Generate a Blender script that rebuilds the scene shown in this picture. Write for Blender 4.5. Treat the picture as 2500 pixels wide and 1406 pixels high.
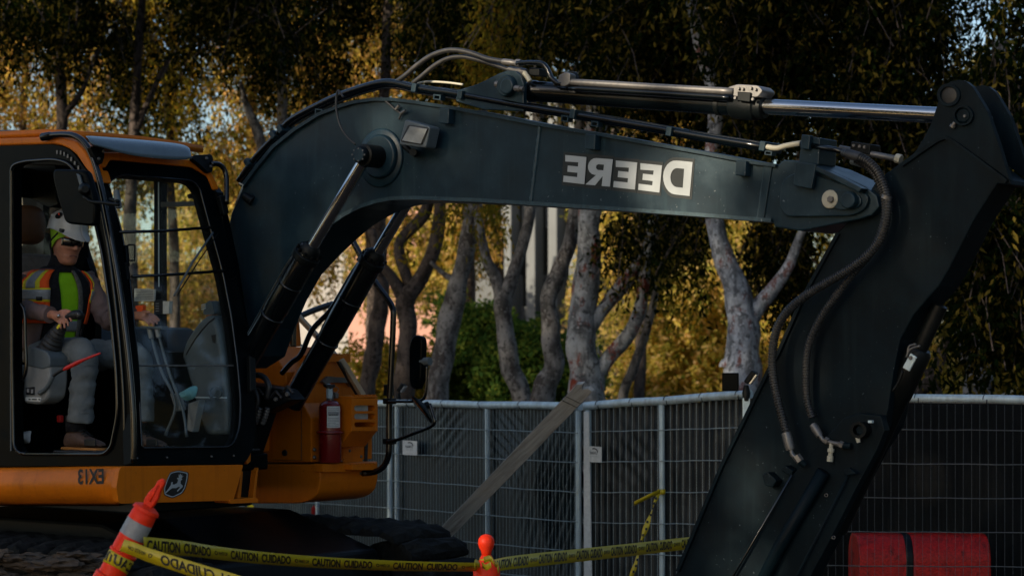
import bpy, bmesh, math, random
import numpy as np
from mathutils import Vector, Matrix
from mathutils.geometry import tessellate_polygon

for o in list(bpy.data.objects):
    bpy.data.objects.remove(o, do_unlink=True)
SC = bpy.context.scene
COL = SC.collection
rnd = random.Random(7)
rng = np.random.default_rng(7)

# ------------------------------------------------------------------ camera
FPX = 5200.0          # focal length in photo pixels (photo 2500 x 1406)
HOR = 890.0           # row of the horizon
CAMZ = 1.9
cam_d = bpy.data.cameras.new('camera')
cam = bpy.data.objects.new('camera', cam_d)
COL.objects.link(cam)
cam.location = (0, 0, CAMZ)
cam.rotation_euler = (math.radians(90), 0, 0)
cam_d.sensor_width = 36
cam_d.lens = FPX / 2500 * 36
cam_d.shift_y = (HOR - 703) / 2500
cam_d.clip_start = 0.1
cam_d.clip_end = 3000
cam_d.dof.use_dof = True
cam_d.dof.focus_distance = 10.6
cam_d.dof.aperture_fstop = 4.2
SC.camera = cam

# ------------------------------------------------------------------ light
SUN_AZ = math.radians(-130)      # from +Y towards -X : the sun stands behind the trees, to the left
SUN_EL = math.radians(19)
to_sun = Vector((math.sin(SUN_AZ) * math.cos(SUN_EL), math.cos(SUN_AZ) * math.cos(SUN_EL), math.sin(SUN_EL)))
w = bpy.data.worlds.new('World')
SC.world = w
w.use_nodes = True
nt = w.node_tree
sky = nt.nodes.new('ShaderNodeTexSky')
sky.sky_type = 'NISHITA'
sky.sun_disc = False
sky.sun_elevation = SUN_EL
sky.sun_rotation = SUN_AZ
sky.air_density = 1.0
sky.dust_density = 1.3
sky.ozone_density = 1.8
bg = nt.nodes['Background']
bg.inputs[1].default_value = 0.105
nt.links.new(sky.outputs[0], bg.inputs[0])
sun_d = bpy.data.lights.new('sun', 'SUN')
sun_d.energy = 5.0
sun_d.angle = math.radians(0.5)
sun_d.color = (1.0, 0.85, 0.64)
sun = bpy.data.objects.new('sun', sun_d)
COL.objects.link(sun)
sun.location = (0, 0, 30)
sun.rotation_euler = (-to_sun).to_track_quat('-Z', 'Y').to_euler()
SC.view_settings.view_transform = 'Standard'
SC.view_settings.look = 'None'
SC.view_settings.exposure = 0.7
SC.view_settings.gamma = 1
SC.view_settings.use_curve_mapping = False
SC.render.engine = 'CYCLES'
SC.cycles.use_denoising = True
SC.cycles.max_bounces = 8
SC.cycles.transparent_max_bounces = 12
SC.cycles.sample_clamp_indirect = 6

# ------------------------------------------------------------------ points from the photo
def R(px, py, Y):
    return Vector(((px - 1250) / FPX * Y, Y, CAMZ + (HOR - py) / FPX * Y))
ANG = math.radians(38)
F = Vector((math.cos(ANG), -math.sin(ANG), 0))     # machine forward
L = Vector((math.sin(ANG), math.cos(ANG), 0))      # machine lateral, away from the camera
UP = Vector((0, 0, 1))
O = R(325, 1115, 11.0)
CAMP = Vector((0, 0, CAMZ))
def on_plane(px, py, p0, n):
    d = R(px, py, 1.0) - CAMP
    t = (p0 - CAMP).dot(n) / d.dot(n)
    return CAMP + d * t
def ML(px, py, l): return on_plane(px, py, O + L * l, L)
def MK(px, py, k): return on_plane(px, py, O + F * k, F)
def M(k, l, z): return Vector((O.x + F.x * k + L.x * l, O.y + F.y * k + L.y * l, z))
_ct, _cb = ML(232, 400, 0), ML(335, 1110, 0)
WN = (_ct - _cb).cross(L).normalized()
if WN.dot(F) < 0: WN = -WN
def MW(px, py, off=0.0): return on_plane(px, py, _cb + WN * off, WN)
def kof(p): return (p - O).dot(F)
def lof(p): return (p - O).dot(L)

# ------------------------------------------------------------------ materials
def mat(name, col, rough=0.5, metal=0.0, var=0.25, vscale=9.0, bump=0.0, bscale=60.0, spec=0.5, coat=0.0,
        dirt=None, dscale=4.0, damt=0.5, stretch=(1, 1, 1), sheen=0.0, chips=None, streak=None):
    m = bpy.data.materials.new(name)
    m.use_nodes = True
    t = m.node_tree
    b = t.nodes['Principled BSDF']
    b.inputs['Roughness'].default_value = rough
    b.inputs['Metallic'].default_value = metal
    b.inputs['Specular IOR Level'].default_value = spec
    b.inputs['Coat Weight'].default_value = coat
    b.inputs['Coat Roughness'].default_value = 0.12
    if sheen: b.inputs['Sheen Weight'].default_value = sheen
    tc = t.nodes.new('ShaderNodeTexCoord')
    mp = t.nodes.new('ShaderNodeMapping')
    mp.inputs['Scale'].default_value = stretch
    t.links.new(tc.outputs['Object'], mp.inputs[0])
    n = t.nodes.new('ShaderNodeTexNoise')
    n.inputs['Scale'].default_value = vscale
    n.inputs['Detail'].default_value = 6
    n.inputs['Roughness'].default_value = 0.65
    t.links.new(mp.outputs[0], n.inputs['Vector'])
    rp = t.nodes.new('ShaderNodeValToRGB')
    c = np.array(col[:3])
    rp.color_ramp.elements[0].position = 0.3
    rp.color_ramp.elements[1].position = 0.7
    rp.color_ramp.elements[0].color = (*(c * (1 - var)), 1)
    rp.color_ramp.elements[1].color = (*np.minimum(c * (1 + var), 1), 1)
    t.links.new(n.outputs[0], rp.inputs[0])
    out = rp.outputs[0]
    if dirt is not None:
        n2 = t.nodes.new('ShaderNodeTexNoise')
        n2.inputs['Scale'].default_value = dscale
        n2.inputs['Detail'].default_value = 8
        n2.inputs['Roughness'].default_value = 0.72
        t.links.new(mp.outputs[0], n2.inputs['Vector'])
        r2 = t.nodes.new('ShaderNodeValToRGB')
        r2.color_ramp.elements[0].position = 0.52
        r2.color_ramp.elements[1].position = 0.72
        r2.color_ramp.elements[1].color = (damt, damt, damt, 1)
        t.links.new(n2.outputs[0], r2.inputs[0])
        mx = t.nodes.new('ShaderNodeMix')
        mx.data_type = 'RGBA'
        t.links.new(r2.outputs[0], mx.inputs['Factor'])
        t.links.new(out, mx.inputs[6])
        mx.inputs[7].default_value = (*dirt, 1)
        out = mx.outputs[2]
        # dirt is rougher than the paint
        mr = t.nodes.new('ShaderNodeMapRange')
        mr.inputs[3].default_value = rough
        mr.inputs[4].default_value = min(1, rough + 0.3)
        t.links.new(r2.outputs[0], mr.inputs[0])
        t.links.new(mr.outputs[0], b.inputs['Roughness'])
    def over(fac, colr, src):
        mx = t.nodes.new('ShaderNodeMix'); mx.data_type = 'RGBA'
        t.links.new(fac, mx.inputs['Factor']); t.links.new(src, mx.inputs[6]); mx.inputs[7].default_value = (*colr, 1)
        return mx.outputs[2]
    def thr(vec, sc, lo, hi, det=3):
        q = t.nodes.new('ShaderNodeTexNoise'); q.inputs['Scale'].default_value = sc; q.inputs['Detail'].default_value = det
        t.links.new(vec, q.inputs['Vector'])
        r = t.nodes.new('ShaderNodeMapRange'); r.inputs[1].default_value = lo; r.inputs[2].default_value = hi
        t.links.new(q.outputs[0], r.inputs[0])
        return r.outputs[0]
    if streak is not None:
        m3 = t.nodes.new('ShaderNodeMapping'); m3.inputs['Scale'].default_value = (30, 30, 1.6)
        t.links.new(tc.outputs['Object'], m3.inputs[0])
        k = t.nodes.new('ShaderNodeMath'); k.operation = 'MULTIPLY'; k.inputs[1].default_value = 0.85
        t.links.new(thr(m3.outputs[0], 1.0, .55, .80, 5), k.inputs[0])
        out = over(k.outputs[0], streak, out)
    if chips is not None:
        k = t.nodes.new('ShaderNodeMath'); k.operation = 'MULTIPLY'
        t.links.new(thr(tc.outputs['Object'], 70, .70, .73), k.inputs[0])
        t.links.new(thr(tc.outputs['Object'], 3, .45, .6), k.inputs[1])
        out = over(k.outputs[0], chips, out)
    t.links.new(out, b.inputs['Base Color'])
    if bump:
        n3 = t.nodes.new('ShaderNodeTexNoise')
        n3.inputs['Scale'].default_value = bscale
        n3.inputs['Detail'].default_value = 5
        t.links.new(mp.outputs[0], n3.inputs['Vector'])
        bp = t.nodes.new('ShaderNodeBump')
        bp.inputs['Strength'].default_value = bump
        bp.inputs['Distance'].default_value = 0.01
        t.links.new(n3.outputs[0], bp.inputs['Height'])
        t.links.new(bp.outputs[0], b.inputs['Normal'])
    return m

def glass_mat(name, tint=(0.94, 0.975, 0.975), dust=0.014):
    m = bpy.data.materials.new(name)
    m.use_nodes = True
    t = m.node_tree
    t.nodes.remove(t.nodes['Principled BSDF'])
    out = t.nodes['Material Output']
    tr = t.nodes.new('ShaderNodeBsdfTransparent')
    tr.inputs[0].default_value = (*tint, 1)
    gl = t.nodes.new('ShaderNodeBsdfGlossy')
    gl.inputs['Roughness'].default_value = 0.03
    lw = t.nodes.new('ShaderNodeLayerWeight')
    lw.inputs[0].default_value = 0.5
    pw = t.nodes.new('ShaderNodeMath'); pw.operation = 'POWER'
    pw.inputs[1].default_value = 5
    t.links.new(lw.outputs['Facing'], pw.inputs[0])
    fr = t.nodes.new('ShaderNodeMapRange')
    fr.inputs[3].default_value = 0.022
    t.links.new(pw.outputs[0], fr.inputs[0])
    mx = t.nodes.new('ShaderNodeMixShader')
    t.links.new(fr.outputs[0], mx.inputs[0])
    t.links.new(tr.outputs[0], mx.inputs[1])
    t.links.new(gl.outputs[0], mx.inputs[2])
    df = t.nodes.new('ShaderNodeBsdfDiffuse')
    df.inputs[0].default_value = (0.35, 0.36, 0.34, 1)
    tc = t.nodes.new('ShaderNodeTexCoord')
    n = t.nodes.new('ShaderNodeTexNoise')
    n.inputs['Scale'].default_value = 120
    n.inputs['Detail'].default_value = 4
    t.links.new(tc.outputs['Object'], n.inputs['Vector'])
    rp = t.nodes.new('ShaderNodeValToRGB')
    rp.color_ramp.elements[0].position = 0.45
    rp.color_ramp.elements[0].color = (dust * 0.4,) * 3 + (1,)
    rp.color_ramp.elements[1].position = 0.75
    rp.color_ramp.elements[1].color = (dust * 3,) * 3 + (1,)
    t.links.new(n.outputs[0], rp.inputs[0])
    m2 = t.nodes.new('ShaderNodeMixShader')
    t.links.new(rp.outputs[0], m2.inputs[0])
    t.links.new(mx.outputs[0], m2.inputs[1])
    t.links.new(df.outputs[0], m2.inputs[2])
    t.links.new(m2.outputs[0], out.inputs[0])
    return m

def leaf_mat(name, c0, c1, c2, trans=0.55, mid=0.55):
    m = bpy.data.materials.new(name)
    m.use_nodes = True
    t = m.node_tree
    t.nodes.remove(t.nodes['Principled BSDF'])
    out = t.nodes['Material Output']
    g = t.nodes.new('ShaderNodeNewGeometry')
    rp = t.nodes.new('ShaderNodeValToRGB')
    e = rp.color_ramp.elements
    e[0].position = 0.0; e[0].color = (*c0, 1)
    e[1].position = 1.0; e[1].color = (*c2, 1)
    k = e.new(mid); k.color = (*c1, 1)
    t.links.new(g.outputs['Random Per Island'], rp.inputs[0])
    d = t.nodes.new('ShaderNodeBsdfDiffuse')
    tl = t.nodes.new('ShaderNodeBsdfTranslucent')
    t.links.new(rp.outputs[0], d.inputs[0])
    hs = t.nodes.new('ShaderNodeHueSaturation')
    hs.inputs['Hue'].default_value = 0.495
    hs.inputs['Saturation'].default_value = 1.06
    hs.inputs['Value'].default_value = 2.6
    t.links.new(rp.outputs[0], hs.inputs['Color'])
    t.links.new(hs.outputs[0], tl.inputs[0])
    mx = t.nodes.new('ShaderNodeMixShader')
    mx.inputs[0].default_value = trans
    t.links.new(d.outputs[0], mx.inputs[1])
    t.links.new(tl.outputs[0], mx.inputs[2])
    t.links.new(mx.outputs[0], out.inputs[0])
    return m

def bark_mat(name, base, patch, damt, scale=7.0):
    m = mat(name, base, rough=0.85, var=0.55, vscale=7, bump=0.9, bscale=30, dirt=patch, dscale=scale, damt=damt, spec=0.15, stretch=(1, 1, 0.5))
    rs = [n for n in m.node_tree.nodes if n.type == 'VALTORGB']
    rs[0].color_ramp.elements[0].position = 0.40; rs[0].color_ramp.elements[1].position = 0.60
    rs[1].color_ramp.elements[0].position = 0.53
    rs[1].color_ramp.elements[1].position = 0.585
    t = m.node_tree; bb = t.nodes['Principled BSDF']; src = bb.inputs['Base Color'].links[0].from_socket
    tc = [n for n in t.nodes if n.type == 'TEX_COORD'][0]
    for sc_, lo, hi, colr in ((15, .57, .62, [c * .28 for c in base]), (26, .60, .66, [min(1, c * 1.7) for c in base])):
        q = t.nodes.new('ShaderNodeTexNoise'); q.inputs['Scale'].default_value = sc_; q.inputs['Detail'].default_value = 4
        t.links.new(tc.outputs['Object'], q.inputs['Vector'])
        r = t.nodes.new('ShaderNodeMapRange'); r.inputs[1].default_value = lo; r.inputs[2].default_value = hi; r.inputs[4].default_value = .85
        t.links.new(q.outputs[0], r.inputs[0])
        mx = t.nodes.new('ShaderNodeMix'); mx.data_type = 'RGBA'
        t.links.new(r.outputs[0], mx.inputs['Factor']); t.links.new(src, mx.inputs[6]); mx.inputs[7].default_value = (*colr, 1)
        src = mx.outputs[2]
    t.links.new(src, bb.inputs['Base Color'])
    return m

MT = {}
MT['black'] = mat('black_paint', (0.0065, 0.0215, 0.032), chips=(.16, .18, .19), streak=(.014, .036, .046), rough=0.36, var=0.3, vscale=5, bump=0.03, bscale=18, dirt=(0.015, 0.037, 0.046), dscale=5, damt=0.45, spec=0.30)
MT['edge'] = mat('light_edge_paint', (0.022, 0.050, 0.064), rough=0.42, var=0.4, vscale=40, spec=0.4, chips=(.3, .33, .33))  # paler than the boom paint, with light chips
MT['black2'] = mat('dark_paint', (0.002, 0.0035, 0.004), rough=0.45, var=0.3, vscale=6, dirt=(0.012, 0.012, 0.011), dscale=9, damt=0.35, spec=0.2)
MT['frame'] = mat('frame_black', (0.0008, 0.0022, 0.003), rough=0.30, var=0.3, vscale=6, bump=0.05, bscale=9, spec=0.05, dirt=(0.002, 0.004, 0.005), dscale=6, damt=0.5)
MT['armshade'] = mat('shaded_arm_paint', (0.0012, 0.006, 0.0095), chips=(.07, .09, .10), streak=(.005, .013, .017), rough=0.5, var=0.4, vscale=4, bump=0.03, bscale=18, dirt=(0.006, 0.016, 0.020), dscale=5, damt=0.5, spec=0.11)  # darkened boom paint; the arm's shade is put into the colour
MT['gloss'] = mat('gloss_black', (0.0015, 0.003, 0.004), rough=0.2, var=0.2, spec=0.6, bump=0.02, bscale=12)
MT['rubber'] = mat('rubber', (0.016, 0.016, 0.016), rough=0.6, var=0.3, vscale=25, dirt=(0.08, 0.07, 0.06), dscale=14, damt=0.4)
MT['orange'] = mat('orange_paint', (0.58, 0.146, 0.004), chips=(.08, .03, .01), streak=(.42, .10, .006), rough=0.36, var=0.07, vscale=5, bump=0.015, bscale=20, dirt=(0.26, 0.055, 0.006), dscale=6, damt=0.35, spec=0.22)
MT['chrome'] = mat('chrome', (0.55, 0.56, 0.57), rough=0.16, metal=1.0, var=0.06, vscale=30, bump=0.01)
MT['steel'] = mat('zinc_steel', (0.15, 0.145, 0.14), rough=0.42, metal=0.5, var=0.2, vscale=40, dirt=(0.12, 0.09, 0.06), dscale=20)
MT['galv'] = mat('galvanised', (0.50, 0.60, 0.62), rough=0.5, metal=0.25, var=0.2, vscale=18, dirt=(0.2, 0.19, 0.17), dscale=8, damt=0.5, stretch=(1, 1, 0.3))
MT['cream'] = mat('cream_paint', (0.38, 0.36, 0.28), rough=0.5, var=0.12, vscale=30, dirt=(0.2, 0.16, 0.1), dscale=30, damt=0.4)
MT['decal_w'] = mat('decal_white', (0.33, 0.36, 0.37), rough=0.45, var=0.06)
MT['decal_k'] = mat('decal_black', (0.008, 0.009, 0.010), rough=0.5, var=0.1)
MT['decal_t'] = mat('decal_shadow', (0.007, 0.012, 0.014), rough=0.38, var=0.1)
MT['ink'] = mat('ink', (0.012, 0.012, 0.012), rough=0.6, var=0.1)
MT['greyplastic'] = mat('grey_plastic', (0.085, 0.105, 0.115), rough=0.5, var=0.1, vscale=40, bump=0.05, bscale=220)
MT['lightplastic'] = mat('light_grey_plastic', (0.22, 0.225, 0.22), rough=0.5, var=0.1, vscale=20, bump=0.05, bscale=220, dirt=(0.12, 0.11, 0.09), damt=0.4)
MT['seat'] = mat('seat_leather', (0.12, 0.052, 0.020), rough=0.55, var=0.2, vscale=18, bump=0.1, bscale=90)
MT['seat2'] = mat('seat_grey', (0.13, 0.11, 0.095), rough=0.8, var=0.2, vscale=30, bump=0.1, bscale=160)
MT['red'] = mat('red_paint', (0.16, 0.005, 0.005), rough=0.25, var=0.12, vscale=8, coat=0.3, dirt=(0.10, 0.02, 0.015), dscale=9, damt=0.4)
MT['redlever'] = mat('red_grip', (0.60, 0.02, 0.015), rough=0.4, var=0.1)
MT['paper'] = mat('label_paper', (0.60, 0.60, 0.56), rough=0.6, var=0.12, vscale=40)
MT['lens'] = mat('lamp_lens', (0.55, 0.56, 0.55), rough=0.18, var=0.25, vscale=12, metal=0.35)
MT['cone'] = mat('safety_orange', (0.85, 0.035, 0.006), rough=0.45, spec=0.22, var=0.12, vscale=12, dirt=(0.35, 0.03, 0.015), dscale=8, damt=0.5)
MT['silver'] = mat('reflective_band', (0.26, 0.26, 0.265), rough=0.45, var=0.15, vscale=60, bump=0.1, bscale=300)
MT['tape'] = mat('caution_tape', (0.52, 0.39, 0.010), rough=0.38, var=0.1, vscale=6, bump=0.15, bscale=14)
MT['wood'] = mat('weathered_wood', (0.42, 0.39, 0.345), rough=0.85, var=0.35, vscale=26, bump=0.6, bscale=40, dirt=(0.09, 0.07, 0.055), dscale=14, damt=0.85, spec=0.2)
MT['hose'] = mat('hose_rubber', (0.020, 0.019, 0.019), rough=0.45, var=0.3, vscale=40)
MT['spiral'] = mat('spiral_guard', (0.020, 0.020, 0.020), rough=0.42, var=0.35, vscale=22, dirt=(0.06, 0.052, 0.045), dscale=12, damt=0.5)
MT['glass'] = glass_mat('cab_glass')
MT['mirrorglass'] = mat('mirror_glass', (0.6, 0.6, 0.6), rough=0.05, metal=1, var=0.02)
MT['mud'] = mat('dry_mud', (0.085, 0.062, 0.045), rough=0.95, var=0.5, vscale=16, bump=1.0, bscale=22, spec=0.1)
MT['track'] = mat('track_steel', (0.006, 0.007, 0.007), rough=0.8, var=0.7, vscale=22, bump=0.8, bscale=28, dirt=(0.026, 0.028, 0.027), dscale=9, damt=0.8, spec=0.2)
MT['cloth_mask'] = mat('blue_cloth', (0.14, 0.36, 0.40), rough=0.9, var=0.15)
MT['rag'] = mat('rag_cloth', (0.48, 0.46, 0.44), rough=0.95, var=0.15, vscale=20)
# people
MT['skin'] = mat('skin', (0.42, 0.175, 0.105), rough=0.5, var=0.2, vscale=30, bump=0.06, bscale=150)
MT['jacket'] = mat('jacket_cloth', (0.165, 0.112, 0.105), rough=0.9, var=0.2, vscale=12, bump=0.5, bscale=26, spec=0.2)
MT['darkcloth'] = mat('dark_cloth', (0.014, 0.014, 0.016), rough=0.95, var=0.4, vscale=30, bump=0.4, bscale=70, spec=0.15)
MT['fleece'] = mat('grey_fleece', (0.13, 0.12, 0.105), rough=0.98, var=0.4, vscale=80, bump=0.6, bscale=160, spec=0.1)
MT['vest'] = mat('vest_orange', (0.90, 0.10, 0.012), rough=0.75, var=0.1, vscale=10, bump=0.3, bscale=24, spec=0.25)
MT['vesty'] = mat('vest_yellow', (0.72, 0.58, 0.03), rough=0.75, var=0.1, bump=0.2, bscale=30, spec=0.25)
MT['lime'] = mat('lime_shirt', (0.26, 0.56, 0.012), rough=0.8, var=0.08, vscale=8, bump=0.4, bscale=20, spec=0.2)
MT['hood'] = mat('lime_hood', (0.24, 0.42, 0.02), rough=0.85, var=0.25, vscale=16, bump=0.4, bscale=30, spec=0.2)
MT['helmet'] = mat('helmet_white', (0.42, 0.42, 0.40), rough=0.35, var=0.08, vscale=20, dirt=(0.15, 0.14, 0.12), dscale=14, damt=0.35)
MT['pants'] = mat('grey_trousers', (0.14, 0.155, 0.16), rough=0.92, var=0.2, vscale=14, bump=0.6, bscale=22, spec=0.15)
MT['boot'] = mat('boot_leather', (0.09, 0.052, 0.038), rough=0.7, var=0.3, vscale=20, bump=0.3, bscale=60)
MT['sole'] = mat('boot_sole', (0.38, 0.15, 0.03), rough=0.7, var=0.3, vscale=30)

# ------------------------------------------------------------------ mesh builder
class MB:
    def __init__(s): s.v, s.f = [], []
    def add(s, vs, fs):
        b = len(s.v)
        s.v += [Vector(p) for p in vs]
        s.f += [tuple(i + b for i in f) for f in fs]
        return s
    def prism(s, loop, vec, holes=()):
        """outline (3-D, planar) with holes, given a thickness"""
        loops = [list(loop)] + [list(h) for h in holes]
        flat = [p for lp in loops for p in lp]
        n = len(flat)
        vec = Vector(vec)
        tris = tessellate_polygon([[Vector(p) for p in lp] for lp in loops])
        vs = flat + [Vector(p) + vec for p in flat]
        fs = []
        nrm = Vector((0, 0, 0))
        lp = loops[0]
        for i in range(len(lp)):
            a, b = Vector(lp[i]), Vector(lp[(i + 1) % len(lp)])
            nrm += a.cross(b)
        flip = nrm.dot(vec) > 0
        if not holes:
            fs.append(tuple(range(n))); fs.append(tuple(range(2 * n - 1, n - 1, -1)))
        else:
            for t in tris:
                fs.append(tuple(t)); fs.append(tuple(i + n for i in reversed(t)))
        b = 0
        for lp in loops:
            m = len(lp)
            for i in range(m):
                j = (i + 1) % m
                fs.append((b + i, b + i + n, b + j + n, b + j))
            b += m
        return s.add(vs, fs)
    def box(s, c, ax, ay, az, sx, sy, sz):
        c = Vector(c); vs = []
        for i in (-1, 1):
            for j in (-1, 1):
                for k in (-1, 1):
                    vs.append(c + ax * (i * sx / 2) + ay * (j * sy / 2) + az * (k * sz / 2))
        return s.add(vs, [(0, 1, 3, 2), (4, 6, 7, 5), (0, 4, 5, 1), (2, 3, 7, 6), (0, 2, 6, 4), (1, 5, 7, 3)])
    def tube(s, path, r, n=10, caps=True, closed=False):
        P = [Vector(p) for p in path]
        m = len(P)
        rs = r if hasattr(r, '__len__') else [r] * m
        rings = []
        prev = None
        for i in range(m):
            if i == 0: d = P[1] - P[0]
            elif i == m - 1: d = P[-1] - P[-2]
            else: d = (P[i + 1] - P[i]).normalized() + (P[i] - P[i - 1]).normalized()
            d.normalize()
            if prev is None:
                a = d.orthogonal().normalized()
            else:
                a = prev - d * prev.dot(d)
                if a.length < 1e-6: a = d.orthogonal()
                a.normalize()
            prev = a
            b = d.cross(a)
            rings.append([P[i] + (a * math.cos(2 * math.pi * k / n) + b * math.sin(2 * math.pi * k / n)) * rs[i] for k in range(n)])
        vs = [p for rg in rings for p in rg]
        fs = []
        for i in range(m - 1):
            for k in range(n):
                fs.append((i * n + k, i * n + (k + 1) % n, (i + 1) * n + (k + 1) % n, (i + 1) * n + k))
        if caps:
            fs.append(tuple(range(n - 1, -1, -1)))
            fs.append(tuple((m - 1) * n + k for k in range(n)))
        return s.add(vs, fs)
    def lathe(s, p0, p1, prof, n=24):
        """prof: (fraction along p0-p1, radius)"""
        p0, p1 = Vector(p0), Vector(p1)
        return s.tube_raw([(p0.lerp(p1, t), r) for t, r in prof], (p1 - p0).normalized(), n)
    def tube_raw(s, pr, d, n):
        a = d.orthogonal().normalized(); b = d.cross(a)
        vs, fs = [], []
        for p, r in pr:
            vs += [p + (a * math.cos(2 * math.pi * k / n) + b * math.sin(2 * math.pi * k / n)) * r for k in range(n)]
        for i in range(len(pr) - 1):
            for k in range(n):
                fs.append((i * n + k, i * n + (k + 1) % n, (i + 1) * n + (k + 1) % n, (i + 1) * n + k))
        fs.append(tuple(range(n - 1, -1, -1)))
        m = len(pr)
        fs.append(tuple((m - 1) * n + k for k in range(n)))
        return s.add(vs, fs)
    def grid(s, rows):
        """rows of points -> quads"""
        n = len(rows[0]); m = len(rows)
        vs = [p for r in rows for p in r]
        fs = [(i * n + k, i * n + k + 1, (i + 1) * n + k + 1, (i + 1) * n + k) for i in range(m - 1) for k in range(n - 1)]
        return s.add(vs, fs)
    def build(s, name, m, parent=None, smooth=None, bevel=0.0, seg=2, solid=0.0, label=None, kind=None, subs=0):
        c = Vector((0, 0, 0))
        if s.v:
            xs = np.array([tuple(v) for v in s.v])
            c = Vector(((xs.min(0) + xs.max(0)) / 2).tolist())
        me = bpy.data.meshes.new(name)
        me.from_pydata([tuple(v - c) for v in s.v], [], s.f)
        me.update()
        bm = bmesh.new(); bm.from_mesh(me)
        bmesh.ops.recalc_face_normals(bm, faces=bm.faces)
        bm.to_mesh(me); bm.free()
        o = bpy.data.objects.new(name, me)
        COL.objects.link(o)
        me.materials.append(m)
        if bevel:
            b = o.modifiers.new('bevel', 'BEVEL')
            b.width = bevel; b.segments = seg; b.limit_method = 'ANGLE'; b.angle_limit = math.radians(35)
        if solid:
            q = o.modifiers.new('solid', 'SOLIDIFY'); q.thickness = solid; q.offset = 0
        if subs:
            q = o.modifiers.new('sub', 'SUBSURF'); q.levels = subs; q.render_levels = subs
        place(o, c, parent)
        if smooth is not None:
            me.shade_smooth()
            if smooth is not True and not subs:
                try: me.set_sharp_from_angle(angle=math.radians(smooth))
                except Exception: pass
        if label: o['label'] = label
        if kind: o['kind'] = kind
        return o

WPOS = {}
def place(o, c, parent=None):
    o.location = c
    if parent is not None:
        o.parent = parent
        o.matrix_parent_inverse = Matrix.Translation(-WPOS[parent.name])
    WPOS[o.name] = Vector(c)
def thing(name, loc, label, cat, group=None):
    o = bpy.data.objects.new(name, None)
    o.empty_display_size = 0.2
    COL.objects.link(o)
    place(o, Vector(loc))
    tag(o, label, cat, group)
    return o
def tag(o, label, cat, group=None):
    o['label'] = label; o['category'] = cat
    if group: o['group'] = group
    return o

def spline(pts, n):
    """Catmull-Rom through 3-D points"""
    P = [Vector(p) for p in pts]
    P = [P[0] * 2 - P[1]] + P + [P[-1] * 2 - P[-2]]
    out = []
    segs = len(P) - 3
    for i in range(segs):
        a, b, c, d = P[i:i + 4]
        for k in range(n):
            t = k / n
            out.append(0.5 * ((2 * b) + (c - a) * t + (2 * a - 5 * b + 4 * c - d) * t * t + (3 * b - a - 3 * c + d) * t ** 3))
    out.append(P[-2])
    return out
def resample(path, step):
    out = [path[0]]; acc = 0
    for a, b in zip(path, path[1:]):
        d = (b - a).length
        while acc + d >= step:
            t = (step - acc) / d
            a = a.lerp(b, t); out.append(a); d = (b - a).length; acc = 0
        acc += d
    return out
def rrect(cx, cy, w_, h_, r, n=5):
    out = []
    for qx, qy, a0 in ((1, 1, 0), (-1, 1, 90), (-1, -1, 180), (1, -1, 270)):
        for i in range(n + 1):
            a = math.radians(a0 + 90 * i / n)
            out.append((cx + qx * (w_ / 2 - r) + r * math.cos(a), cy + qy * (h_ / 2 - r) + r * math.sin(a)))
    return out
def rpoly(pts, r, n=4):
    """2-D polygon with rounded corners"""
    out = []; m = len(pts)
    for i in range(m):
        p0, p, p1 = (np.array(pts[(i + d) % m], float) for d in (-1, 0, 1))
        d0, d1 = p0 - p, p1 - p
        l0, l1 = np.linalg.norm(d0), np.linalg.norm(d1)
        rr = min(r if not hasattr(r, '__len__') else r[i], l0 * 0.45, l1 * 0.45)
        a, b = p + d0 / l0 * rr, p + d1 / l1 * rr
        for k in range(n + 1):
            t = k / n
            q = a * (1 - t) ** 2 + p * 2 * t * (1 - t) + b * t * t
            out.append((float(q[0]), float(q[1])))
    return out
def circ(c, r, n=20):
    return [(c[0] + r * math.cos(2 * math.pi * k / n), c[1] + r * math.sin(2 * math.pi * k / n)) for k in range(n)]
def zl(pts, ox, oy, s):
    return [(ox + x / s, oy + y / s) for x, y in pts]
def text_mesh(body, size=1.0, bold=0.0, shear=0.0, mirror=False):
    """flat triangulated lettering: verts (x, y), faces; height about `size`, starts at x = 0"""
    cu = bpy.data.curves.new('t', 'FONT')
    cu.body = body; cu.size = size; cu.offset = bold; cu.shear = shear
    cu.resolution_u = 3
    o = bpy.data.objects.new('t', cu)
    COL.objects.link(o)
    dg = bpy.context.evaluated_depsgraph_get()
    me = bpy.data.meshes.new_from_object(o.evaluated_get(dg))
    vs = [(v.co.x, v.co.y) for v in me.vertices]
    fs = [tuple(p.vertices) for p in me.polygons]
    bpy.data.objects.remove(o); bpy.data.curves.remove(cu); bpy.data.meshes.remove(me)
    x0 = min(v[0] for v in vs); x1 = max(v[0] for v in vs)
    y0 = min(v[1] for v in vs); y1 = max(v[1] for v in vs)
    vs = [((x - x0) / (x1 - x0), (y - y0) / (y1 - y0)) for x, y in vs]
    if mirror: vs = [(1 - x, y) for x, y in vs]
    return vs, fs, (x1 - x0) / (y1 - y0)
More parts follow.
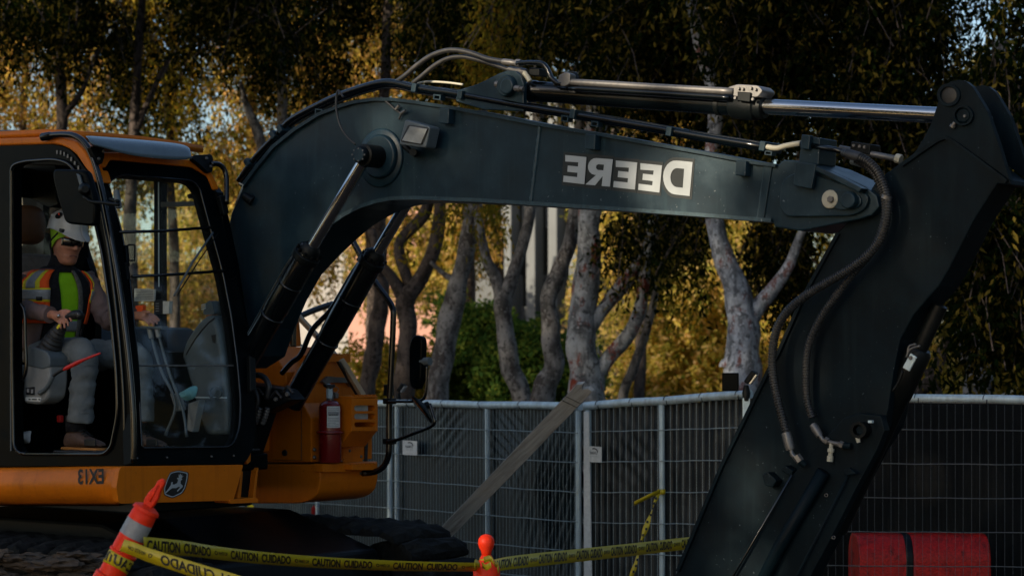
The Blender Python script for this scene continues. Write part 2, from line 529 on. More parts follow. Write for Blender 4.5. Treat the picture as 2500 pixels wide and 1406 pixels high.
# ================================================================== SETTING
from mathutils import noise as mnoise
MT['dirt'] = mat('dirt_ground', (0.045, 0.035, 0.027), rough=0.95, var=0.5, vscale=1.5, bump=0.8, bscale=9, dirt=(0.03, 0.03, 0.029), dscale=0.6, spec=0.1)
g = MB()
rows = []
ys = [-8, 2, 5, 7, 8, 9, 10, 11, 12, 13, 14, 16, 18, 21, 25, 30, 40, 60, 100, 200, 500, 1500]
for y in ys:
    rw = []
    for i in range(41):
        u = (i / 20 - 1)
        x = (abs(u) ** 1.7) * (1 if u > 0 else -1) * (18 if y < 30 else y * 1.2)
        z = 0.0
        if 4 < y < 22: z = 0.05 * mnoise.noise(Vector((x * 0.9, y * 0.9, 0)))
        rw.append((x, y, z - 0.02))
    rows.append(rw)
gr = g.grid(rows).build('ground', MT['dirt'], smooth=True, kind='structure')

# ------------------------------------------------------------------ buildings far behind the trees
MT['stucco'] = mat('shaded_stucco', (0.10, 0.107, 0.11), rough=0.9, var=0.08, vscale=0.8, bump=0.1, bscale=30)  # greyed down: the facade's shade is put into the colour
MT['fin'] = mat('shaded_concrete', (0.13, 0.14, 0.145), rough=0.85, var=0.08, vscale=1.5)  # fins darkened likewise, their shade lies in the base colour
MT['brickwall'] = mat('salmon_render', (0.36, 0.19, 0.15), rough=0.9, var=0.12, vscale=1.2, bump=0.2, bscale=14)
MT['creamwall'] = mat('cream_render', (0.25, 0.24, 0.23), rough=0.9, var=0.1, vscale=1.0)
MT['window'] = mat('window_glass', (0.03, 0.035, 0.04), rough=0.08, var=0.2, spec=0.8)
MT['roofing'] = mat('roofing', (0.12, 0.11, 0.10), rough=0.9, var=0.2)

def building(name, x0, x1, y0, y1, top, m, label, depth=9.0, wins=(), fins=(), ang=0.0):
    """front wall from pixel column x0 (distance y0) to x1 (distance y1); wins/fins are pixel rectangles on it"""
    a, b = R(x0, HOR, y0), R(x1, HOR, y1)
    a.z = b.z = 0
    d = (b - a); wl = d.length; d.normalize()
    nn = Vector((d.y, -d.x, 0)); 
    if nn.y > 0: nn = -nn
    ztop = R(x0, top, y0).z
    root = thing(name, (a + b) / 2 - nn * depth / 2, label, 'building')
    def P(px, py): return on_plane(px, py, a, nn)
    outer = [a, b, b + UP * ztop, a + UP * ztop]
    holes = []
    for (wx0, wx1, wy0, wy1) in wins:
        holes.append([P(wx0, wy1), P(wx1, wy1), P(wx1, wy0), P(wx0, wy0)])
    MB().prism(outer, -nn * 0.35, holes).build('wall', m, root)
    s = MB()
    for p, q in ((b, b - nn * depth), (b - nn * depth, a - nn * depth), (a - nn * depth, a)):
        e = (q - p).normalized(); k = Vector((e.y, -e.x, 0))
        s.prism([p, q, q + UP * ztop, p + UP * ztop], -k * 0.003)
    s.build('side_wall', m, root)
    MB().box((a + b) / 2 - nn * depth / 2 + UP * (ztop + 0.2), d, nn, UP, wl + 0.6, depth + 0.6, 0.38).build('roof', MT['roofing'], root)
    for (wx0, wx1, wy0, wy1) in wins:
        p00, p11 = P(wx0, wy1), P(wx1, wy0)
        c = (p00 + p11) / 2 - nn * 0.2
        ww = (p11 - p00).dot(d); hh = (p11 - p00).z
        wo = MB()
        wo.box(c + UP * (hh / 2 - 0.05), d, nn, UP, ww - .004, 0.1, 0.1); wo.box(c - UP * (hh / 2 - 0.05), d, nn, UP, ww - .004, 0.1, 0.1)
        for sg in (-1, 1): wo.box(c + d * sg * (ww / 2 - 0.05), d, nn, UP, 0.09, 0.1, hh - 0.2)
        wo.box(c - UP * hh * 0.2, d, nn, UP, ww - 0.2, 0.1, 0.05)
        f = wo.build('window', MT['gloss'], root)
        MB().box(c - nn * 0.02, d, nn, UP, ww - 0.19, 0.02, hh - 0.19).build('pane', MT['window'], f)
    for (fx0, fx1) in fins:
        p, q = P(fx0, HOR), P(fx1, HOR)
        p.z = q.z = 0
        MB().prism([p, q, q + nn * 0.5, p + nn * 0.5], UP * (ztop - 0.1)).build('fin', MT['fin'], root, bevel=0.03)
    return root
building('office_building', 1130, 1560, 62, 59, 250, MT['stucco'], 'pale grey office block with tall vertical fins and narrow dark windows',
         wins=[(1224, 1249, 672, 748), (1274, 1300, 672, 748), (1333, 1356, 672, 748), (1385, 1407, 672, 748), (1438, 1460, 672, 748),
               (1224, 1249, 470, 556), (1274, 1300, 470, 556), (1333, 1356, 470, 556), (1385, 1407, 470, 556), (1438, 1460, 470, 556)],
         fins=[(1252, 1270), (1306, 1328), (1359, 1381), (1410, 1430), (1464, 1484)])
building('salmon_building', 850, 1190, 76, 70, 500, MT['brickwall'], 'sunlit salmon pink building seen between the trunks', depth=7,
         wins=[(860, 880, 690, 760)])
building('cream_building', 690, 862, 86, 82, 560, MT['creamwall'], 'sunlit cream building far behind, seen past the black boom cylinders', depth=7,
         wins=[(700, 716, 700, 760)])

# ------------------------------------------------------------------ fence
MT['screen'] = None
def screen_mat():
    m = bpy.data.materials.new('screen_fabric')
    m.use_nodes = True
    t = m.node_tree
    b = t.nodes['Principled BSDF']
    b.inputs['Roughness'].default_value = 0.42
    b.inputs['Specular IOR Level'].default_value = 0.38
    tc = t.nodes.new('ShaderNodeTexCoord')
    wv = t.nodes.new('ShaderNodeTexNoise'); wv.inputs['Scale'].default_value = 260
    wv.inputs['Detail'].default_value = 2
    t.links.new(tc.outputs['Object'], wv.inputs['Vector'])
    n2 = t.nodes.new('ShaderNodeTexNoise'); n2.inputs['Scale'].default_value = 5; n2.inputs['Detail'].default_value = 6
    t.links.new(tc.outputs['Object'], n2.inputs['Vector'])
    mm = t.nodes.new('ShaderNodeMath'); mm.operation = 'MULTIPLY'
    t.links.new(wv.outputs[0], mm.inputs[0]); t.links.new(n2.outputs[0], mm.inputs[1])
    rp = t.nodes.new('ShaderNodeValToRGB')
    rp.color_ramp.elements[0].position = 0.15; rp.color_ramp.elements[0].color = (0.001, 0.005, 0.007, 1)
    rp.color_ramp.elements[1].position = 0.42; rp.color_ramp.elements[1].color = (0.007, 0.024, 0.031, 1)
    t.links.new(mm.outputs[0], rp.inputs[0])
    t.links.new(rp.outputs[0], b.inputs['Base Color'])
    bp = t.nodes.new('ShaderNodeBump'); bp.inputs['Strength'].default_value = 0.35; bp.inputs['Distance'].default_value = 0.004
    t.links.new(wv.outputs[0], bp.inputs['Height']); t.links.new(bp.outputs[0], b.inputs['Normal'])
    return m
MT['screen'] = screen_mat()
MT['screen_sunlit'] = MT['screen'].copy()  # lighter copy: low sun on this panel is put into its colour
[n for n in MT['screen_sunlit'].node_tree.nodes if n.type == 'VALTORGB'][0].color_ramp.elements[1].color = (.040, .045, .045, 1)
MT['wire_k'] = mat('dull_wire', (0.07, 0.08, 0.085), rough=0.6, var=0.2)
MT['screen_k'] = mat('black_fabric', (0.0035, 0.0045, 0.005), rough=0.8, var=0.5, vscale=3, spec=0.15, bump=0.3, bscale=200)
MT['galvwire'] = mat('galvanised_wire', (0.24, 0.30, 0.31), rough=0.5, metal=0.2, var=0.2)

def fence_panel(A, B, mids, rowsA, rowsB, label, postA=True, postB=True, folds=(), screen=True, wired=True, sbot=0.05, fabric='screen', soff=0.0, vr=0.0018, wm='galvwire', rail_r=0.028, darkrows=None):
    """A, B: (px, py of the top rail, distance). mids: px of inner posts. rows: pixel rows of the horizontal wires at A and B"""
    a, b = R(*A), R(*B)
    d = Vector((b.x - a.x, b.y - a.y, 0)); wl = d.length; d.normalize()
    nn = Vector((d.y, -d.x, 0))
    if nn.y > 0: nn = -nn
    def top(t): return a.lerp(b, t)
    def at(px, py):
        return on_plane(px, py, a, nn)
    root = thing('mesh_fence', (a + b) / 2 * 1.0 - UP * ((a.z + b.z) / 2), label, 'fence', 'temporary mesh fence panels')
    MB().tube([top(0) - UP * .0, top(.25) + UP * .004, top(.5) - UP * .003, top(.75) + UP * .003, top(1)], rail_r, 12).build('top_rail', MT['galv'], root, smooth=40)
    MB().tube([top(0) - UP * (top(0).z - 0.12), top(1) - UP * (top(1).z - 0.12)], 0.022, 10).build('bottom_rail', MT['galv'], root, smooth=40)
    for k, on in ((0, postA), (1, postB)):
        if on:
            p = top(k) + d * (0.03 if k == 0 else -0.03)
            MB().tube([Vector((p.x, p.y, 0.0)), p - UP * 0.028], 0.021, 12).build('fence_post', MT['galv'], root, smooth=40)
    for mx in mids:
        t = (at(mx, HOR) - a).dot(d) / wl
        p = top(t)
        MB().tube([Vector((p.x, p.y, 0.12)), Vector((p.x, p.y, p.z * .45)) + d * .006, p - UP * .03], 0.020, 12).build('fence_post', MT['galv'], root, smooth=40)
    # wires
    if wired:
        for ra, rb in zip(rowsA, rowsB):
            pa, pb = at(A[0], ra), at(B[0], rb)
            if pa.z < 0.14: continue
            pth = []
            for i in range(13):
                t = i / 12
                pth.append(pa.lerp(pb, t) + UP * (0.002 * math.sin(i * 2.1 + ra)) + nn * 0.026)
            MB().tube(pth, 0.0032, 5).build('horizontal_wire', MT[wm], root, smooth=True)
        v = MB()
        n = int(wl / 0.05)
        for i in range(1, n):
            t = i / n
            p = top(t) + nn * 0.021
            j = 0.004 * mnoise.noise(Vector((i * 3.1, a.x, 0)))
            v.tube([Vector((p.x, p.y, 0.12)), Vector((p.x, p.y, p.z * 0.55)) + d * j, p - UP * 0.02], vr, 4, caps=False)
        v.build('vertical_wires', MT[wm], root, kind='stuff')
        # wire ties round the rail
        for i in range(5):
            t = 0.08 + i * 0.21
            p = top(t)
            MB().tube([p + (nn * math.cos(q) + UP * math.sin(q)) * (rail_r + .003) + d * .004 * q for q in [x * math.pi / 5 for x in range(11)]], 0.003, 4).build('wire_tie', MT['black2'], root)
    if screen:
        rows_ = []
        NX, NY = 150, 60
        for j in range(NY + 1):
            rw = []
            s_ = j / NY
            for i in range(NX + 1):
                t = i / NX
                p = top(t)
                z = (p.z - 0.018) * (1 - s_) + sbot * s_
                q = Vector((p.x, p.y, z))
                dz = 0.010 * mnoise.noise(Vector((t * wl * 2.2, z * 1.1, a.x))) + 0.0045 * math.sin(t * wl / 0.05 * 2 * math.pi)
                dz += 0.006 * mnoise.noise(Vector((t * wl * 9, z * 2.0, a.x + 5)))
                for (ft, fz, fw, fdir, amp, freq) in folds:
                    u = (t - ft) * wl; vz = z - fz
                    r2 = (u * u + vz * vz) / (fw * fw)
                    if r2 < 6:
                        ph = u * math.cos(fdir) + vz * math.sin(fdir)
                        dz += amp * math.exp(-r2) * math.sin(ph * freq + 2.2 * mnoise.noise(Vector((u * 2.5, vz * 2.5, 3))))
                zz = z - (0.007 * abs(math.sin(t * 21)) + 0.006 * mnoise.noise(Vector((t * 30, 0, 1)))) * (1 if j == 0 else 0)
                rw.append(Vector((q.x, q.y, zz)) - nn * (0.034 + soff - dz))
            rows_.append(rw)
        MB().grid(rows_).build('screen_fabric', MT[fabric], root, smooth=True)
    return root, at, nn, d

def rows_from(y0, step, n): return [y0 + step * i for i in range(n)]
fence_panel((588, 985, 20.0), (956, 985, 17.1), [775], rows_from(1036, 60, 9), rows_from(1041, 66, 9),
            'fence panel behind the orange tool box, mostly hidden by the excavator')
p2, at2, nn2, d2 = fence_panel((966, 984, 17.0), (1418, 992, 14.5), [1190], rows_from(1041, 66, 9), rows_from(1056, 72.5, 8),
            'screened fence panel with wrinkled dark fabric, crossed by the leaning plank',
            folds=[(0.90, 1.0, 0.42, math.radians(-35), 0.020, 62), (0.62, 1.35, 0.25, math.radians(60), 0.014, 80), (0.30, 1.45, 0.25, math.radians(-60), 0.012, 75), (0.8, 0.9, .3, math.radians(-28), .018, 70)])
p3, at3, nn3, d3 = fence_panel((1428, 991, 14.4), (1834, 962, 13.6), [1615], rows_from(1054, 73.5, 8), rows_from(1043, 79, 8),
            'screened fence panel with ribbed fabric catching low sun, beside the floodlight post', folds=[(0.3, 1.3, 0.25, 0.9, 0.006, 60), (.8, 1.0, .4, .2, .005, 40)], postB=False, fabric='screen_sunlit')
p4, at4, nn4, d4 = fence_panel((1856, 963, 13.55), (2640, 980, 12.7), [], rows_from(1046, 83, 7), rows_from(1051, 83, 7),
            'dark open mesh fence panel beyond the excavator arm, with a red barrier behind', postA=False, screen=True, sbot=0.05, fabric='screen_k', soff=0.85, vr=0.0012, wm='wire_k')
# white stiffener strip beside the joint of the panels
st = MB()
pa, pb = at3(1437, 1004) + nn3 * .03, at3(1440, 1420) + nn3 * .03
st.prism([pa - d3 * .012, pa + d3 * .03, pb + d3 * .045, pb - d3 * .02], nn3 * 0.012)
tag(st.build('plastic_strip', MT['paper'], bevel=0.003), 'narrow white plastic strip hanging down beside the fence joint', 'strip')
# small square signs: mirrored word and an arc
def fence_sign(px0, px1, py0, py1, at, nn, label):
    q = [at(px0, py1), at(px1, py1 + 2), at(px1, py0 + 2), at(px0, py0)]
    q = [p + nn * 0.036 for p in q]
    o = MB().prism(q, nn * 0.004).build('fence_sign', MT['paper'])
    tag(o, label, 'sign', 'small white square signs on the fence')
    ex, ey = q[1] - q[0], q[3] - q[0]
    def Q(u, v): return q[0] + ex * u + ey * v + nn * 0.0055
    vs, fs, asp = text_mesh('United', bold=0.01, mirror=True)
    MB().add([Q(0.22 + 0.5 * x, 0.50 + 0.20 * y) for x, y in vs], fs).build('sign_text', MT['ink'], o)
    arc = []
    for rr in (0.26, 0.20):
        arc.append([Q(0.50 + rr * math.cos(t), 0.66 + rr * 0.95 * math.sin(t) * (1 if rr > .22 else .9)) for t in [math.radians(-10 + 130 * i / 14) for i in range(15)]])
    MB().grid(arc).build('sign_logo', MT['ink'], o)
    for v in (0.40, 0.34, 0.12):
        MB().add([Q(.25, v), Q(.72, v), Q(.72, v + .012), Q(.25, v + .012)], [(0, 1, 2, 3)]).build('sign_line', MT['silver'], o)
fence_sign(994, 1029, 1074, 1109, at2, nn2, 'small white square sign on the wrinkled fence panel by the round mirror')
fence_sign(1441, 1477, 1088, 1126, at3, nn3, 'small white square sign just right of the post where the plank ends')

# floodlight posts
def flood(px, py, Y, label, sc=1.0):
    p = R(px, py, Y)
    root = thing('floodlight_post', (p.x, p.y, 0), label, 'floodlight', 'solar floodlights on thin posts')
    MB().box((p.x, p.y, p.z / 2 - .04), Vector((1, 0, 0)), Vector((0, 1, 0)), UP, 0.045, 0.03, p.z - .08).build('post', MT['galv'], root, bevel=.004)
    MB().tube([p - UP * .1, p - UP * .05, p + UP * .0], [.02, .028, .016], 10).build('bracket', MT['black2'], root, smooth=40)
    ax = Vector((1, -.25, 0)).normalized(); ay = UP.cross(ax)
    MB().box(p + ax * -.10 * sc + UP * .02, ax, ay, UP, .105 * sc, .03, .115 * sc).build('solar_panel', MT['frame'], root, bevel=.006)
    c = p + ax * .03 + UP * .05 * sc
    tl = (ax * .5 + UP * .7).normalized(); tn = tl.cross(ay).normalized()
    MB().box(c, tl, ay, tn, .09 * sc, .12 * sc, .035).build('lamp_head', MT['black2'], root, bevel=.008)
    MB().box(c - tn * .02, tl, ay, tn, .07 * sc, .10 * sc, .012).build('lamp_glass', MT['lens'], root)
    return root
flood(1822, 940, 13.4, 'slim post with square solar floodlight beside the pale patchy tree trunk')
flood(972, 958, 17.3, 'slim post with small floodlight, behind the black handrail', .8)

# leaning plank
_t = MT['wood'].node_tree
_mp = [n for n in _t.nodes if n.type == 'MAPPING'][0]
_tc = [n for n in _t.nodes if n.type == 'TEX_COORD'][0]
_ro = _t.nodes.new('ShaderNodeMapping'); _ro.inputs['Rotation'].default_value = (0, math.radians(43), 0)
_t.links.new(_tc.outputs['Object'], _ro.inputs[0]); _t.links.new(_ro.outputs[0], _mp.inputs[0])
_t.links.new(_ro.outputs[0], _mp.inputs[0])
_mp.inputs['Scale'].default_value = (.12, .12, 1.8)
def plank():
    e = [(1072, 1292), (1402, 940), (1452, 962), (1118, 1316)]
    Ys = [14.9, 14.0, 14.0, 14.9]
    q = [R(x, y, Y) for (x, y), Y in zip([(1074, 1290), (1408, 938), (1446, 956), (1098, 1314)], Ys)]
    ax = ((q[1] + q[2]) / 2 - (q[0] + q[3]) / 2)
    # down to the ground along its own axis
    mid0 = (q[0] + q[3]) / 2
    ext = -ax * ((mid0.z - 0.02) / ax.z)
    n = ax.cross(q[3] - q[0]).normalized()
    if n.y < 0: n = -n
    u0 = (q[0] - mid0); u1 = (q[1] - (q[1] + q[2]) / 2)
    mid1 = (q[1] + q[2]) / 2
    rows = []
    N = 26
    loop1, loop2 = [], []
    for i in range(N + 1):
        t = i / N
        c = (mid0 + ext).lerp(mid1, t)
        u = u0.lerp(u1, t)
        jit = 0.004 * mnoise.noise(Vector((t * 14, 0, 0)))
        loop1.append(c + u * (1 + jit * 8)); loop2.append(c - u * (1 - jit * 8))
    tip = [mid1 + ax.normalized() * 0.015 - u1 * .2, mid1 + ax.normalized() * -0.03 - u1 * -.2, mid1 + ax.normalized() * 0.02 + u1 * .55]
    o = MB().prism(loop1 + [mid1 + ax.normalized() * .025 + u1 * .5, mid1 - ax.normalized() * .02 + u1 * .15, mid1 + ax.normalized() * .01 - u1 * .4] + loop2[::-1], n * 0.045)
    ob = o.build('wooden_plank', MT['wood'], bevel=0.003)
    tag(ob, 'weathered grey wooden plank leaning diagonally against the screened fence', 'plank')
    for t in (0.94, 0.955):
        c = (mid0 + ext).lerp(mid1, t); u = u0.lerp(u1, t)
        MB().tube([c + u * 1.04 - n * .004, c - u * 1.04 - n * .004, c - u * 1.04 + n * .05, c + u * 1.04 + n * .05, c + u * 1.04 - n * .004], .0025, 4).build('tie_wire', MT['black2'], ob)
plank()

# red barrier behind the open fence
MT['redbar'] = mat('red_plastic', (0.36, 0.006, 0.003), rough=0.4, var=0.45, vscale=60, dirt=(0.03, 0.003, 0.003), dscale=9, damt=0.9, spec=0.3, bump=0.5, bscale=90)
a = R(2098, 1300, 13.25); b = R(2420, 1318, 13.25)
prof = rpoly([(0.0, -0.30), (0.0, 0.14), (0.10, 0.24), (0.34, 0.24), (0.44, 0.14), (0.44, -0.30), (0.55, -0.72), (-0.11, -0.72)], 0.09)
zc = R(2250, 1308, 13.25).z - .24
loop = [Vector((a.x, a.y + y, zc + z)) for y, z in prof]
rb = thing('traffic_barrier', ((a.x + b.x) / 2, a.y, 0), 'red plastic traffic barrier standing behind the dark open mesh fence', 'barrier')
MB().prism(loop, Vector(((b.x - a.x), 0, 0))).build('barrier_body', MT['redbar'], rb, bevel=.008, smooth=50)
loop = [Vector(((a.x + b.x) / 2 - .12, a.y - .006 + y * 1.02, zc + z + .004)) for y, z in prof]
MB().prism(loop, Vector((0.05, 0, 0))).build('rib', MT['black2'], rb, bevel=.01)
MB().box(Vector(((a.x + b.x) / 2, a.y + .22, 0.07)), Vector((1, 0, 0)), Vector((0, 1, 0)), UP, (b.x - a.x) * 1.02, .75, .14).build('barrier_foot', MT['redbar'], rb, bevel=.03)

# ------------------------------------------------------------------ trees
MT['bark_g'] = bark_mat('grey_bark', (0.13, 0.125, 0.12), (0.035, 0.028, 0.026), 0.85, 4.5)
MT['bark_d'] = bark_mat('dark_bark', (0.06, 0.048, 0.042), (0.022, 0.018, 0.016), 0.7, 3.5)
MT['bark_r'] = bark_mat('peeling_bark', (0.20, 0.205, 0.205), (0.15, 0.032, 0.018), 1.0, 4.6)
MT['bark_w'] = bark_mat('pale_peeling_bark', (0.27, 0.285, 0.31), (0.15, 0.055, 0.042), 0.9, 5.5)
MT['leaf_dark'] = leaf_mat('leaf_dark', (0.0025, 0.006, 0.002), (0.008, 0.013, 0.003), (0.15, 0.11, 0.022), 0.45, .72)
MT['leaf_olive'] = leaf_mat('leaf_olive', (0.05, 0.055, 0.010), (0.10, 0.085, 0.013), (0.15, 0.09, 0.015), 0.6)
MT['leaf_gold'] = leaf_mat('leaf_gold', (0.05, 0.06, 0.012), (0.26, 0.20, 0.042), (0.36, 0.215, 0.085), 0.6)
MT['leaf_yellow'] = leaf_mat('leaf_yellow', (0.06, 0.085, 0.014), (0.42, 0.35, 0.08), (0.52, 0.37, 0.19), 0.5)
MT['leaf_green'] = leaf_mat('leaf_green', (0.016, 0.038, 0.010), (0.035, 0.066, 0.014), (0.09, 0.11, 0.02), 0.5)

def leaves_mesh(name, pos, ln, wd, m, parent, droop=0.75, kind=None):
    n = len(pos)
    # long axis: mostly hanging
    ax = rng.normal(size=(n, 3)) * 0.6
    ax[:, 2] -= droop
    ax /= np.linalg.norm(ax, axis=1)[:, None]
    sd = rng.normal(size=(n, 3))
    sd -= ax * np.sum(sd * ax, 1)[:, None]
    sd /= np.linalg.norm(sd, axis=1)[:, None]
    l = (ln * rng.uniform(0.6, 1.3, n))[:, None]
    w_ = (wd * rng.uniform(0.6, 1.3, n))[:, None]
    p = pos
    v = np.empty((n, 4, 3), np.float32)
    v[:, 0] = p; v[:, 1] = p + ax * l * 0.45 + sd * w_ * 0.5
    v[:, 2] = p + ax * l; v[:, 3] = p + ax * l * 0.45 - sd * w_ * 0.5
    c = p.mean(0)
    v -= c.astype(np.float32)
    me = bpy.data.meshes.new(name)
    me.vertices.add(n * 4); me.loops.add(n * 4); me.polygons.add(n)
    me.vertices.foreach_set('co', v.reshape(-1))
    me.loops.foreach_set('vertex_index', np.arange(n * 4, dtype=np.int32))
    me.polygons.foreach_set('loop_start', np.arange(0, n * 4, 4, dtype=np.int32))
    me.update(); me.validate()
    me.materials.append(m)
    o = bpy.data.objects.new(name, me)
    COL.objects.link(o)
    place(o, Vector(c.tolist()), parent)
    if kind: o['kind'] = kind
    return o

def crown_points(boxes, per=42, noise_s=0.75, thr=-0.1, strand=(0.35, 1.0)):
    """hanging sprays filling pixel boxes (x0, x1, y0, y1, Y0, Y1, number of sprays)"""
    out, twigs = [], []
    for (x0, x1, y0, y1, Y0, Y1, n) in boxes:
        k = 0; tries = 0
        while k < n and tries < n * 8:
            tries += 1
            px, py, Y = rnd.uniform(x0, x1), rnd.uniform(y0, y1), rnd.uniform(Y0, Y1)
            # ragged edges
            e = min((px - x0), (x1 - px)) / (0.25 * (x1 - x0) + 1)
            if rnd.random() > 0.25 + e: continue
            p = R(px, py, Y)
            if p.z < 0.3: continue
            if mnoise.noise(p * noise_s) + 0.4 * mnoise.noise(p * noise_s * 2.7) < thr: continue
            k += 1
            ll = rnd.uniform(*strand)
            t = rng.uniform(0, 1, per) ** 0.8
            spread = rng.normal(size=(per, 3)) * 0.075
            dirx = rng.normal(size=3) * 0.25
            pos = np.array(p)[None, :] + spread + dirx[None, :] * t[:, None]
            pos[:, 2] -= t * ll - 0.2
            out.append(pos)
            if rnd.random() < 0.35: twigs.append((p + UP * .2, Vector((p.x + dirx[0], p.y + dirx[1], p.z + .2 - ll * .9))))
    return np.concatenate(out), twigs

def limb(pts, Y, parent, m, name='branch', n=12, Y2=None):
    """pts: (px, py, width in px); tapering limb with an uneven outline"""
    k = len(pts)
    P = [R(x, y, Y + ((Y2 - Y) * i / (k - 1) if Y2 else 0)) for i, (x, y, w_) in enumerate(pts)]
    Wd = [w_ * .76 / FPX * Y / 2 for *_, w_ in pts]
    path = spline(P, 6)
    rad = []
    for i in range(len(path)):
        t = i / 6; j = min(int(t), k - 2); f = t - j
        rad.append((Wd[j] * (1 - f) + Wd[j + 1] * f))
    mb = MB().tube(path, rad, n)
    for i, v in enumerate(mb.v):
        mb.v[i] = v + Vector((mnoise.noise(v * 3.0), mnoise.noise(v * 3.0 + Vector((7, 1, 2))), 0)) * (rad[min(i // n, len(rad) - 1)] * 0.35)
    return mb.build(name, m, parent, smooth=True)

def tree(name, label, Y, trunk, m, branches=(), crown=(), leafm=None, ln=0.10, wd=0.035, per=42, thr=-0.1, cat='tree', group='trees behind the fence', strand=(0.35, 1.0), ns=0.75):
    x, y, w_ = trunk[0]
    b = R(x, y, Y)
    root = thing(name, (b.x, b.y, 0), label, cat, group)
    # extend to the ground
    yg = HOR + CAMZ / Y * FPX
    pts = ([(x + rnd.uniform(-6, 6), yg + 4, w_ * 1.25)] if y < yg - 30 else []) + list(trunk)
    limb(pts, Y, root, m, 'trunk', 14)
    for br in branches:
        limb(br, Y, root, m)
    if crown:
        pos, tw = crown_points(crown, per, thr=thr, strand=strand, noise_s=ns)
        leaves_mesh('crown', pos, ln, wd, leafm, root)
        if tw:
            t = MB()
            for p, q in tw: t.tube([p, p.lerp(q, .5) + Vector((.03, 0, .03)), q], .006, 4, caps=False)
            t.build('twigs', MT['bark_d'], root, kind='stuff')
    return root
# front row, under and above the boom
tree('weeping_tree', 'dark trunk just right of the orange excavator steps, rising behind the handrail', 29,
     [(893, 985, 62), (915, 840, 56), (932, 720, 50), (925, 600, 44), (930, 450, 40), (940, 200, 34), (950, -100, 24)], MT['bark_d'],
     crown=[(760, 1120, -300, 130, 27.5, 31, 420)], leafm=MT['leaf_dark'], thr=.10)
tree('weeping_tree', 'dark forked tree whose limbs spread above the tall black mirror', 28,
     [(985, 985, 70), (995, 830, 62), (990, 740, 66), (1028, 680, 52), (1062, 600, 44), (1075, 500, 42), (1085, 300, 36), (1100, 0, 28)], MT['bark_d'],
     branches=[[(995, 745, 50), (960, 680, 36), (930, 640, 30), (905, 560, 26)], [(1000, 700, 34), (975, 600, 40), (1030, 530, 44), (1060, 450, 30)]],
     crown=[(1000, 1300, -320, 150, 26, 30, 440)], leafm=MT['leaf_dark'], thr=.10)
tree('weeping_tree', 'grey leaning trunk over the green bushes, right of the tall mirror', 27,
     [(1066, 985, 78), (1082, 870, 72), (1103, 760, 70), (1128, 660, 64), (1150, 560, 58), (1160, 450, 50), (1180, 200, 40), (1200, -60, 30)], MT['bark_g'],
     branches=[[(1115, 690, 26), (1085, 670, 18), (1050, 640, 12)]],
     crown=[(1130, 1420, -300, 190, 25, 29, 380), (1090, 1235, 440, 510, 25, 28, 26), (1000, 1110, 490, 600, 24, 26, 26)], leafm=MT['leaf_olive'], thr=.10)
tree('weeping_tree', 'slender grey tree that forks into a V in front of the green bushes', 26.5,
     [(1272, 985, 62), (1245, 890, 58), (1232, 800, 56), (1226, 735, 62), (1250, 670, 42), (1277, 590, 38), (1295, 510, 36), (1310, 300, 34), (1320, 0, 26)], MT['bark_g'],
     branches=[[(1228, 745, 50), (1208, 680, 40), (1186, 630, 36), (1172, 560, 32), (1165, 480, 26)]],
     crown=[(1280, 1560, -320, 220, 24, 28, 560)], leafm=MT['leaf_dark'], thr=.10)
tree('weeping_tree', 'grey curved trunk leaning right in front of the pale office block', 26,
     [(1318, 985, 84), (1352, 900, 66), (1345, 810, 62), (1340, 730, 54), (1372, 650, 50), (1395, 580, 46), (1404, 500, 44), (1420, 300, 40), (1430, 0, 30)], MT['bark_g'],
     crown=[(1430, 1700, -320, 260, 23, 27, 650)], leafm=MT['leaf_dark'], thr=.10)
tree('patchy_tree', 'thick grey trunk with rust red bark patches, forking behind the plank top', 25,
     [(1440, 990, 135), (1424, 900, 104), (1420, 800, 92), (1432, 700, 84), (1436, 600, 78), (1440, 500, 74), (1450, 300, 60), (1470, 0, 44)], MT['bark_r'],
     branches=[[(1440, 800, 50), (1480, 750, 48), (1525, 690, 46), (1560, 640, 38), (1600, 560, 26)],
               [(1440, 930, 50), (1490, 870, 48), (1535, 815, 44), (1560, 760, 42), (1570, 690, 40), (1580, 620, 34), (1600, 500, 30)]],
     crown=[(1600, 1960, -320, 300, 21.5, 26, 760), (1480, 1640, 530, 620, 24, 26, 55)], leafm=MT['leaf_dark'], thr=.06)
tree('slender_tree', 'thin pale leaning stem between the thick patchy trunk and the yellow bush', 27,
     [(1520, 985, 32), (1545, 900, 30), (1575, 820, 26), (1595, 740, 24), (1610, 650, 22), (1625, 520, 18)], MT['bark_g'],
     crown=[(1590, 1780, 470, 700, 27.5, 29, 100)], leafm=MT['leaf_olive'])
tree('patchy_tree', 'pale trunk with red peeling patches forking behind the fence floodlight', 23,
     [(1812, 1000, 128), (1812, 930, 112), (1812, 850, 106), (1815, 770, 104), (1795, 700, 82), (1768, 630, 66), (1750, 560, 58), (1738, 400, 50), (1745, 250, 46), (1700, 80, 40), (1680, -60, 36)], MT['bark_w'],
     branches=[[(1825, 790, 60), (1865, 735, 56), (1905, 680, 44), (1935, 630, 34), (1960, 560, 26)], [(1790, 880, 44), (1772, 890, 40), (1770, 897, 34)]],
     crown=[(1780, 2200, -320, 340, 21, 25, 800), (1840, 1970, 540, 700, 23.4, 25, 110), (1630, 1720, 500, 600, 23.4, 25, 24)], leafm=MT['leaf_dark'], thr=.06)
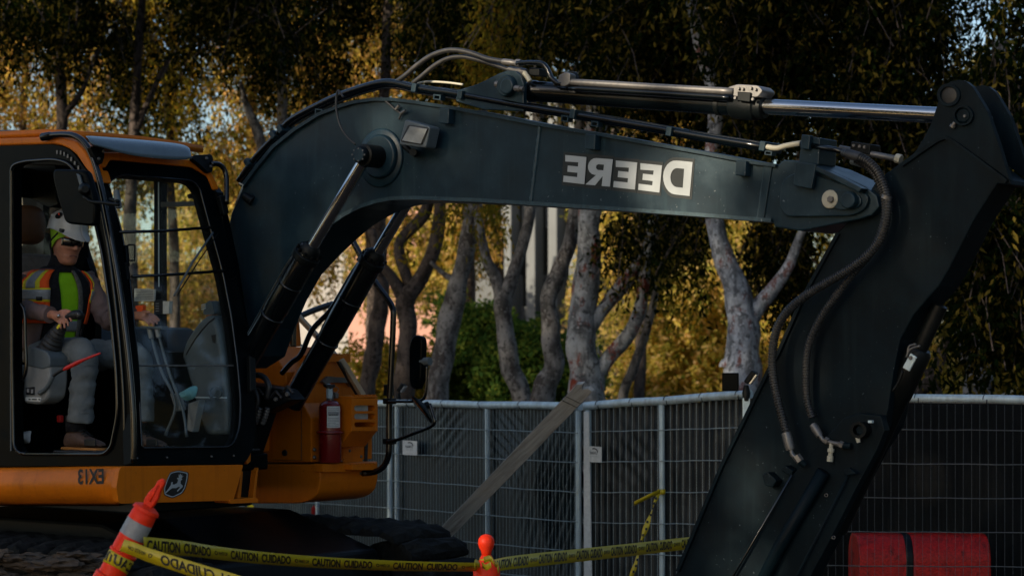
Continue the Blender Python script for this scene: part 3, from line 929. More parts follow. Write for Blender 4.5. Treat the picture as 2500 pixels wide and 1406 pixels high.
tree('dense_tree', 'broad dark tree with hanging foliage behind the upper excavator arm', 22,
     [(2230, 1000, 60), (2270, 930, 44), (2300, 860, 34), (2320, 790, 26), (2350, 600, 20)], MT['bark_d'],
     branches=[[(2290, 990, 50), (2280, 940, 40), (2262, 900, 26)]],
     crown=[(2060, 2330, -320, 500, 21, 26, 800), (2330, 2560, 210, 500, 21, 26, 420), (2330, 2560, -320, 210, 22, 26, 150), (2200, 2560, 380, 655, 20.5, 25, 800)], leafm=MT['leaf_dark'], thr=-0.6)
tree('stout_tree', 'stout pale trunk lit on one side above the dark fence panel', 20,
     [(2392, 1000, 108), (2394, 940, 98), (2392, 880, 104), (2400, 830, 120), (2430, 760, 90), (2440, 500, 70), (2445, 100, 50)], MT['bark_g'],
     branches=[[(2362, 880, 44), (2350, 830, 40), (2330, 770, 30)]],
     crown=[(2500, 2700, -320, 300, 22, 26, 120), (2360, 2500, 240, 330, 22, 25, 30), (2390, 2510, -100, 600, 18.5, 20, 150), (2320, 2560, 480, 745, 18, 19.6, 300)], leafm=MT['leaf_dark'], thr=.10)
# left half, above the cab
tree('weeping_tree', 'slim grey trunk rising above the bent boom, among golden foliage', 28,
     [(705, 985, 44), (702, 700, 40), (695, 420, 36), (688, 230, 32), (684, 60, 28), (676, -100, 22)], MT['bark_g'],
     branches=[[(690, 470, 40), (655, 400, 36), (628, 320, 34), (606, 270, 26), (585, 200, 14)]],
     crown=[(520, 860, -320, 100, 26.5, 30, 460), (600, 900, 60, 300, 29, 31, 70)], leafm=MT['leaf_dark'], thr=.10)
tree('weeping_tree', 'tree with dark drooping crown high above the cab sun visor', 29,
     [(330, 985, 50), (318, 700, 44), (322, 400, 36), (335, 180, 28), (350, -60, 22)], MT['bark_d'],
     branches=[[(325, 330, 26), (365, 240, 18), (420, 130, 12)]],
     crown=[(160, 600, -320, 110, 27, 31, 560), (240, 420, 60, 330, 29, 31, 40)], leafm=MT['leaf_dark'], thr=.10)
tree('weeping_tree', 'tree with dark crown behind the driver end of the cab roof', 28,
     [(120, 985, 56), (128, 600, 46), (150, 300, 36), (140, 100, 30), (130, -60, 24)], MT['bark_d'],
     branches=[[(150, 290, 26), (200, 220, 18), (240, 120, 12)]],
     crown=[(-220, 260, -320, 80, 26, 30, 600)], leafm=MT['leaf_dark'], thr=.10)
# second row, in the sun
G2 = 'sunlit trees of the second row'
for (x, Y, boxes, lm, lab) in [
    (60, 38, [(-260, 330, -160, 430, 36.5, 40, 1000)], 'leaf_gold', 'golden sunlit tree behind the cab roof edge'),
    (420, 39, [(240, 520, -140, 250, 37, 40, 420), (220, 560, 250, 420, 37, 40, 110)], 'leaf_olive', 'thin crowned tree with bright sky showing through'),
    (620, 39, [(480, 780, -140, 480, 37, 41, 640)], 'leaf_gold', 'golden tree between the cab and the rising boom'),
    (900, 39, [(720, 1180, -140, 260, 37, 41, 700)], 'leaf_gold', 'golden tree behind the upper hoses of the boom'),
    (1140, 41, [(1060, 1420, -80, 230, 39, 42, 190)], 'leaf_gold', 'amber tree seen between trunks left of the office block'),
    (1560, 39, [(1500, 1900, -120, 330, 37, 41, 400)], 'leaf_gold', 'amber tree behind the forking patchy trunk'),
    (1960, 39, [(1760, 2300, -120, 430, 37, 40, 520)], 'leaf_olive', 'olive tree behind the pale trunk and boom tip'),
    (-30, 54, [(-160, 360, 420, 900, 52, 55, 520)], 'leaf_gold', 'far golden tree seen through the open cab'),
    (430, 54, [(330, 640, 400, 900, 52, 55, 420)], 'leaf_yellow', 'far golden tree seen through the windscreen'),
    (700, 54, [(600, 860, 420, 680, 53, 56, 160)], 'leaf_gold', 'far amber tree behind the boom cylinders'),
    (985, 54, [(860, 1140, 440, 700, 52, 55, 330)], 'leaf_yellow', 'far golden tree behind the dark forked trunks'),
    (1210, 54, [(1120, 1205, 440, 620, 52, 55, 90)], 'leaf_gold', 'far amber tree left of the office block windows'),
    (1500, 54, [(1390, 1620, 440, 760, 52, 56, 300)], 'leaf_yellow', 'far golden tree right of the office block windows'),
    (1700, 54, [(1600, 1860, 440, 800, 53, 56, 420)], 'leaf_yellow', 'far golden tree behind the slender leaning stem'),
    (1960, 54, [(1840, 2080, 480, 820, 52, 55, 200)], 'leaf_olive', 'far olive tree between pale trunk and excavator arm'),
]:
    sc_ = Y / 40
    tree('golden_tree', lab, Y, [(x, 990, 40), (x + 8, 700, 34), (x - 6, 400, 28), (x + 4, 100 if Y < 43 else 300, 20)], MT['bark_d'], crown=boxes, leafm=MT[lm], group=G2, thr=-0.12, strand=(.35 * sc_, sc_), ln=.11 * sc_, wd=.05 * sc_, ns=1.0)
# bushes
def bush(name, label, boxes, lm, Y, ln=.10, wd=.045, per=46):
    x = (boxes[0][0] + boxes[0][1]) / 2
    b = R(x, 990, Y)
    root = thing(name, (b.x, b.y, 0), label, 'shrub', 'bushes between the trees')
    pos, tw = crown_points(boxes, per, thr=-0.45, strand=(0.1, 0.45), noise_s=1.2)
    leaves_mesh('foliage', pos, ln, wd, MT[lm], root, droop=0.1)
    for i in range(5):
        q = b + Vector((rnd.uniform(-.5, .5), rnd.uniform(-.3, .3), 0)); 
        MB().tube([Vector((q.x, q.y, -.03)), Vector((q.x + rnd.uniform(-.2, .2), q.y, .8)), Vector((q.x + rnd.uniform(-.5, .5), q.y, 1.7))], [.04, .03, .012], 6).build('stem', MT['bark_d'], root, smooth=True)
bush('leafy_bush', 'deep green bush between the mirror and the V shaped tree', [(1080, 1250, 770, 1000, 37, 39, 330)], 'leaf_green', 38, .13, .06)
bush('leafy_bush', 'fresh green bush in front of the pale office block', [(1170, 1430, 850, 1000, 36, 38, 330), (1240, 1340, 810, 870, 36, 38, 40)], 'leaf_green', 37, .13, .06)
bush('yellow_bush', 'bright yellow sunlit bush between thin stem and pale patchy trunk', [(1500, 1810, 770, 1010, 40, 43, 620), (1620, 1790, 680, 800, 40, 43, 160)], 'leaf_yellow', 41.5, .14, .065)
bush('yellow_bush', 'yellow sunlit bush between the pale patchy trunk and excavator arm', [(1840, 2040, 700, 1010, 39, 42, 380)], 'leaf_yellow', 40.5, .14, .065)
bush('yellow_bush', 'yellow sunlit bush left of the stout trunk above the dark fence', [(2190, 2390, 830, 1010, 38, 41, 380)], 'leaf_yellow', 39.5, .14, .065)
bush('yellow_bush', 'olive bush at the far end of the dark fence, right of the stout trunk', [(2440, 2620, 800, 1010, 27, 30, 220)], 'leaf_olive', 29)
bush('leafy_bush', 'low dark bush behind the orange steps of the excavator', [(840, 1080, 860, 1010, 36, 39, 230)], 'leaf_olive', 37.5)
bush('yellow_bush', 'amber bush seen through the rear window of the cab', [(-100, 700, 640, 1010, 49, 52, 620)], 'leaf_gold', 50.5, .14, .065)
# grey car roof / pale canopy top beyond the right fence
cv = MB().grid([[R(2395, 992, 19), R(2450, 964, 19), R(2520, 930, 19), R(2660, 925, 19)], [R(2400, 990, 21.4), R(2452, 962, 21.4), R(2520, 932, 21.4), R(2660, 926, 21.4)]])
o = cv.build('canopy_tent', MT['paper'], solid=.02)
tag(o, 'pale sloping tent roof just above the dark fence rail', 'tent')
for (px, Y) in ((2400, 19), (2640, 19), (2410, 21.4), (2645, 21.4)):
    p = R(px, 990 if px < 2500 else 930, Y); MB().tube([Vector((p.x, p.y, 0)), p], .02, 8).build('tent_pole', MT['galv'], o)

# unseen trees added at the left to shade the machine, fence and front trees
H2 = Vector((math.sin(SUN_AZ), math.cos(SUN_AZ), 0)); P2 = Vector((H2.y, -H2.x, 0))
def screen_tree(p, a, hgt, wid, z0, n, label, at=None, grp='added unseen trees screening the low sun'):
    b = Vector(at) if at else H2 * a + P2 * p
    root = thing('tall_tree', b, label, 'tree', grp)
    MB().tube([b - UP * .05, b + UP * hgt * .4 + Vector((.1, 0, 0)), b + UP * hgt * .9], [.28, .2, .05], 10).build('trunk', MT['bark_d'], root, smooth=True)
    pos = []
    pts = rng.normal(size=(n, 3)) * np.array([wid * .42, wid * .42, 0])
    pts[:, 2] = rng.uniform(z0, hgt, n)
    sh = np.sqrt(np.clip(1 - ((pts[:, 2] - (z0 + hgt) / 2) / ((hgt - z0) / 2)) ** 2, .15, 1))
    pts[:, :2] = np.clip(pts[:, :2], -wid * .75, wid * .75) * sh[:, None]
    pts[:, 0] += b.x; pts[:, 1] += b.y
    leaves_mesh('crown', pts, .42, .24, MT['leaf_dark'], root)

wh = ['nearest the camera side', 'second of the row', 'third of the row', 'fourth of the row', 'fifth of the row', 'sixth of the row', 'seventh of the row', 'eighth of the row', 'ninth of the row', 'last of the row']
for i, (p, a, hg, n) in enumerate(((6.0, 17, 12, 3600), (8.2, 18, 12, 2700), (10.3, 17, 12.5, 5000), (12.4, 18, 18, 7500), (14.5, 17, 19, 5600), (16.6, 18, 19.5, 5600), (18.7, 18, 19.5, 5600), (20.8, 19, 19, 5600), (22.8, 18, 18, 5200), (24.4, 19, 17, 4600))):
    screen_tree(p, a, hg, 2.5, .4, n, 'dense tree added out of view at left to shade the site, ' + wh[i])

for at, hg, lb in (((10.5, 11.5, 0), 11, 'tall dark tree right of the work site, level with the excavator cab'), ((12.5, 15.5, 0), 12, 'tall dark tree right of the work site, level with the fence'),
                   ((13.5, 20, 0), 12, 'tall dark tree right of the work site, level with the white trunks'), ((11, 7.5, 0), 11, 'tall dark tree right of the work site, level with the posts')):
    screen_tree(0, 0, hg, 4.2, .3, 3000, lb, at=at, grp='tall trees along the right side')

# trees just beyond both sides of the view
tree('weeping_tree', 'dark tree beyond the left edge of the site, behind the cab', 29, [(-420, 985, 56), (-410, 600, 46), (-400, 200, 34), (-395, -60, 22)], MT['bark_d'], crown=[(-760, -160, -320, 330, 26, 31, 520)], leafm=MT['leaf_dark'])
tree('weeping_tree', 'dark tree beyond the right edge of the site, past the dark fence', 24, [(2900, 1000, 66), (2905, 600, 52), (2890, 200, 40), (2880, -60, 26)], MT['bark_g'], crown=[(2540, 3200, -320, 520, 21, 26, 620)], leafm=MT['leaf_dark'])
tree('golden_tree', 'golden tree far beyond the left edge of the site', 42, [(-620, 985, 46), (-610, 600, 36), (-600, 200, 24)], MT['bark_d'], crown=[(-1000, -240, -100, 880, 39, 43, 620)], leafm=MT['leaf_gold'], group=G2, strand=(.4, 1.1), ln=.12, wd=.055)
tree('golden_tree', 'golden tree far beyond the right edge of the site', 44, [(2640, 985, 46), (2650, 600, 36), (2640, 200, 24)], MT['bark_d'], crown=[(2300, 3000, 60, 880, 41, 45, 620)], leafm=MT['leaf_gold'], group=G2, strand=(.4, 1.1), ln=.12, wd=.055)
# ================================================================== EXCAVATOR
EX = thing('excavator', M(-1.6, 1.2, 0), 'orange and black tracked excavator with an open cab and raised boom', 'excavator')
def mlp(pts, l): return [ML(x, y, l) for x, y in pts]
def mkp(pts, k): return [MK(x, y, k) for x, y in pts]
def mwp(pts, off=0.0): return [MW(x, y, off) for x, y in pts]

# ------------------------------------------------------------------ boom
LB0, LB1 = 1.12, 1.42
up_edge = [(565, 520), (594, 455), (632, 404), (671, 357), (723, 315), (782, 278), (834, 258), (867, 248), (916, 241), (965, 241), (1014, 247), (1096, 259),
           (1180, 275), (1322, 302), (1473, 327), (1720, 371), (1851, 396), (1900, 402)]
tip_edge = [(1912, 391), (1958, 392), (2001, 404), (2070, 436), (2112, 456), (2140, 478), (2146, 505), (2128, 525), (2098, 535), (1955, 564), (1891, 554)]
low_edge = [(1888, 543), (1720, 530), (1500, 514), (1293, 501), (1180, 494), (1080, 490), (1020, 488), (965, 489), (925, 496), (885, 509), (848, 528), (815, 550),
            (775, 585), (735, 624), (695, 668), (660, 730), (630, 800), (606, 870), (560, 900), (540, 860), (530, 760), (540, 640)]
boom = MB().prism(mlp(up_edge + tip_edge + low_edge, LB0), L * (LB1 - LB0)).build('boom', MT['black'], EX, bevel=0.006)
# flange strips welded along both edges of the near side
def strip(pts, w0, w1, l, th, name, m, par):
    mb = MB()
    rows = [[], [], [], []]
    n = len(pts)
    for i, (x, y) in enumerate(pts):
        a = np.array(pts[max(i - 1, 0)]); b = np.array(pts[min(i + 1, n - 1)])
        t = (b - a) / np.linalg.norm(b - a); nn = np.array([-t[1], t[0]])
        p, q = ML(x + nn[0] * w0, y + nn[1] * w0, l), ML(x + nn[0] * w1, y + nn[1] * w1, l)
        rows[0].append(p); rows[1].append(q); rows[2].append(q - L * th); rows[3].append(p - L * th)
    mb.grid([rows[0], rows[3], rows[2], rows[1]])
    return mb.build(name, m, par, smooth=40)
strip(low_edge[:13], 0, 9, LB0 + .004, 0.022, 'bottom_flange', MT['edge'], boom)
strip(up_edge[1:], -1, 7, LB0 + .004, 0.026, 'top_flange', MT['black'], boom)
# weld beads
def bead(a, b, l, r=0.009, n=26):
    pa, pb = ML(*a, l), ML(*b, l)
    pts = [pa.lerp(pb, i / n) for i in range(n + 1)]
    MB().tube(pts, [r * (0.8 + 0.5 * rnd.random()) for _ in pts], 7).build('weld_bead', MT['edge'], boom, smooth=True)
bead((1319, 306), (1296, 498), LB0)
bead((1868, 402), (1849, 540), LB0, .005)
bead((792, 545), (905, 495), LB0, .004)
MB().prism(mlp([(1869, 402), (1888, 404), (1866, 543), (1852, 541)], LB0 + .002), -L * .012).build('doubler_strip', MT['black'], boom, bevel=.002)
# boss of the cylinder pin
def disc(name, c, r, l, th, m, par, n=36, bev=0.004, hole=None):
    p = ML(*c, l); sc = (p.y / FPX)
    o = MB().lathe(p, p - L * th, [(0, r * sc), (.6, r * sc), (1, r * sc * .93)], n).build(name, m, par, bevel=bev, smooth=35)
    return o
disc('boss_plate', (931, 386), 72, LB0, 0.018, MT['black'], boom, 40)
disc('boss_ring', (931, 383), 54, LB0 - .016, 0.03, MT['black'], boom, 40)
# threaded bracket blocks on the side
for (x, y) in ((1102, 285), (1459, 348), (1826, 412)):
    q = mlp([(x - 15, y - 19), (x + 9, y - 17), (x + 7, y + 20), (x - 17, y + 18)], LB0)
    o = MB().prism(q, -L * 0.05).build('bracket_block', MT['black'], boom, bevel=.004)
    p = ML(x - 4, y + 0, LB0 - .046); 
    p2 = ML(x - 12, y, LB0 - .05)
    sc = p.y / FPX
    MB().lathe(p2, p2 - L * .004, [(0, 4.5 * sc), (1, 4.5 * sc)], 12).build('bolt_hole', MT['decal_k'], boom) if False else None
# tip plates
tipq = rpoly([(1914, 440), (1950, 420), (1995, 430), (2090, 458), (2128, 480), (2118, 512), (2085, 528), (1925, 530), (1908, 505)], [24, 20, 30, 20, 16, 16, 18, 26, 20])
MB().prism(mlp(tipq, LB0), -L * .022).build('tip_plate', MT['black'], boom, bevel=.005)
MB().prism(mlp([(2001, 404), (2070, 436), (2120, 462), (2112, 472), (2000, 416)], LB0), -L * .06).build('tip_rib', MT['black'], boom, bevel=.004)
MB().prism(mlp([(1948, 396), (1998, 402), (1986, 462), (1942, 453)], LB0 - .045), -L * .02).build('clamp_plate', MT['black'], boom, bevel=.003)
MB().prism(mlp([(1958, 330), (2002, 337), (1998, 402), (1950, 396)], LB0 + .0), L * .16).build('clamp_plate', MT['black'], boom, bevel=.004)
MB().prism(mlp([(1957, 328), (1978, 331), (1974, 366), (1953, 363)], LB0 - .03), L * .03).build('clamp_block', MT['black'], boom, bevel=.004)
o = disc('pin_washer', (2029, 487), 23, LB0 - .022, 0.016, MT['cream'], boom)
disc('bolt_head', (2029, 487), 9, LB0 - .04, 0.014, MT['steel'], boom, 6, .001)
MB().prism(mlp(rpoly([(2030, 464), (2080, 465), (2104, 480), (2106, 500), (2085, 514), (2035, 511)], 18), LB0 - .022), -L * .012).build('pin_keeper', MT['black'], boom, bevel=.003)
disc('pin_end', (2078, 490), 21, LB0 - .034, 0.035, MT['black'], boom)
# lettering, mirrored as in the photograph
def quad_map(rt, lt, lb, rb):
    """unit letter square (u from the right edge to the left, v down) into a photo quad"""
    rt, lt, lb, rb = (np.array(p, float) for p in (rt, lt, lb, rb))
    return lambda u, v: tuple((rt * (1 - u) + lt * u) * (1 - v) + (rb * (1 - u) + lb * u) * v)
def letter(kind, q, l, th, m, par):
    f = quad_map(*q)
    polys = []
    if kind == 'E':
        polys = [[(0, 0), (1, 0), (.97, .24), (.36, .22), (.36, .38), (.84, .38), (.84, .61), (.36, .61), (.36, .77), (1, .77), (1, 1), (0, 1)]]
    elif kind == 'D':
        outer = [(0, 0), (.55, 0)] + [(.55 + .45 * math.sin(a), .5 - .5 * math.cos(a)) for a in [math.pi * i / 12 for i in range(1, 12)]] + [(.55, 1), (0, 1)]
        inner = [(.27, .22), (.5, .22)] + [(.5 + .24 * math.sin(a), .5 - .28 * math.cos(a)) for a in [math.pi * i / 12 for i in range(1, 12)]] + [(.5, .78), (.27, .78)]
        polys = [(outer, inner)]
    elif kind == 'R':
        outer = [(0, 0), (.68, 0)] + [(.68 + .32 * math.sin(a), .31 - .31 * math.cos(a)) for a in [math.pi * i / 8 for i in range(1, 8)]] + [(.68, .62), (.62, .62), (1.02, 1), (.62, 1), (.36, .66), (.34, .66), (.34, 1), (0, 1)]
        inner = [(.34, .22), (.58, .22), (.66, .27), (.66, .37), (.58, .43), (.34, .43)]
        polys = [(outer, inner)]
    for p in polys:
        if isinstance(p, tuple):
            lo = [ML(*f(u, v), l) for u, v in p[0]]; ho = [ML(*f(u, v), l) for u, v in p[1]]
            MB().prism(lo, -L * th, [ho]).build('letter_' + kind.lower(), m, par)
        else:
            MB().prism([ML(*f(u, v), l) for u, v in p], -L * th).build('letter_' + kind.lower(), m, par)
quads = [('E', [(1076, 868), (918, 852), (902, 1052), (1060, 1070)]), ('R', [(1273, 885), (1095, 870), (1072, 1072), (1250, 1088)]),
         ('E', [(1455, 908), (1295, 893), (1276, 1092), (1437, 1110)]), ('E', [(1640, 930), (1478, 913), (1462, 1112), (1620, 1132)]),
         ('D', [(1868, 905), (1652, 884), (1645, 1136), (1845, 1158)])]
LM_ = MB()
for kd, q in quads:
    zq = zl(q, 1080, 100, 3.056)
    c = np.mean(np.array(zq), 0)
    bq = [tuple(np.array(p) + (np.array(p) - c) / np.abs(np.array(p) - c) * np.array([5.5 if kd != 'E' else 6.0, 8])) for p in zq]
    letter('D' if kd == 'D' else 'E' if False else kd, [tuple(p) for p in zq], LB0 - .0035, .0015, MT['decal_w'], boom)
    if kd == 'D':
        f = quad_map(*bq)
        lo = [ML(*f(u, v), LB0) for u, v in [(0, 0), (.55, 0)] + [(.55 + .45 * math.sin(a), .5 - .5 * math.cos(a)) for a in [math.pi * i / 12 for i in range(1, 12)]] + [(.55, 1), (0, 1)]]
        LM_.prism(lo, -L * .002)
    else:
        bq = [(p[0] - (2.4 if i in (1, 2) else -2.4) * -1, p[1]) for i, p in enumerate(bq)]
        LM_.prism([ML(*p, LB0) for p in bq], -L * .002)
LM_.build('lettering_shadow', MT['decal_t'], boom, kind='stuff')

# pipes on the boom
pipe = [(582, 442), (622, 386), (664, 341), (690, 312), (712, 291), (766, 262), (821, 236), (880, 215), (932, 202), (970, 204), (1008, 213), (1060, 222), (1100, 227), (1257, 256),
        (1407, 281), (1570, 308), (1720, 335), (1875, 360)]
MB().tube(spline(mlp(pipe, 1.17), 3), .016, 12).build('boom_pipe', MT['gloss'], boom, smooth=True)
MB().tube(spline([ML(x + 6, y + 7, 1.22) for x, y in pipe], 3), .012, 10).build('boom_pipe', MT['gloss'], boom, smooth=True)
MB().tube(spline([ML(x + 2, y - 2, 1.33) for x, y in pipe], 3), .016, 10).build('boom_pipe', MT['gloss'], boom, smooth=True)
MB().tube(spline([ML(x + 8, y + 12, 1.27) for x, y in pipe[:14]], 3), .009, 8).build('boom_pipe', MT['steel'], boom, smooth=True)
MB().tube(spline([ML(x + 12, y + 9, 1.24) for x, y in pipe[:9]], 3), .007, 8).build('boom_pipe', MT['cream'], boom, smooth=True)
MB().tube(spline([ML(x + 3, y - 8, 1.3) for x, y in pipe[12:]], 3), .006, 8).build('boom_pipe', MT['black2'], boom, smooth=True)
MB().tube(spline(mlp([(1862, 357), (1895, 362), (1920, 356), (1955, 350)], 1.16), 6), .013, 12).build('hose_end', MT['cream'], boom, smooth=True)
MB().tube(mlp([(1955, 351), (2040, 366), (2062, 372)], 1.12), .013, 12).build('boom_pipe', MT['gloss'], boom, smooth=True)
MB().tube(mlp([(2050, 362), (2200, 390)], 1.26), .014, 12).build('boom_pipe', MT['steel'], boom, smooth=True)
MB().tube(mlp([(2188, 386), (2200, 390)], 1.25), .022, 8).build('pipe_nut', MT['cream'], boom, smooth=30)
MB().prism(mlp([(2078, 345), (2125, 352), (2122, 378), (2073, 371)], 1.24), L * .10).build('valve_block', MT['black2'], boom, bevel=.005)
for (x, y) in ((2086, 356), (2100, 358), (2112, 360)): disc('valve_bolt', (x, y), 4, 1.24, .01, MT['steel'], boom, 8, 0)
MB().tube(mlp([(2080, 392), (2110, 400)], 1.2), .02, 12).build('valve_spool', MT['greyplastic'], boom, smooth=40)
for (x, y) in ((1018, 216), (672, 330), (690, 316), (610, 398), (1130, 233), (1405, 280), (1640, 322), (1868, 358)):
    p = ML(x, y, 1.17); i = min(range(len(pipe)), key=lambda j: abs(pipe[j][0] - x)); j = max(1, min(i, len(pipe) - 2))
    d = (ML(*pipe[j + 1], 1.17) - ML(*pipe[j - 1], 1.17)).normalized()
    MB().box(p + L * .05, d, d.cross(L), L, .032, .046, .16).build('pipe_clamp', MT['black'], boom, bevel=.004)
# square clip brackets under the pipe
for (x, y, h) in ((778, 262 + 12, 16), (1067, 238, 14), (1379, 290, 16), (1452, 303, 14), (1876, 374, 12)):
    q = [(x - 9, y - h / 2 - 1), (x + 9, y - h / 2 + 1), (x + 8, y + h / 2), (x - 10, y + h / 2 - 2)]
    qi = [(x - 6, y - h / 2 + 3), (x + 6, y - h / 2 + 4), (x + 5, y + h / 2 - 3), (x - 7, y + h / 2 - 4)]
    MB().prism(mlp(q, 1.15), L * .04, [mlp(qi, 1.15)]).build('pipe_bracket', MT['black'], boom)
# thin grease hose to the boss
MB().tube(spline(mlp([(838, 238), (826, 222), (821, 240), (822, 275), (832, 310), (848, 335), (868, 353)], 1.02), 6), .006, 8).build('grease_hose', MT['hose'], boom, smooth=True)
MB().tube(spline(mlp([(930, 238), (952, 256), (965, 268), (978, 278), (974, 292)], 1.105), 5), .006, 8).build('lamp_cable', MT['hose'], boom, smooth=True)
MB().tube(mlp([(966, 268), (974, 258)], 1.1), .008, 8).build('cable_clip', MT['steel'], boom)
MB().tube(mlp([(978, 278), (990, 270)], 1.1), .008, 8).build('cable_clip', MT['steel'], boom)
# knob at boom foot left
MB().lathe(ML(596, 478, 1.10), ML(617, 492, 1.12), [(0, .022), (1, .03)], 14).build('boom_stop', MT['black2'], boom, smooth=40)
MB().tube(mlp([(575, 500), (594, 452), (584, 448)], 1.10), .006, 8).build('grease_hose', MT['cream'], boom, smooth=True)

# ------------------------------------------------------------------ work lamp on the boom
wl_ = zl([(1285, 590), (1300, 740)], 540, 100, 3.057)
lamp = MB().prism(mlp(rpoly(zl([(1372, 585), (1560, 640), (1525, 800), (1322, 775)], 540, 100, 3.057), 6), 0.99), L * .085).build('work_lamp', MT['greyplastic'], EX, bevel=.008, seg=3)
lz = zl([(1395, 625), (1550, 648), (1498, 780), (1335, 752)], 540, 100, 3.057)
MB().prism(mlp(rpoly(lz, 6), 0.985), L * .006).build('lamp_gasket', MT['decal_k'], lamp, bevel=.002)
lq = zl([(1408, 637), (1537, 658), (1488, 770), (1348, 745)], 540, 100, 3.057)
rows = []
NN = 48
lqa = [np.array(p) for p in lq]
for j in range(NN + 1):
    v = j / NN
    a = lqa[0] * (1 - v) + lqa[3] * v; b = lqa[1] * (1 - v) + lqa[2] * v
    rows.append([ML(*(a * (1 - u) + b * u), .984 - .004 * (j % 2)) for u in (0, .25, .5, .75, 1)])
MB().grid(rows).build('lamp_lens', MT['lens'], lamp)
MB().tube(mlp([(985, 355), (1000, 368), (1012, 374)], 1.06), .015, 10).build('lamp_mount', MT['black2'], lamp, smooth=40)
MB().tube([ML(1008, 372, 1.03), ML(1012, 374, 1.12)], .02, 12).build('lamp_mount', MT['black2'], lamp, smooth=40)

# ------------------------------------------------------------------ boom cylinders
def cyl_pair(axis_rod0, gland, foot, l, r_rod, r_bar, nm, up0):
    P0, P1, P2 = ML(*axis_rod0, l), ML(*gland, l), ML(*foot, l)
    d = (P2 - P1).normalized()
    root = MB().lathe(P1, P2, [(0, r_bar * .93), (0.02, r_bar * 1.0), (0.5, r_bar), (0.52, r_bar * .94), (1, r_bar * .94)], 32).build(nm, MT['gloss'], EX, smooth=35)
    MB().tube([P0, P1 + d * .05], r_rod, 28).build('rod', MT['chrome'], root, smooth=40)
    g0 = P1 - d * .055
    MB().lathe(g0, P1 + d * .05, [(0, r_rod * 1.25), (.25, r_bar * .86), (.55, r_bar * .88), (.6, r_bar * 1.12), (.95, r_bar * 1.12), (1, r_bar * 1.0)], 32).build('gland', MT['black2'], root, smooth=35, bevel=.003)
    a = d.orthogonal().normalized(); b = d.cross(a)
    for i in range(10):
        t = 2 * math.pi * i / 10
        c = P1 + d * .0 + (a * math.cos(t) + b * math.sin(t)) * r_bar * 1.02
        MB().lathe(c - d * .02, c - d * .001, [(0, .008), (1, .008)], 6).build('gland_bolt', MT['black2'], root)
    for t in (.28, .56):
        c = P1.lerp(P2, t)
        MB().lathe(c - d * .008, c + d * .008, [(0, r_bar * 1.0), (.5, r_bar * 1.04), (1, r_bar * 1.0)], 32).build('barrel_seam', MT['gloss'], root, smooth=True)
    return root, P0, P1, P2, d
cy, P0, P1, P2, d = cyl_pair((884, 400), (753, 618), (596, 888), 0.985, .033, .068, 'boom_cylinder', None)
pin = MB().lathe(ML(875, 378, .92), ML(875, 378, .92) + L * .215, [(0, .040), (.04, .046), (.16, .046), (.18, .060), (.8, .060), (.82, .068), (1, .070)], 28).build('pin_eye', MT['black2'], cy, smooth=35)
disc('pin_cap', (876, 378), 17, .919, .006, MT['black'], cy, 24, .002)
for i in range(8):
    t = i * math.pi / 4
    disc('cap_bolt', (876 + 15 * math.cos(t), 378 + 15 * math.sin(t)), 2.4, .918, .006, MT['steel'], cy, 6, 0)
# pipe on the barrel
pp = [P1 - d * .0 - F * .0 + UP * .05 - L * .03, P1 + d * .10 - F * .075 + UP * .01 - L * .02, P1 + d * .55 - F * .07 - L * .02, P1 + d * .8 - F * .065 - L * .02]
MB().tube(spline(pp, 6), .016, 10).build('cylinder_pipe', MT['gloss'], cy, smooth=True)
MB().box(P1 + d * .02 - F * .05 + UP * .02 - L * .015, d, L, d.cross(L), .06, .05, .05).build('port_block', MT['black'], cy, bevel=.006)
cf, Q0, Q1, Q2, d = cyl_pair((1010, 468), (912, 632), (712, 986), 1.545, .033, .069, 'boom_cylinder', None)
pp = [Q1 + UP * .05 - L * .03, Q1 + d * .10 - F * .08 - L * .02, Q1 + d * .35 - F * .09 - L * .02, Q1 + d * .5 - F * .12 - L * .05, Q1 + d * .68 - F * .10 - L * .05, Q1 + d * .74 - F * .13 - L * .06, Q1 + d * .82 - F * .16 - L * .06]
MB().tube(spline(pp, 6), .016, 10).build('cylinder_pipe', MT['gloss'], cf, smooth=True)
MB().box(Q1 + d * .02 - F * .05 + UP * .02 - L * .015, d, L, d.cross(L), .06, .05, .05).build('port_block', MT['black'], cf, bevel=.006)

# ------------------------------------------------------------------ arm cylinder
LC = 1.27
A0, A1, A2, A3 = ML(1284, 222, LC), ML(1790, 257, LC), ML(1868, 262, LC), ML(2330, 284, LC)
sc = A0.y / FPX
ac = MB().lathe(A0, A1, [(0, .042), (.03, .056), (.05, .056), (.06, .052), (1, .052)], 36).build('arm_cylinder', MT['gloss'], EX, smooth=35)
MB().lathe(A1, A2, [(0, .060), (.1, .066), (.75, .068), (.8, .058), (1, .056)], 36).build('gland', MT['black2'], ac, smooth=35, bevel=.003)
MB().tube([A1, A3], .037, 32).build('rod', MT['chrome'], ac, smooth=40)
MB().tube(spline(mlp([(1355, 203), (1390, 201), (1500, 207), (1650, 216), (1790, 224)], 1.19), 5), .017, 14).build('cylinder_pipe', MT['steel'], ac, smooth=True)
MB().tube(spline(mlp([(1390, 216), (1500, 222), (1700, 234), (1780, 239)], 1.18), 5), .012, 12).build('cylinder_pipe', MT['gloss'], ac, smooth=True)
MB().prism(mlp(rpoly([(1775, 214), (1800, 206), (1850, 209), (1862, 222), (1850, 238), (1790, 236)], 6), 1.19), L * .12).build('port_block', MT['steel'], ac, bevel=.006)
MB().prism(mlp([(1800, 224), (1832, 226), (1830, 250), (1800, 246)], 1.175), L * .03).build('port_block', MT['black2'], ac, bevel=.004)
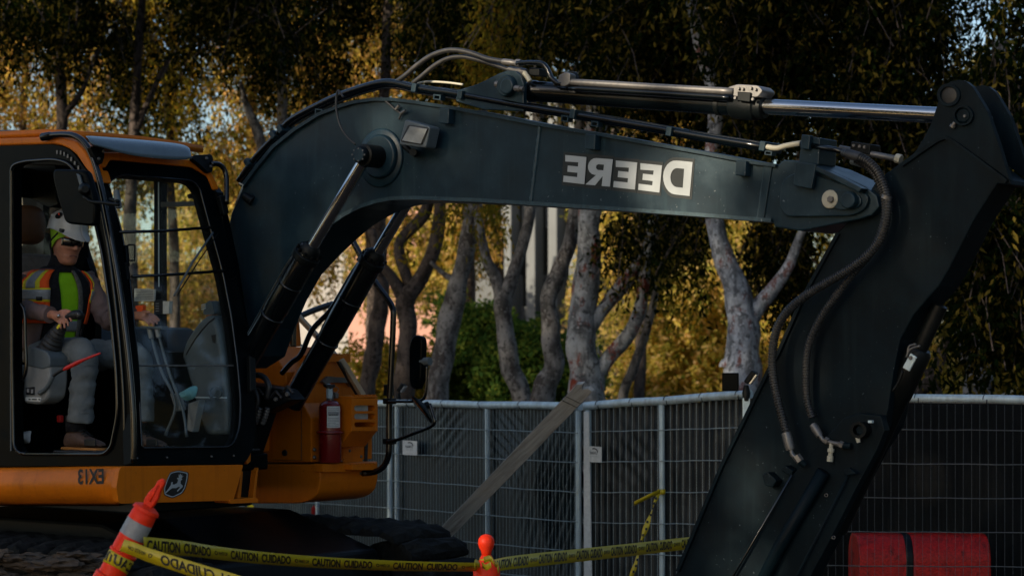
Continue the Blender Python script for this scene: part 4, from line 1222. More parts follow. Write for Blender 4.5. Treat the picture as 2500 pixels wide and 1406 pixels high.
for (x, y) in ((1805, 217), (1815, 218), (1835, 216), (1846, 219), (1797, 240), (1807, 241), (1840, 243)): disc('port_bolt', (x, y), 4, 1.188, .012, MT['steel'], ac, 6, 0)
MB().lathe(ML(1755, 254, LC), ML(1765, 255, LC), [(0, .056), (1, .056)], 32).build('band_clamp', MT['black2'], ac, smooth=40)
MB().prism(mlp(rpoly([(1364, 184), (1380, 176), (1392, 180), (1390, 206), (1376, 212), (1362, 208)], 4), 1.17), L * .05).build('pipe_clamp', MT['steel'], ac, bevel=.004)
MB().prism(mlp(rpoly([(1380, 176), (1398, 174), (1404, 192), (1390, 200)], 4), 1.23), L * .04).build('pipe_clamp', MT['black2'], ac, bevel=.004)
MB().tube(spline(mlp([(1262, 155), (1300, 154), (1325, 157), (1338, 172), (1346, 190), (1360, 203), (1372, 206)], 1.18), 6), .013, 12).build('cylinder_pipe', MT['gloss'], ac, smooth=True)
# gusset and pin of the arm cylinder
gus = [(1113, 222), (1162, 207), (1190, 194), (1217, 180), (1240, 172), (1258, 174), (1272, 186), (1278, 205), (1278, 272), (1180, 268), (1113, 248)]
gp = MB().prism(mlp(gus, 1.17), L * .03).build('gusset', MT['black'], boom, bevel=.004)
MB().prism(mlp([(x + 0, y) for x, y in gus], 1.36), L * .03).build('gusset', MT['black'], boom, bevel=.004)
disc('pin_collar', (1242, 211), 27, 1.17, .035, MT['black'], boom, 32)
disc('pin_cap', (1239, 211), 20, 1.135, .012, MT['black'], boom, 32)
MB().lathe(ML(1258, 216, 1.13), ML(1278, 218, 1.13), [(0, .016), (.6, .016), (.62, .012), (1, .012)], 10).build('grease_fitting', MT['steel'], boom, smooth=30)
MB().lathe(ML(1211, 206, 1.15), ML(1218, 207, 1.15), [(0, .018), (1, .018)], 10).build('pin_bolt', MT['steel'], boom, smooth=30)
# upper hoses
def hose(pts, l, r, name, m, par, l1=None):
    n = len(pts)
    P = [ML(x, y, l + ((l1 - l) * i / (n - 1) if l1 else 0)) for i, (x, y) in enumerate(pts)]
    return MB().tube(spline(P, 8), r, 12).build(name, m, par, smooth=True)
hose([(968, 200), (990, 184), (1018, 160), (1050, 138), (1085, 125), (1115, 123), (1150, 130), (1190, 144), (1232, 152)], 1.2, .0135, 'boom_hose', MT['spiral'], boom)
hose([(1008, 204), (1030, 186), (1062, 160), (1095, 143), (1130, 139), (1165, 146), (1205, 158), (1245, 172)], 1.24, .0125, 'boom_hose', MT['spiral'], boom)
hose([(1015, 205), (1045, 200), (1090, 202), (1130, 207)], 1.3, .006, 'boom_hose', MT['cream'], boom)
MB().lathe(ML(1228, 151, 1.2), ML(1272, 156, 1.19), [(0, .0155), (.5, .0165), (.55, .014), (.75, .014), (.76, .021), (1, .021)], 12).build('hose_fitting', MT['steel'], boom, smooth=30)
MB().lathe(ML(1243, 168, 1.24), ML(1285, 178, 1.24), [(0, .014), (.5, .016), (.6, .02), (1, .02)], 12).build('hose_fitting', MT['steel'], boom, smooth=30)
MB().prism(mlp([(1292, 165), (1316, 167), (1316, 186), (1290, 184)], 1.22), L * .07).build('port_block', MT['black2'], ac, bevel=.004)
MB().tube(spline(mlp([(1280, 178), (1290, 192), (1294, 200)], 1.2), 4), .014, 10).build('hose_fitting', MT['cream'], boom, smooth=True)

# ------------------------------------------------------------------ arm (stick)
LS0, LS1 = 1.17, 1.37
body_ = [(2040, 575), (2046, 566), (2092, 520), (2140, 440), (2198, 398), (2250, 364), (2290, 337), (2310, 331), (2328, 338), (2395, 388), (2466, 440), (2470, 452), (2434, 450),
         (2377, 538), (2317, 657), (2292, 698), (2231, 768), (2198, 828), (2182, 902), (2168, 998), (2158, 1040), (2120, 1100), (2040, 1250), (1950, 1420), (1880, 1560), (1560, 1560),
         (1654, 1392), (1762, 1134), (1828, 1000), (1877, 900), (1898, 862), (1962, 720)]
arm = MB().prism(mlp(body_, LS0), L * (LS1 - LS0)).build('arm', MT['armshade'], EX, bevel=.006)
ear = [(2202, 400), (2222, 385), (2238, 366), (2257, 335), (2273, 303), (2287, 262), (2297, 225), (2305, 211), (2320, 200), (2341, 195), (2358, 199), (2373, 211), (2384, 228),
       (2409, 270), (2437, 350), (2462, 432), (2466, 440), (2395, 388), (2328, 340), (2310, 332), (2290, 338)]
MB().prism(mlp(ear, LS0 - .005), L * .035).build('arm_ear', MT['armshade'], arm, bevel=.004)
ear2 = [(x + 0, y) for x, y in ear]
MB().prism([ML(x, y, LS0) + L * .23 for x, y in ear], L * .035).build('arm_ear', MT['armshade'], arm, bevel=.004)
strip([(2202, 400), (2250, 366), (2290, 339), (2310, 332), (2328, 339), (2395, 388), (2464, 440)], 0, 9, LS0 + .003, .02, 'arm_flange', MT['armshade'], arm)
strip([(1654, 1392), (1762, 1134), (1828, 1000), (1877, 900), (1898, 864), (1962, 720), (2046, 568)], 0, 8, LS0 + .003, .018, 'arm_flange', MT['armshade'], arm)
def ring(name, c, r0, r1, l, th, m, par, n=32):
    MB().prism(mlp(circ(c, r0, n), l), -L * th, [mlp(circ(c, r1, n), l)]).build(name, m, par, bevel=.002, smooth=40)
ring('pin_bore', (2318, 233), 28, 20, LS0 - .005, .012, MT['armshade'], arm)
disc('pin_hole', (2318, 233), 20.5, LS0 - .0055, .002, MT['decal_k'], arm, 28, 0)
ring('pin_collar', (2354, 283), 25, 19, LS0 - .005, .018, MT['armshade'], arm)
disc('pin_cap', (2354, 283), 18, LS0 - .006, .012, MT['armshade'], arm, 28)
disc('pin_bolt', (2356, 284), 4, LS0 - .018, .008, MT['steel'], arm, 6, 0)
MB().lathe(ML(2331, 299, LS0 - .02), ML(2324, 311, LS0 - .02), [(0, .008), (.5, .008), (.55, .013), (1, .013)], 8).build('grease_fitting', MT['steel'], arm, smooth=30)
# far pin between the ears
MB().tube([ML(2354, 283, LS0), ML(2354, 283, LS0) + L * .23], .03, 16).build('pin_shaft', MT['steel'], arm, smooth=40)
# bucket cylinder on the outer side of the arm and its lower linkage
bc = [ML(2300, 800, 1.26), ML(2215, 960, 1.26)]
B0, B1 = ML(2268, 820, 1.27), ML(2120, 1100, 1.27)
cyb = MB().lathe(ML(2246, 850, 1.27), ML(2040, 1290, 1.27), [(0, .05), (.02, .062), (.25, .062), (.26, .056), (1, .056)], 28).build('bucket_cylinder', MT['black2'], EX, smooth=35)
MB().tube([ML(2295, 745, 1.27), ML(2246, 850, 1.27)], .036, 20).build('rod', MT['black2'], cyb, smooth=40)
MB().prism(mlp([(2225, 862), (2240, 872), (2222, 906), (2206, 897)], 1.16), -L * .01).build('name_plate', MT['galv'], cyb, bevel=.002)
disc('plate_bolt', (2224, 873), 5, 1.15, .01, MT['steel'], cyb, 8, 0)
for a_, b_ in (((2216, 862), (2236, 840)), ((2212, 872), (2246, 844))):
    MB().tube(spline(mlp([a_, ((a_[0] + b_[0]) / 2 - 6, (a_[1] + b_[1]) / 2 - 6), b_], 1.17), 5), .005, 8).build('cable', MT['steel'], cyb, smooth=True)
MB().tube(spline(mlp([(2204, 905), (2195, 930), (2180, 955)], 1.17), 4), .007, 8).build('chain', MT['black2'], cyb, smooth=True)
# lower link shapes in front of the arm
link = [(1934, 1160), (1985, 1100), (2060, 1020), (2095, 1008), (2150, 1014), (2160, 1050), (2140, 1100), (2096, 1180), (2020, 1330), (1960, 1440), (1900, 1560), (1700, 1560), (1800, 1390)]
lk = MB().prism(mlp(link, 1.11), L * .05).build('guard_plate', MT['armshade'], EX, bevel=.004)
MB().tube(mlp([(1934, 1158), (1800, 1388), (1720, 1530)], 1.09), .006, 8).build('guard_edge', MT['gloss'], lk, smooth=True)
MB().tube(mlp([(2076, 1150), (1948, 1400), (1880, 1530)], 1.09), .006, 8).build('guard_edge', MT['armshade'], lk, smooth=True)
MB().tube(mlp([(2010, 1150), (1900, 1340), (1820, 1500)], 1.08), .030, 16).build('guard_pipe', MT['armshade'], lk, smooth=True)
ring('pin_collar', (2108, 1049), 20, 13, 1.11, .05, MT['black2'], lk)
disc('pin_cap', (2108, 1049), 13, 1.10, .03, MT['armshade'], lk, 24)
MB().box(ML(2126, 1029, 1.07), F, L, UP, .02, .02, .012).build('grease_fitting', MT['galv'], lk, bevel=.002)
MB().lathe(ML(2094, 1068, 1.07), ML(2096, 1080, 1.07), [(0, .011), (1, .009)], 8).build('grease_fitting', MT['cream'], lk)
MB().prism(mlp([(2065, 1145), (2078, 1140), (2096, 1156), (2070, 1160)], 1.08), -L * .02).build('bracket', MT['armshade'], lk, bevel=.003)
for (x, y) in ((2018, 1208), (2036, 1311)): ring('ring_clip', (x, y), 4.5, 3, 1.10, .006, MT['steel'], lk, 12)
blk = MB().prism(mlp([(1876, 1158), (1890, 1150), (1912, 1172), (1902, 1188), (1884, 1184)], LS0), -L * .06).build('bracket_block', MT['armshade'], arm, bevel=.005)
MB().prism(mlp([(1920, 1146), (1932, 1134), (1952, 1148), (1946, 1160)], LS0), -L * .06).build('bracket_block', MT['armshade'], arm, bevel=.004)
# corrugated hoses
def corrugated(pts, l, r, parent, pitch=.0125):
    P = resample(spline([ML(x, y, l) if len(q) == 2 else ML(x, y, q[2]) for q in pts for x, y in [q[:2]]], 14), pitch / 4)
    rad = [r * (1.0 if i % 4 in (0, 1) else 0.80) for i in range(len(P))]
    return MB().tube(P, rad, 14).build('corrugated_hose', MT['spiral'], parent)
HA = [(2098, 384), (2120, 396), (2141, 418), (2156, 450), (2166, 486), (2165, 530), (2150, 580), (2124, 617), (2078, 654), (2020, 689), (1972, 718), (1930, 752), (1906, 784), (1893, 816),
      (1886, 864), (1887, 912), (1895, 960), (1906, 1005), (1920, 1056)]
HB = [(2090, 390, 1.10), (2112, 402, 1.10), (2134, 424, 1.10), (2150, 455, 1.10), (2160, 490, 1.10), (2160, 530, 1.1), (2146, 580, 1.1), (2124, 620, 1.1), (2094, 654), (2052, 707), (2007, 771), (1978, 832), (1969, 880), (1968, 944), (1972, 985), (1983, 1020)]
corrugated(HA, 1.055, .0215, EX)
corrugated(HB, 1.10, .0185, EX)
def fitting(pts, l, r, m='steel'):
    MB().tube(spline(mlp(pts, l), 5), r, 12).build('hose_fitting', MT[m], EX, smooth=True)
MB().lathe(ML(2058, 372, 1.08), ML(2100, 385, 1.06), [(0, .017), (.2, .019), (.25, .023), (.5, .023), (1, .0225)], 14).build('hose_collar', MT['spiral'], EX, smooth=30)
MB().lathe(ML(2163, 486, 1.05), ML(2166, 478, 1.05), [(0, .024), (1, .024)], 14).build('hose_clip', MT['steel'], EX, smooth=30)
MB().lathe(ML(1919, 1056, 1.055), ML(1930, 1098, 1.055), [(0, .0225), (.5, .0235), (.8, .0235), (1, .02)], 14).build('hose_collar', MT['steel'], EX, smooth=30)
fitting([(1930, 1096), (1934, 1108), (1942, 1116), (1952, 1124)], 1.055, .011, 'steel')
MB().lathe(ML(1944, 1112, 1.055), ML(1954, 1126, 1.06), [(0, .020), (1, .020)], 6).build('hose_nut', MT['steel'], EX)
MB().lathe(ML(1954, 1126, 1.06), ML(1966, 1136, 1.07), [(0, .017), (1, .014)], 10).build('hose_nut', MT['armshade'], EX, smooth=30)
MB().lathe(ML(1984, 1036, 1.10), ML(2002, 1064, 1.10), [(0, .017), (.3, .020), (1, .017)], 14).build('hose_collar', MT['steel'], EX, smooth=30)
fitting([(2002, 1062), (2010, 1074), (2022, 1078), (2040, 1082), (2060, 1086)], 1.09, .010, 'steel')
for a_, b_, rr in (((2014, 1073), (2022, 1078), .017), ((2050, 1083), (2060, 1088), .017)):
    MB().lathe(ML(*a_, 1.09), ML(*b_, 1.09), [(0, rr), (1, rr)], 6).build('hose_nut', MT['steel'], EX)
MB().lathe(ML(2060, 1087, 1.09), ML(2078, 1089, 1.09), [(0, .015), (1, .015)], 10).build('hose_nut', MT['armshade'], EX, smooth=30)
MB().lathe(ML(2030, 1080, 1.09), ML(2026, 1126, 1.09), [(0, .010), (.3, .010), (.32, .016), (.5, .016), (.52, .011), (.7, .011), (.72, .015), (1, .015)], 10).build('hose_tee', MT['cream'], EX, smooth=30)
MT['glass2'] = glass_mat('dusty_glass', (0.95, 0.97, 0.965), 0.02)
MT['visor'] = mat('smoked_visor', (0.06, 0.085, 0.095), rough=0.22, var=0.15, vscale=6, spec=0.7, coat=0.3)
# ------------------------------------------------------------------ cab
cabf = MB()
# floor and roof slab, rear corner posts
zf = O.z
kr = -1.55
cab = MB().box(M(-.80, .53, zf - .06), F, L, UP, 1.5, 1.02, .09).build('cab', MT['frame'], EX, bevel=.01)
# near side frame with the open doorway
sf_out = rpoly([(-260, 1137), (-260, 372), (0, 356), (128, 352), (172, 363), (204, 408), (238, 446), (262, 540), (283, 660), (304, 800), (318, 930), (322, 1137)], [8, 60, 30, 30, 26, 20, 24, 30, 30, 30, 30, 10])
sf_in = rpoly([(34, 1108), (30, 900), (28, 404), (60, 394), (132, 389), (168, 398), (200, 440), (222, 500), (248, 610), (270, 760), (284, 900), (288, 1010), (272, 1090), (255, 1108)], [30, 10, 20, 14, 22, 22, 20, 20, 30, 30, 30, 30, 22, 14])
rear_in = rpoly([(-240, 900), (-240, 420), (-20, 404), (-6, 900)], 24)
MB().prism(mlp(sf_out, 0), L * .07, [mlp(sf_in, 0), mlp(rear_in, 0)]).build('door_frame', MT['frame'], cab, bevel=.008)
MB().prism(mlp(rear_in, .03), L * .006).build('side_glass', MT['glass'], cab)
# inner lip of the doorway
lip = [tuple(p) for p in sf_in]
MB().tube([ML(x, y, -.006) for x, y in sf_in] + [ML(*sf_in[0], -.006)], .010, 8).build('door_seal', MT['gloss'], cab, smooth=True)
# a second, inner ridge of the pillar
MB().tube(spline(mlp([(214, 420), (240, 480), (262, 590), (280, 720), (296, 880), (303, 1000), (304, 1120)], -.004), 4), .008, 8).build('pillar_ridge', MT['gloss'], cab, smooth=True)
# orange roof rail
arc_o = [(-280, 352), (0, 338), (110, 334), (150, 334), (185, 345), (207, 368), (222, 395), (234, 425), (240, 446)]
arc_i = [(228, 446), (218, 424), (203, 404), (186, 378), (168, 364), (150, 356), (128, 352), (0, 356), (-280, 374)]
MB().prism(mlp(arc_o + arc_i, -.012), L * .10).build('roof_rail', MT['orange'], cab, bevel=.012, seg=3)
# roof
rt = [ML(-280, 350, .05), ML(0, 336, .05), ML(110, 331, .05), ML(170, 336, .05)]
rows = [[p + L * t + UP * (.03 * math.sin(math.pi * (0.15 + .7 * t))) for p in rt] for t in (0, .15, .3, .5, .7, .85, .98)]
MB().grid(rows).build('roof', MT['orange'], cab, solid=.04, smooth=True)
# things on the roof edge
for (x0, x1, y0, y1, m) in ((-30, 36, 317, 326, 'greyplastic'), (25, 60, 322, 334, 'galv'), (38, 76, 321, 331, 'black2'), (70, 104, 323, 337, 'orange')):
    MB().prism(mlp([(x0, y1), (x1, y1 - 1), (x1 - 2, y0 + 1), (x0, y0)], .06), L * .12).build('roof_fixture', MT[m], cab, bevel=.006)
# handrail up the front pillar
hr = [(112, 335), (130, 330), (165, 329), (186, 334), (205, 348), (222, 375), (238, 420), (250, 470), (266, 550), (284, 650), (300, 755), (314, 870), (324, 985), (327, 1080), (326, 1128)]
MB().tube(spline(mlp(hr, -.03), 5), .0165, 14).build('handrail', MT['gloss'], cab, smooth=True)
MB().lathe(ML(104, 335, -.03), ML(126, 331, -.03), [(0, .022), (.8, .022), (1, .018)], 14).build('handrail_end', MT['gloss'], cab, smooth=40)
# front frame and windscreen
wf_out = rpoly([(250, 404), (268, 386), (470, 404), (508, 426), (524, 470), (556, 590), (588, 720), (612, 860), (624, 1000), (622, 1085), (600, 1132), (324, 1134), (318, 930), (283, 660)], [14, 14, 20, 24, 20, 30, 30, 30, 30, 20, 20, 6, 10, 10])
wf_in = rpoly([(263, 446), (292, 427), (470, 441), (488, 462), (512, 552), (544, 665), (566, 780), (580, 890), (588, 980), (584, 1050), (566, 1091), (346, 1094), (338, 900), (318, 690), (296, 560)], [12, 14, 16, 18, 20, 30, 30, 30, 30, 24, 26, 10, 10, 20, 20])
MB().prism(mwp(wf_out), -WN * .07, [mwp(wf_in)]).build('front_frame', MT['frame'], cab, bevel=.008)
MB().prism(mwp(wf_in, -.035), -WN * .006).build('windscreen', MT['glass'], cab)
MB().prism(mwp([(338, 890), (580, 890), (580, 893.5), (338, 893.5)], -.028), -WN * .012).build('screen_joint', MT['steel'], cab)
MB().tube([MW(x, y, .004) for x, y in wf_in] + [MW(*wf_in[0], .004)], .006, 6).build('screen_seal', MT['gloss'], cab, smooth=True)
# orange head of the front
MB().prism(mwp(rpoly([(244, 404), (252, 372), (300, 372), (480, 392), (512, 412), (526, 440), (536, 462), (522, 464), (508, 430), (470, 408), (300, 392), (270, 390), (258, 410)], 6), .012), -WN * .06).build('front_head', MT['orange'], cab, bevel=.006)
# sun visor
vis = zl([(640, 168), (760, 172), (1380, 222), (1440, 240), (1490, 290), (1512, 340), (1490, 368), (1380, 362), (1020, 330), (820, 262), (700, 232)], 0, 280, 3.195)
rowA = mwp(zl([(640, 166), (760, 172), (1000, 190), (1380, 222), (1450, 246)], 0, 280, 3.195), .03)
rowB = mwp(zl([(690, 210), (800, 224), (1010, 262), (1400, 290), (1490, 300)], 0, 280, 3.195), .13)
rowC = mwp(zl([(720, 240), (850, 272), (1020, 330), (1380, 362), (1512, 350)], 0, 280, 3.195), .14)
mid = [a.lerp(b, .5) + WN * .02 for a, b in zip(rowA, rowB)]
MB().grid([rowA, mid, rowB, rowC]).build('sun_visor', MT['visor'] if 'visor' in MT else MT['greyplastic'], cab, solid=.014, smooth=True, subs=2)
for pts in (zl([(700, 245), (815, 250), (818, 320), (800, 385), (770, 388), (730, 320)], 0, 280, 3.195), zl([(1510, 315), (1650, 308), (1665, 340), (1660, 450), (1625, 452), (1560, 390), (1500, 345)], 0, 280, 3.195)):
    bk = MB().prism(mwp(rpoly(pts, 6), .05), -WN * .03).build('visor_bracket', MT['black2'], cab, bevel=.004)
for (x, y) in zl([(803, 288), (768, 346), (1608, 342), (1642, 405)], 0, 280, 3.195):
    p = MW(x, y, .052); MB().lathe(p, p + WN * .01, [(0, .009), (1, .007)], 8).build('bracket_bolt', MT['steel'], cab)
MB().tube(spline(mwp([(516, 400), (535, 402), (548, 416), (553, 440), (553, 498)], .06), 6), .014, 12).build('handrail', MT['gloss'], cab, smooth=True)
MB().prism(mwp(rpoly([(536, 478), (550, 478), (560, 520), (548, 526)], 4), .05), -WN * .03).build('rail_foot', MT['black2'], cab, bevel=.004)
# guard bars and hinge plates
for pts in ([(288, 567), (400, 564), (517, 555)], [(322, 675), (430, 670), (546, 661)]):
    MB().tube(mwp(pts, .012), .0085, 10).build('guard_bar', MT['gloss'], cab, smooth=True)
for pts in ([(306, 598), (314, 598), (318, 650), (311, 650)], [(610, 868), (624, 874), (626, 950), (612, 956)], [(300, 640), (314, 640), (320, 680), (312, 684)]):
    MB().prism(mwp(pts, .03), -WN * .03).build('hinge_plate', MT['black2'], cab, bevel=.004)
MB().tube(mwp([(313, 598), (329, 598), (329, 636), (316, 636)], .04), .005, 8).build('latch_loop', MT['black2'], cab)
# wiper
MB().tube(mwp([(520, 568), (470, 640), (425, 722)], .03), .006, 8).build('wiper', MT['greyplastic'], cab, smooth=True)
MB().tube(mwp([(532, 570), (482, 642), (432, 722)], .012), .004, 6).build('wiper_blade', MT['black2'], cab, smooth=True)
MB().prism(mwp([(465, 472), (500, 478), (505, 486), (468, 482)], -.09), -WN * .03).build('sensor_bracket', MT['black2'], cab, bevel=.003)
# sill under the front
for (x, y) in ((407, 1116), (516, 1114), (570, 1112), (334, 1118)):
    p = MW(x, y, .002); MB().lathe(p, p + WN * .006, [(0, .006), (1, .005)], 8).build('sill_bolt', MT['steel'], cab)
# far side frame with windows
LF = 1.02
def shift_far(pts): return [ML(x, y, LF) for x, y in pts]
fo = [(-20, 1125), (-20, 360), (250, 378), (470, 400), (530, 470), (566, 640), (600, 860), (616, 1125)]
fi1 = rpoly([(392, 860), (392, 424), (470, 438), (500, 480), (532, 610), (560, 760), (568, 860)], 22)
fi2 = rpoly([(232, 860), (232, 700), (214, 640), (200, 600), (196, 412), (376, 418), (376, 860)], 18)
fi3 = rpoly([(34, 600), (34, 410), (54, 408), (58, 600)], 6)
fi4 = rpoly([(92, 600), (92, 412), (176, 412), (180, 600)], 10)
MB().prism(shift_far(fo), L * .05, [shift_far(fi1), shift_far(fi2), shift_far(fi3), shift_far(fi4)]).build('far_frame', MT['frame'], cab)
for q, nm in ((fi1, 'far_glass'), (fi2, 'far_glass'), (fi3, 'far_glass'), (fi4, 'far_glass')):
    MB().prism(shift_far(q), L * .005).build(nm, MT['glass2'], cab)
MB().tube(mlp([(387, 424), (388, 700)], LF - .01), .004, 6).build('window_track', MT['galv'], cab)
MB().prism(shift_far([(398, 494), (510, 492), (510, 502), (398, 506)]), -L * .02).build('window_bar', MT['greyplastic'], cab, bevel=.003)
# rear wall
MB().prism([M(kr, .0, zf - .05), M(kr, 1.04, zf - .05), M(kr, 1.04, zf + 1.62), M(kr, .0, zf + 1.62)], -F * .05, [[M(kr, .12, zf + .75), M(kr, .92, zf + .75), M(kr, .92, zf + 1.45), M(kr, .12, zf + 1.45)]]).build('rear_wall', MT['frame'], cab)
MB().prism([M(kr - .02, .12, zf + .75), M(kr - .02, .92, zf + .75), M(kr - .02, .92, zf + 1.45), M(kr - .02, .12, zf + 1.45)], -F * .006).build('rear_glass', MT['glass2'], cab)
# interior ceiling gear
MB().prism(mlp(rpoly([(58, 400), (136, 402), (140, 440), (130, 455), (62, 448)], 6), .55), L * .3).build('ceiling_box', MT['black2'], cab, bevel=.01)
MB().prism(mlp(rpoly([(62, 440), (130, 450), (142, 500), (120, 508), (64, 480)], 6), .62), L * .25).build('ceiling_box', MT['black2'], cab, bevel=.01)
MB().tube(spline(mlp([(-40, 372), (40, 376), (120, 374), (160, 382), (190, 410), (205, 440)], .03), 5), .03, 10).build('ceiling_duct', MT['gloss'], cab, smooth=True)
for i in range(7):
    t = i / 6
    x, y = 140 + 52 * t, 372 + 38 * t * t
    MB().box(ML(x, y, -.004), F, L, UP, .012, .006, .02).build('vent_slot', MT['steel'], cab)
MB().prism(mlp([(90, 455), (105, 455), (108, 850), (90, 850)], .95), L * .05).build('inner_post', MT['black2'], cab)
# door-side grab tube and latch at the left
MB().tube(spline(mlp([(38, 735), (52, 745), (60, 765), (62, 830), (64, 900), (54, 930)], .04), 5), .010, 10).build('grab_tube', MT['gloss'], cab, smooth=True)
MB().tube(mlp([(26, 450), (27, 1100)], -.004), .006, 6).build('door_edge', MT['greyplastic'], cab)

# seat
seat = MB()
lS = .46
seat.prism([ML(x, y, lS) - L * .22 for x, y in rpoly([(-30, 880), (-30, 850), (150, 838), (158, 862), (150, 886)], 10)], L * .46)
so = seat.build('seat', MT['seat2'], EX, bevel=.03, seg=3, smooth=50)
MB().prism([ML(x, y, lS) - L * .21 for x, y in rpoly([(-20, 850), (10, 640), (60, 618), (84, 622), (94, 660), (70, 850)], 14)], L * .44).build('backrest', MT['seat2'], so, bevel=.04, seg=3, smooth=50)
c = ML(64, 549, .40)
hb = bmesh.new(); bmesh.ops.create_uvsphere(hb, u_segments=28, v_segments=18, radius=1)
hm = MB()
hm.v = [c + F * (v.co.x * .055) + L * (math.copysign(abs(v.co.y) ** .6, v.co.y) * .13) + UP * (math.copysign(abs(v.co.z) ** .65, v.co.z) * .112) for v in hb.verts]
hm.f = [tuple(v.index for v in f.verts) for f in hb.faces]; hb.free()
hm.build('headrest', MT['seat'], so, smooth=True)
MB().box(ML(60, 925, .4), F, L, UP, .35, .35, .2).build('seat_base', MT['black2'], so, bevel=.02)

# near console with joystick
con = MB().prism(mlp(rpoly([(60, 905), (68, 862), (76, 848), (112, 860), (120, 868), (122, 930), (116, 972), (96, 988), (57, 984), (53, 960)], [14, 10, 8, 10, 8, 14, 14, 12, 8, 8]), .10), L * .13).build('console', MT['lightplastic'], EX, bevel=.016, seg=3, smooth=50)
MB().prism(mlp(rpoly([(66, 866), (76, 845), (113, 858), (121, 872), (121, 896), (104, 902), (61, 892)], 6), .095), L * .14).build('console_top', MT['greyplastic'], con, bevel=.012, seg=3)
MB().prism(mlp([(64, 946), (85, 944), (85, 964), (65, 963)], .10), -L * .004).build('switch_panel', MT['decal_k'], con)
for (x, y) in ((69, 953), (79, 955)): MB().prism(mlp([(x - 2.5, y - 5), (x + 2.5, y - 5), (x + 2, y + 5), (x - 2, y + 5)], .096), -L * .004).build('switch', MT['silver'], con)
MB().prism(mlp([(63, 969), (101, 970), (99, 980), (63, 978)], .10), -L * .003).build('console_label', MT['paper'], con)
for (x0, x1) in ((70, 75), (78, 90), (94, 98)): MB().prism(mlp([(x0, 973), (x1, 973.3), (x1, 976.3), (x0, 976)], .0965), -L * .001).build('label_print', MT['ink'], con)
MB().prism(mlp([(40, 890), (58, 892), (56, 922), (40, 920)], .16), L * .05).build('seat_bracket', MT['lightplastic'], con, bevel=.004)
jb = [(116, 862, 34), (122, 848, 30), (128, 836, 29), (134, 824, 24), (139, 815, 22), (145, 805, 18), (150, 797, 15), (154, 790, 11)]
P = spline([ML(x, y, .17) for x, y, _ in jb], 5)
rad = [np.interp(i / 5, range(len(jb)), [q[2] for q in jb]) / 485 * (1.0 if (i // 2) % 2 == 0 else .86) for i in range(len(P))]
joy = MB().tube(P, rad, 20).build('joystick', MT['rubber'], EX, smooth=40)
MB().tube(spline([ML(x, y, .17) for x, y in ((154, 792), (162, 780), (174, 771), (190, 768), (200, 774))], 5), [.018] * 6 + [.022] * 6 + [.026] * 5 + [.022] * 3 + [.012], 14).build('grip', MT['decal_k'], joy, smooth=True)
MB().box(ML(190, 766, .155), F, L, UP, .012, .01, .006).build('thumb_switch', MT['silver'], joy)
MB().prism(mlp([(138, 800), (144, 791), (149, 794), (142, 803)], .13), -L * .003).build('sticker', MT['vesty'], joy)
# red lever
lev = MB().tube(spline(mlp([(96, 960), (112, 948), (126, 926), (130, 918)], .09), 5), .012, 10).build('safety_lever', MT['greyplastic'], EX, smooth=True)
MB().tube(spline(mlp([(129, 919), (140, 910), (157, 900)], .09), 5), .009, 10).build('lever_stem', MT['decal_k'], lev, smooth=True)
MB().tube(spline(mlp([(155, 902), (175, 892), (200, 880), (225, 870), (245, 862)], .09), 4), [.008, .010, .0125, .0125, .012, .0125, .012, .011, .009, .008, .0075, .007, .007, .0065, .006, .006, .005], 10).build('red_grip', MT['redlever'], lev, smooth=True)
MB().box(ML(147, 1022, .4), F, L, UP, .03, .03, .04).build('red_switch', MT['redlever'], cab, bevel=.006)

# travel levers and pedals behind the windscreen
tl_ = MB().tube(spline(mlp([(382, 800), (378, 818), (365, 815)], .58), 4), .008, 8)
lv = MB()
for (a_, b_, c_, d_, nm) in (((366, 808), (392, 900), (428, 985), (404, 1062), 0), ((384, 806), (412, 905), (446, 1000), (456, 1066), 1)):
    P = spline(mlp([a_, b_, c_, d_], .62), 6)
    o = MB().tube(P, .008, 10).build('travel_lever', MT['greyplastic'], EX, smooth=True)
    MB().tube(mlp([(a_[0] - 1, a_[1] - 6), (a_[0] + 4, a_[1] + 18)], .62), .015, 10).build('lever_knob', MT['lightplastic'], o, smooth=40)
MB().prism(mlp([(340, 796), (396, 796), (394, 804), (344, 803)], .6), L * .05).build('lever_bar', MT['greyplastic'], EX, bevel=.006)
MB().prism(mlp([(414, 960), (428, 962), (440, 1000), (428, 1004)], .64), L * .05).build('pedal', MT['lightplastic'], EX, bevel=.006)
MB().prism(mlp([(458, 985), (486, 975), (470, 1055), (456, 1050)], .68), L * .05).build('pedal', MT['lightplastic'], EX, bevel=.006)
# far console : big grey moulded cowl
cow = rpoly([(442, 872), (448, 842), (464, 812), (484, 785), (506, 768), (520, 770), (532, 800), (544, 880), (552, 960), (556, 1060), (500, 1062), (470, 960), (450, 890)], [10, 14, 20, 20, 18, 18, 14, 14, 14, 14, 14, 14, 10])
fc = MB().prism(mlp(cow, .80), L * .09).build('side_cowl', MT['greyplastic'], EX, bevel=.025, seg=4, smooth=60)
MB().prism(mlp(rpoly([(494, 768), (500, 742), (512, 732), (518, 742), (524, 768)], 8), .81), L * .07).build('cowl_top', MT['greyplastic'], fc, bevel=.012, seg=3)
MB().tube(spline(mlp([(454, 866), (476, 828), (505, 792), (524, 776)], .798), 6), .004, 6).build('cowl_groove', MT['decal_k'], fc, smooth=True)
MB().prism(mlp([(516, 818), (528, 816), (526, 838), (520, 836)], .799), -L * .002).build('cowl_slot', MT['decal_k'], fc)
for y in (742, 747, 752): MB().tube(mlp([(492, y + 3), (502, y)], .79), .003, 6).build('cowl_pin', MT['galv'], fc)
ring('cup_ring', (527, 958), 17, 12, .76, .012, MT['greyplastic'], fc, 24)
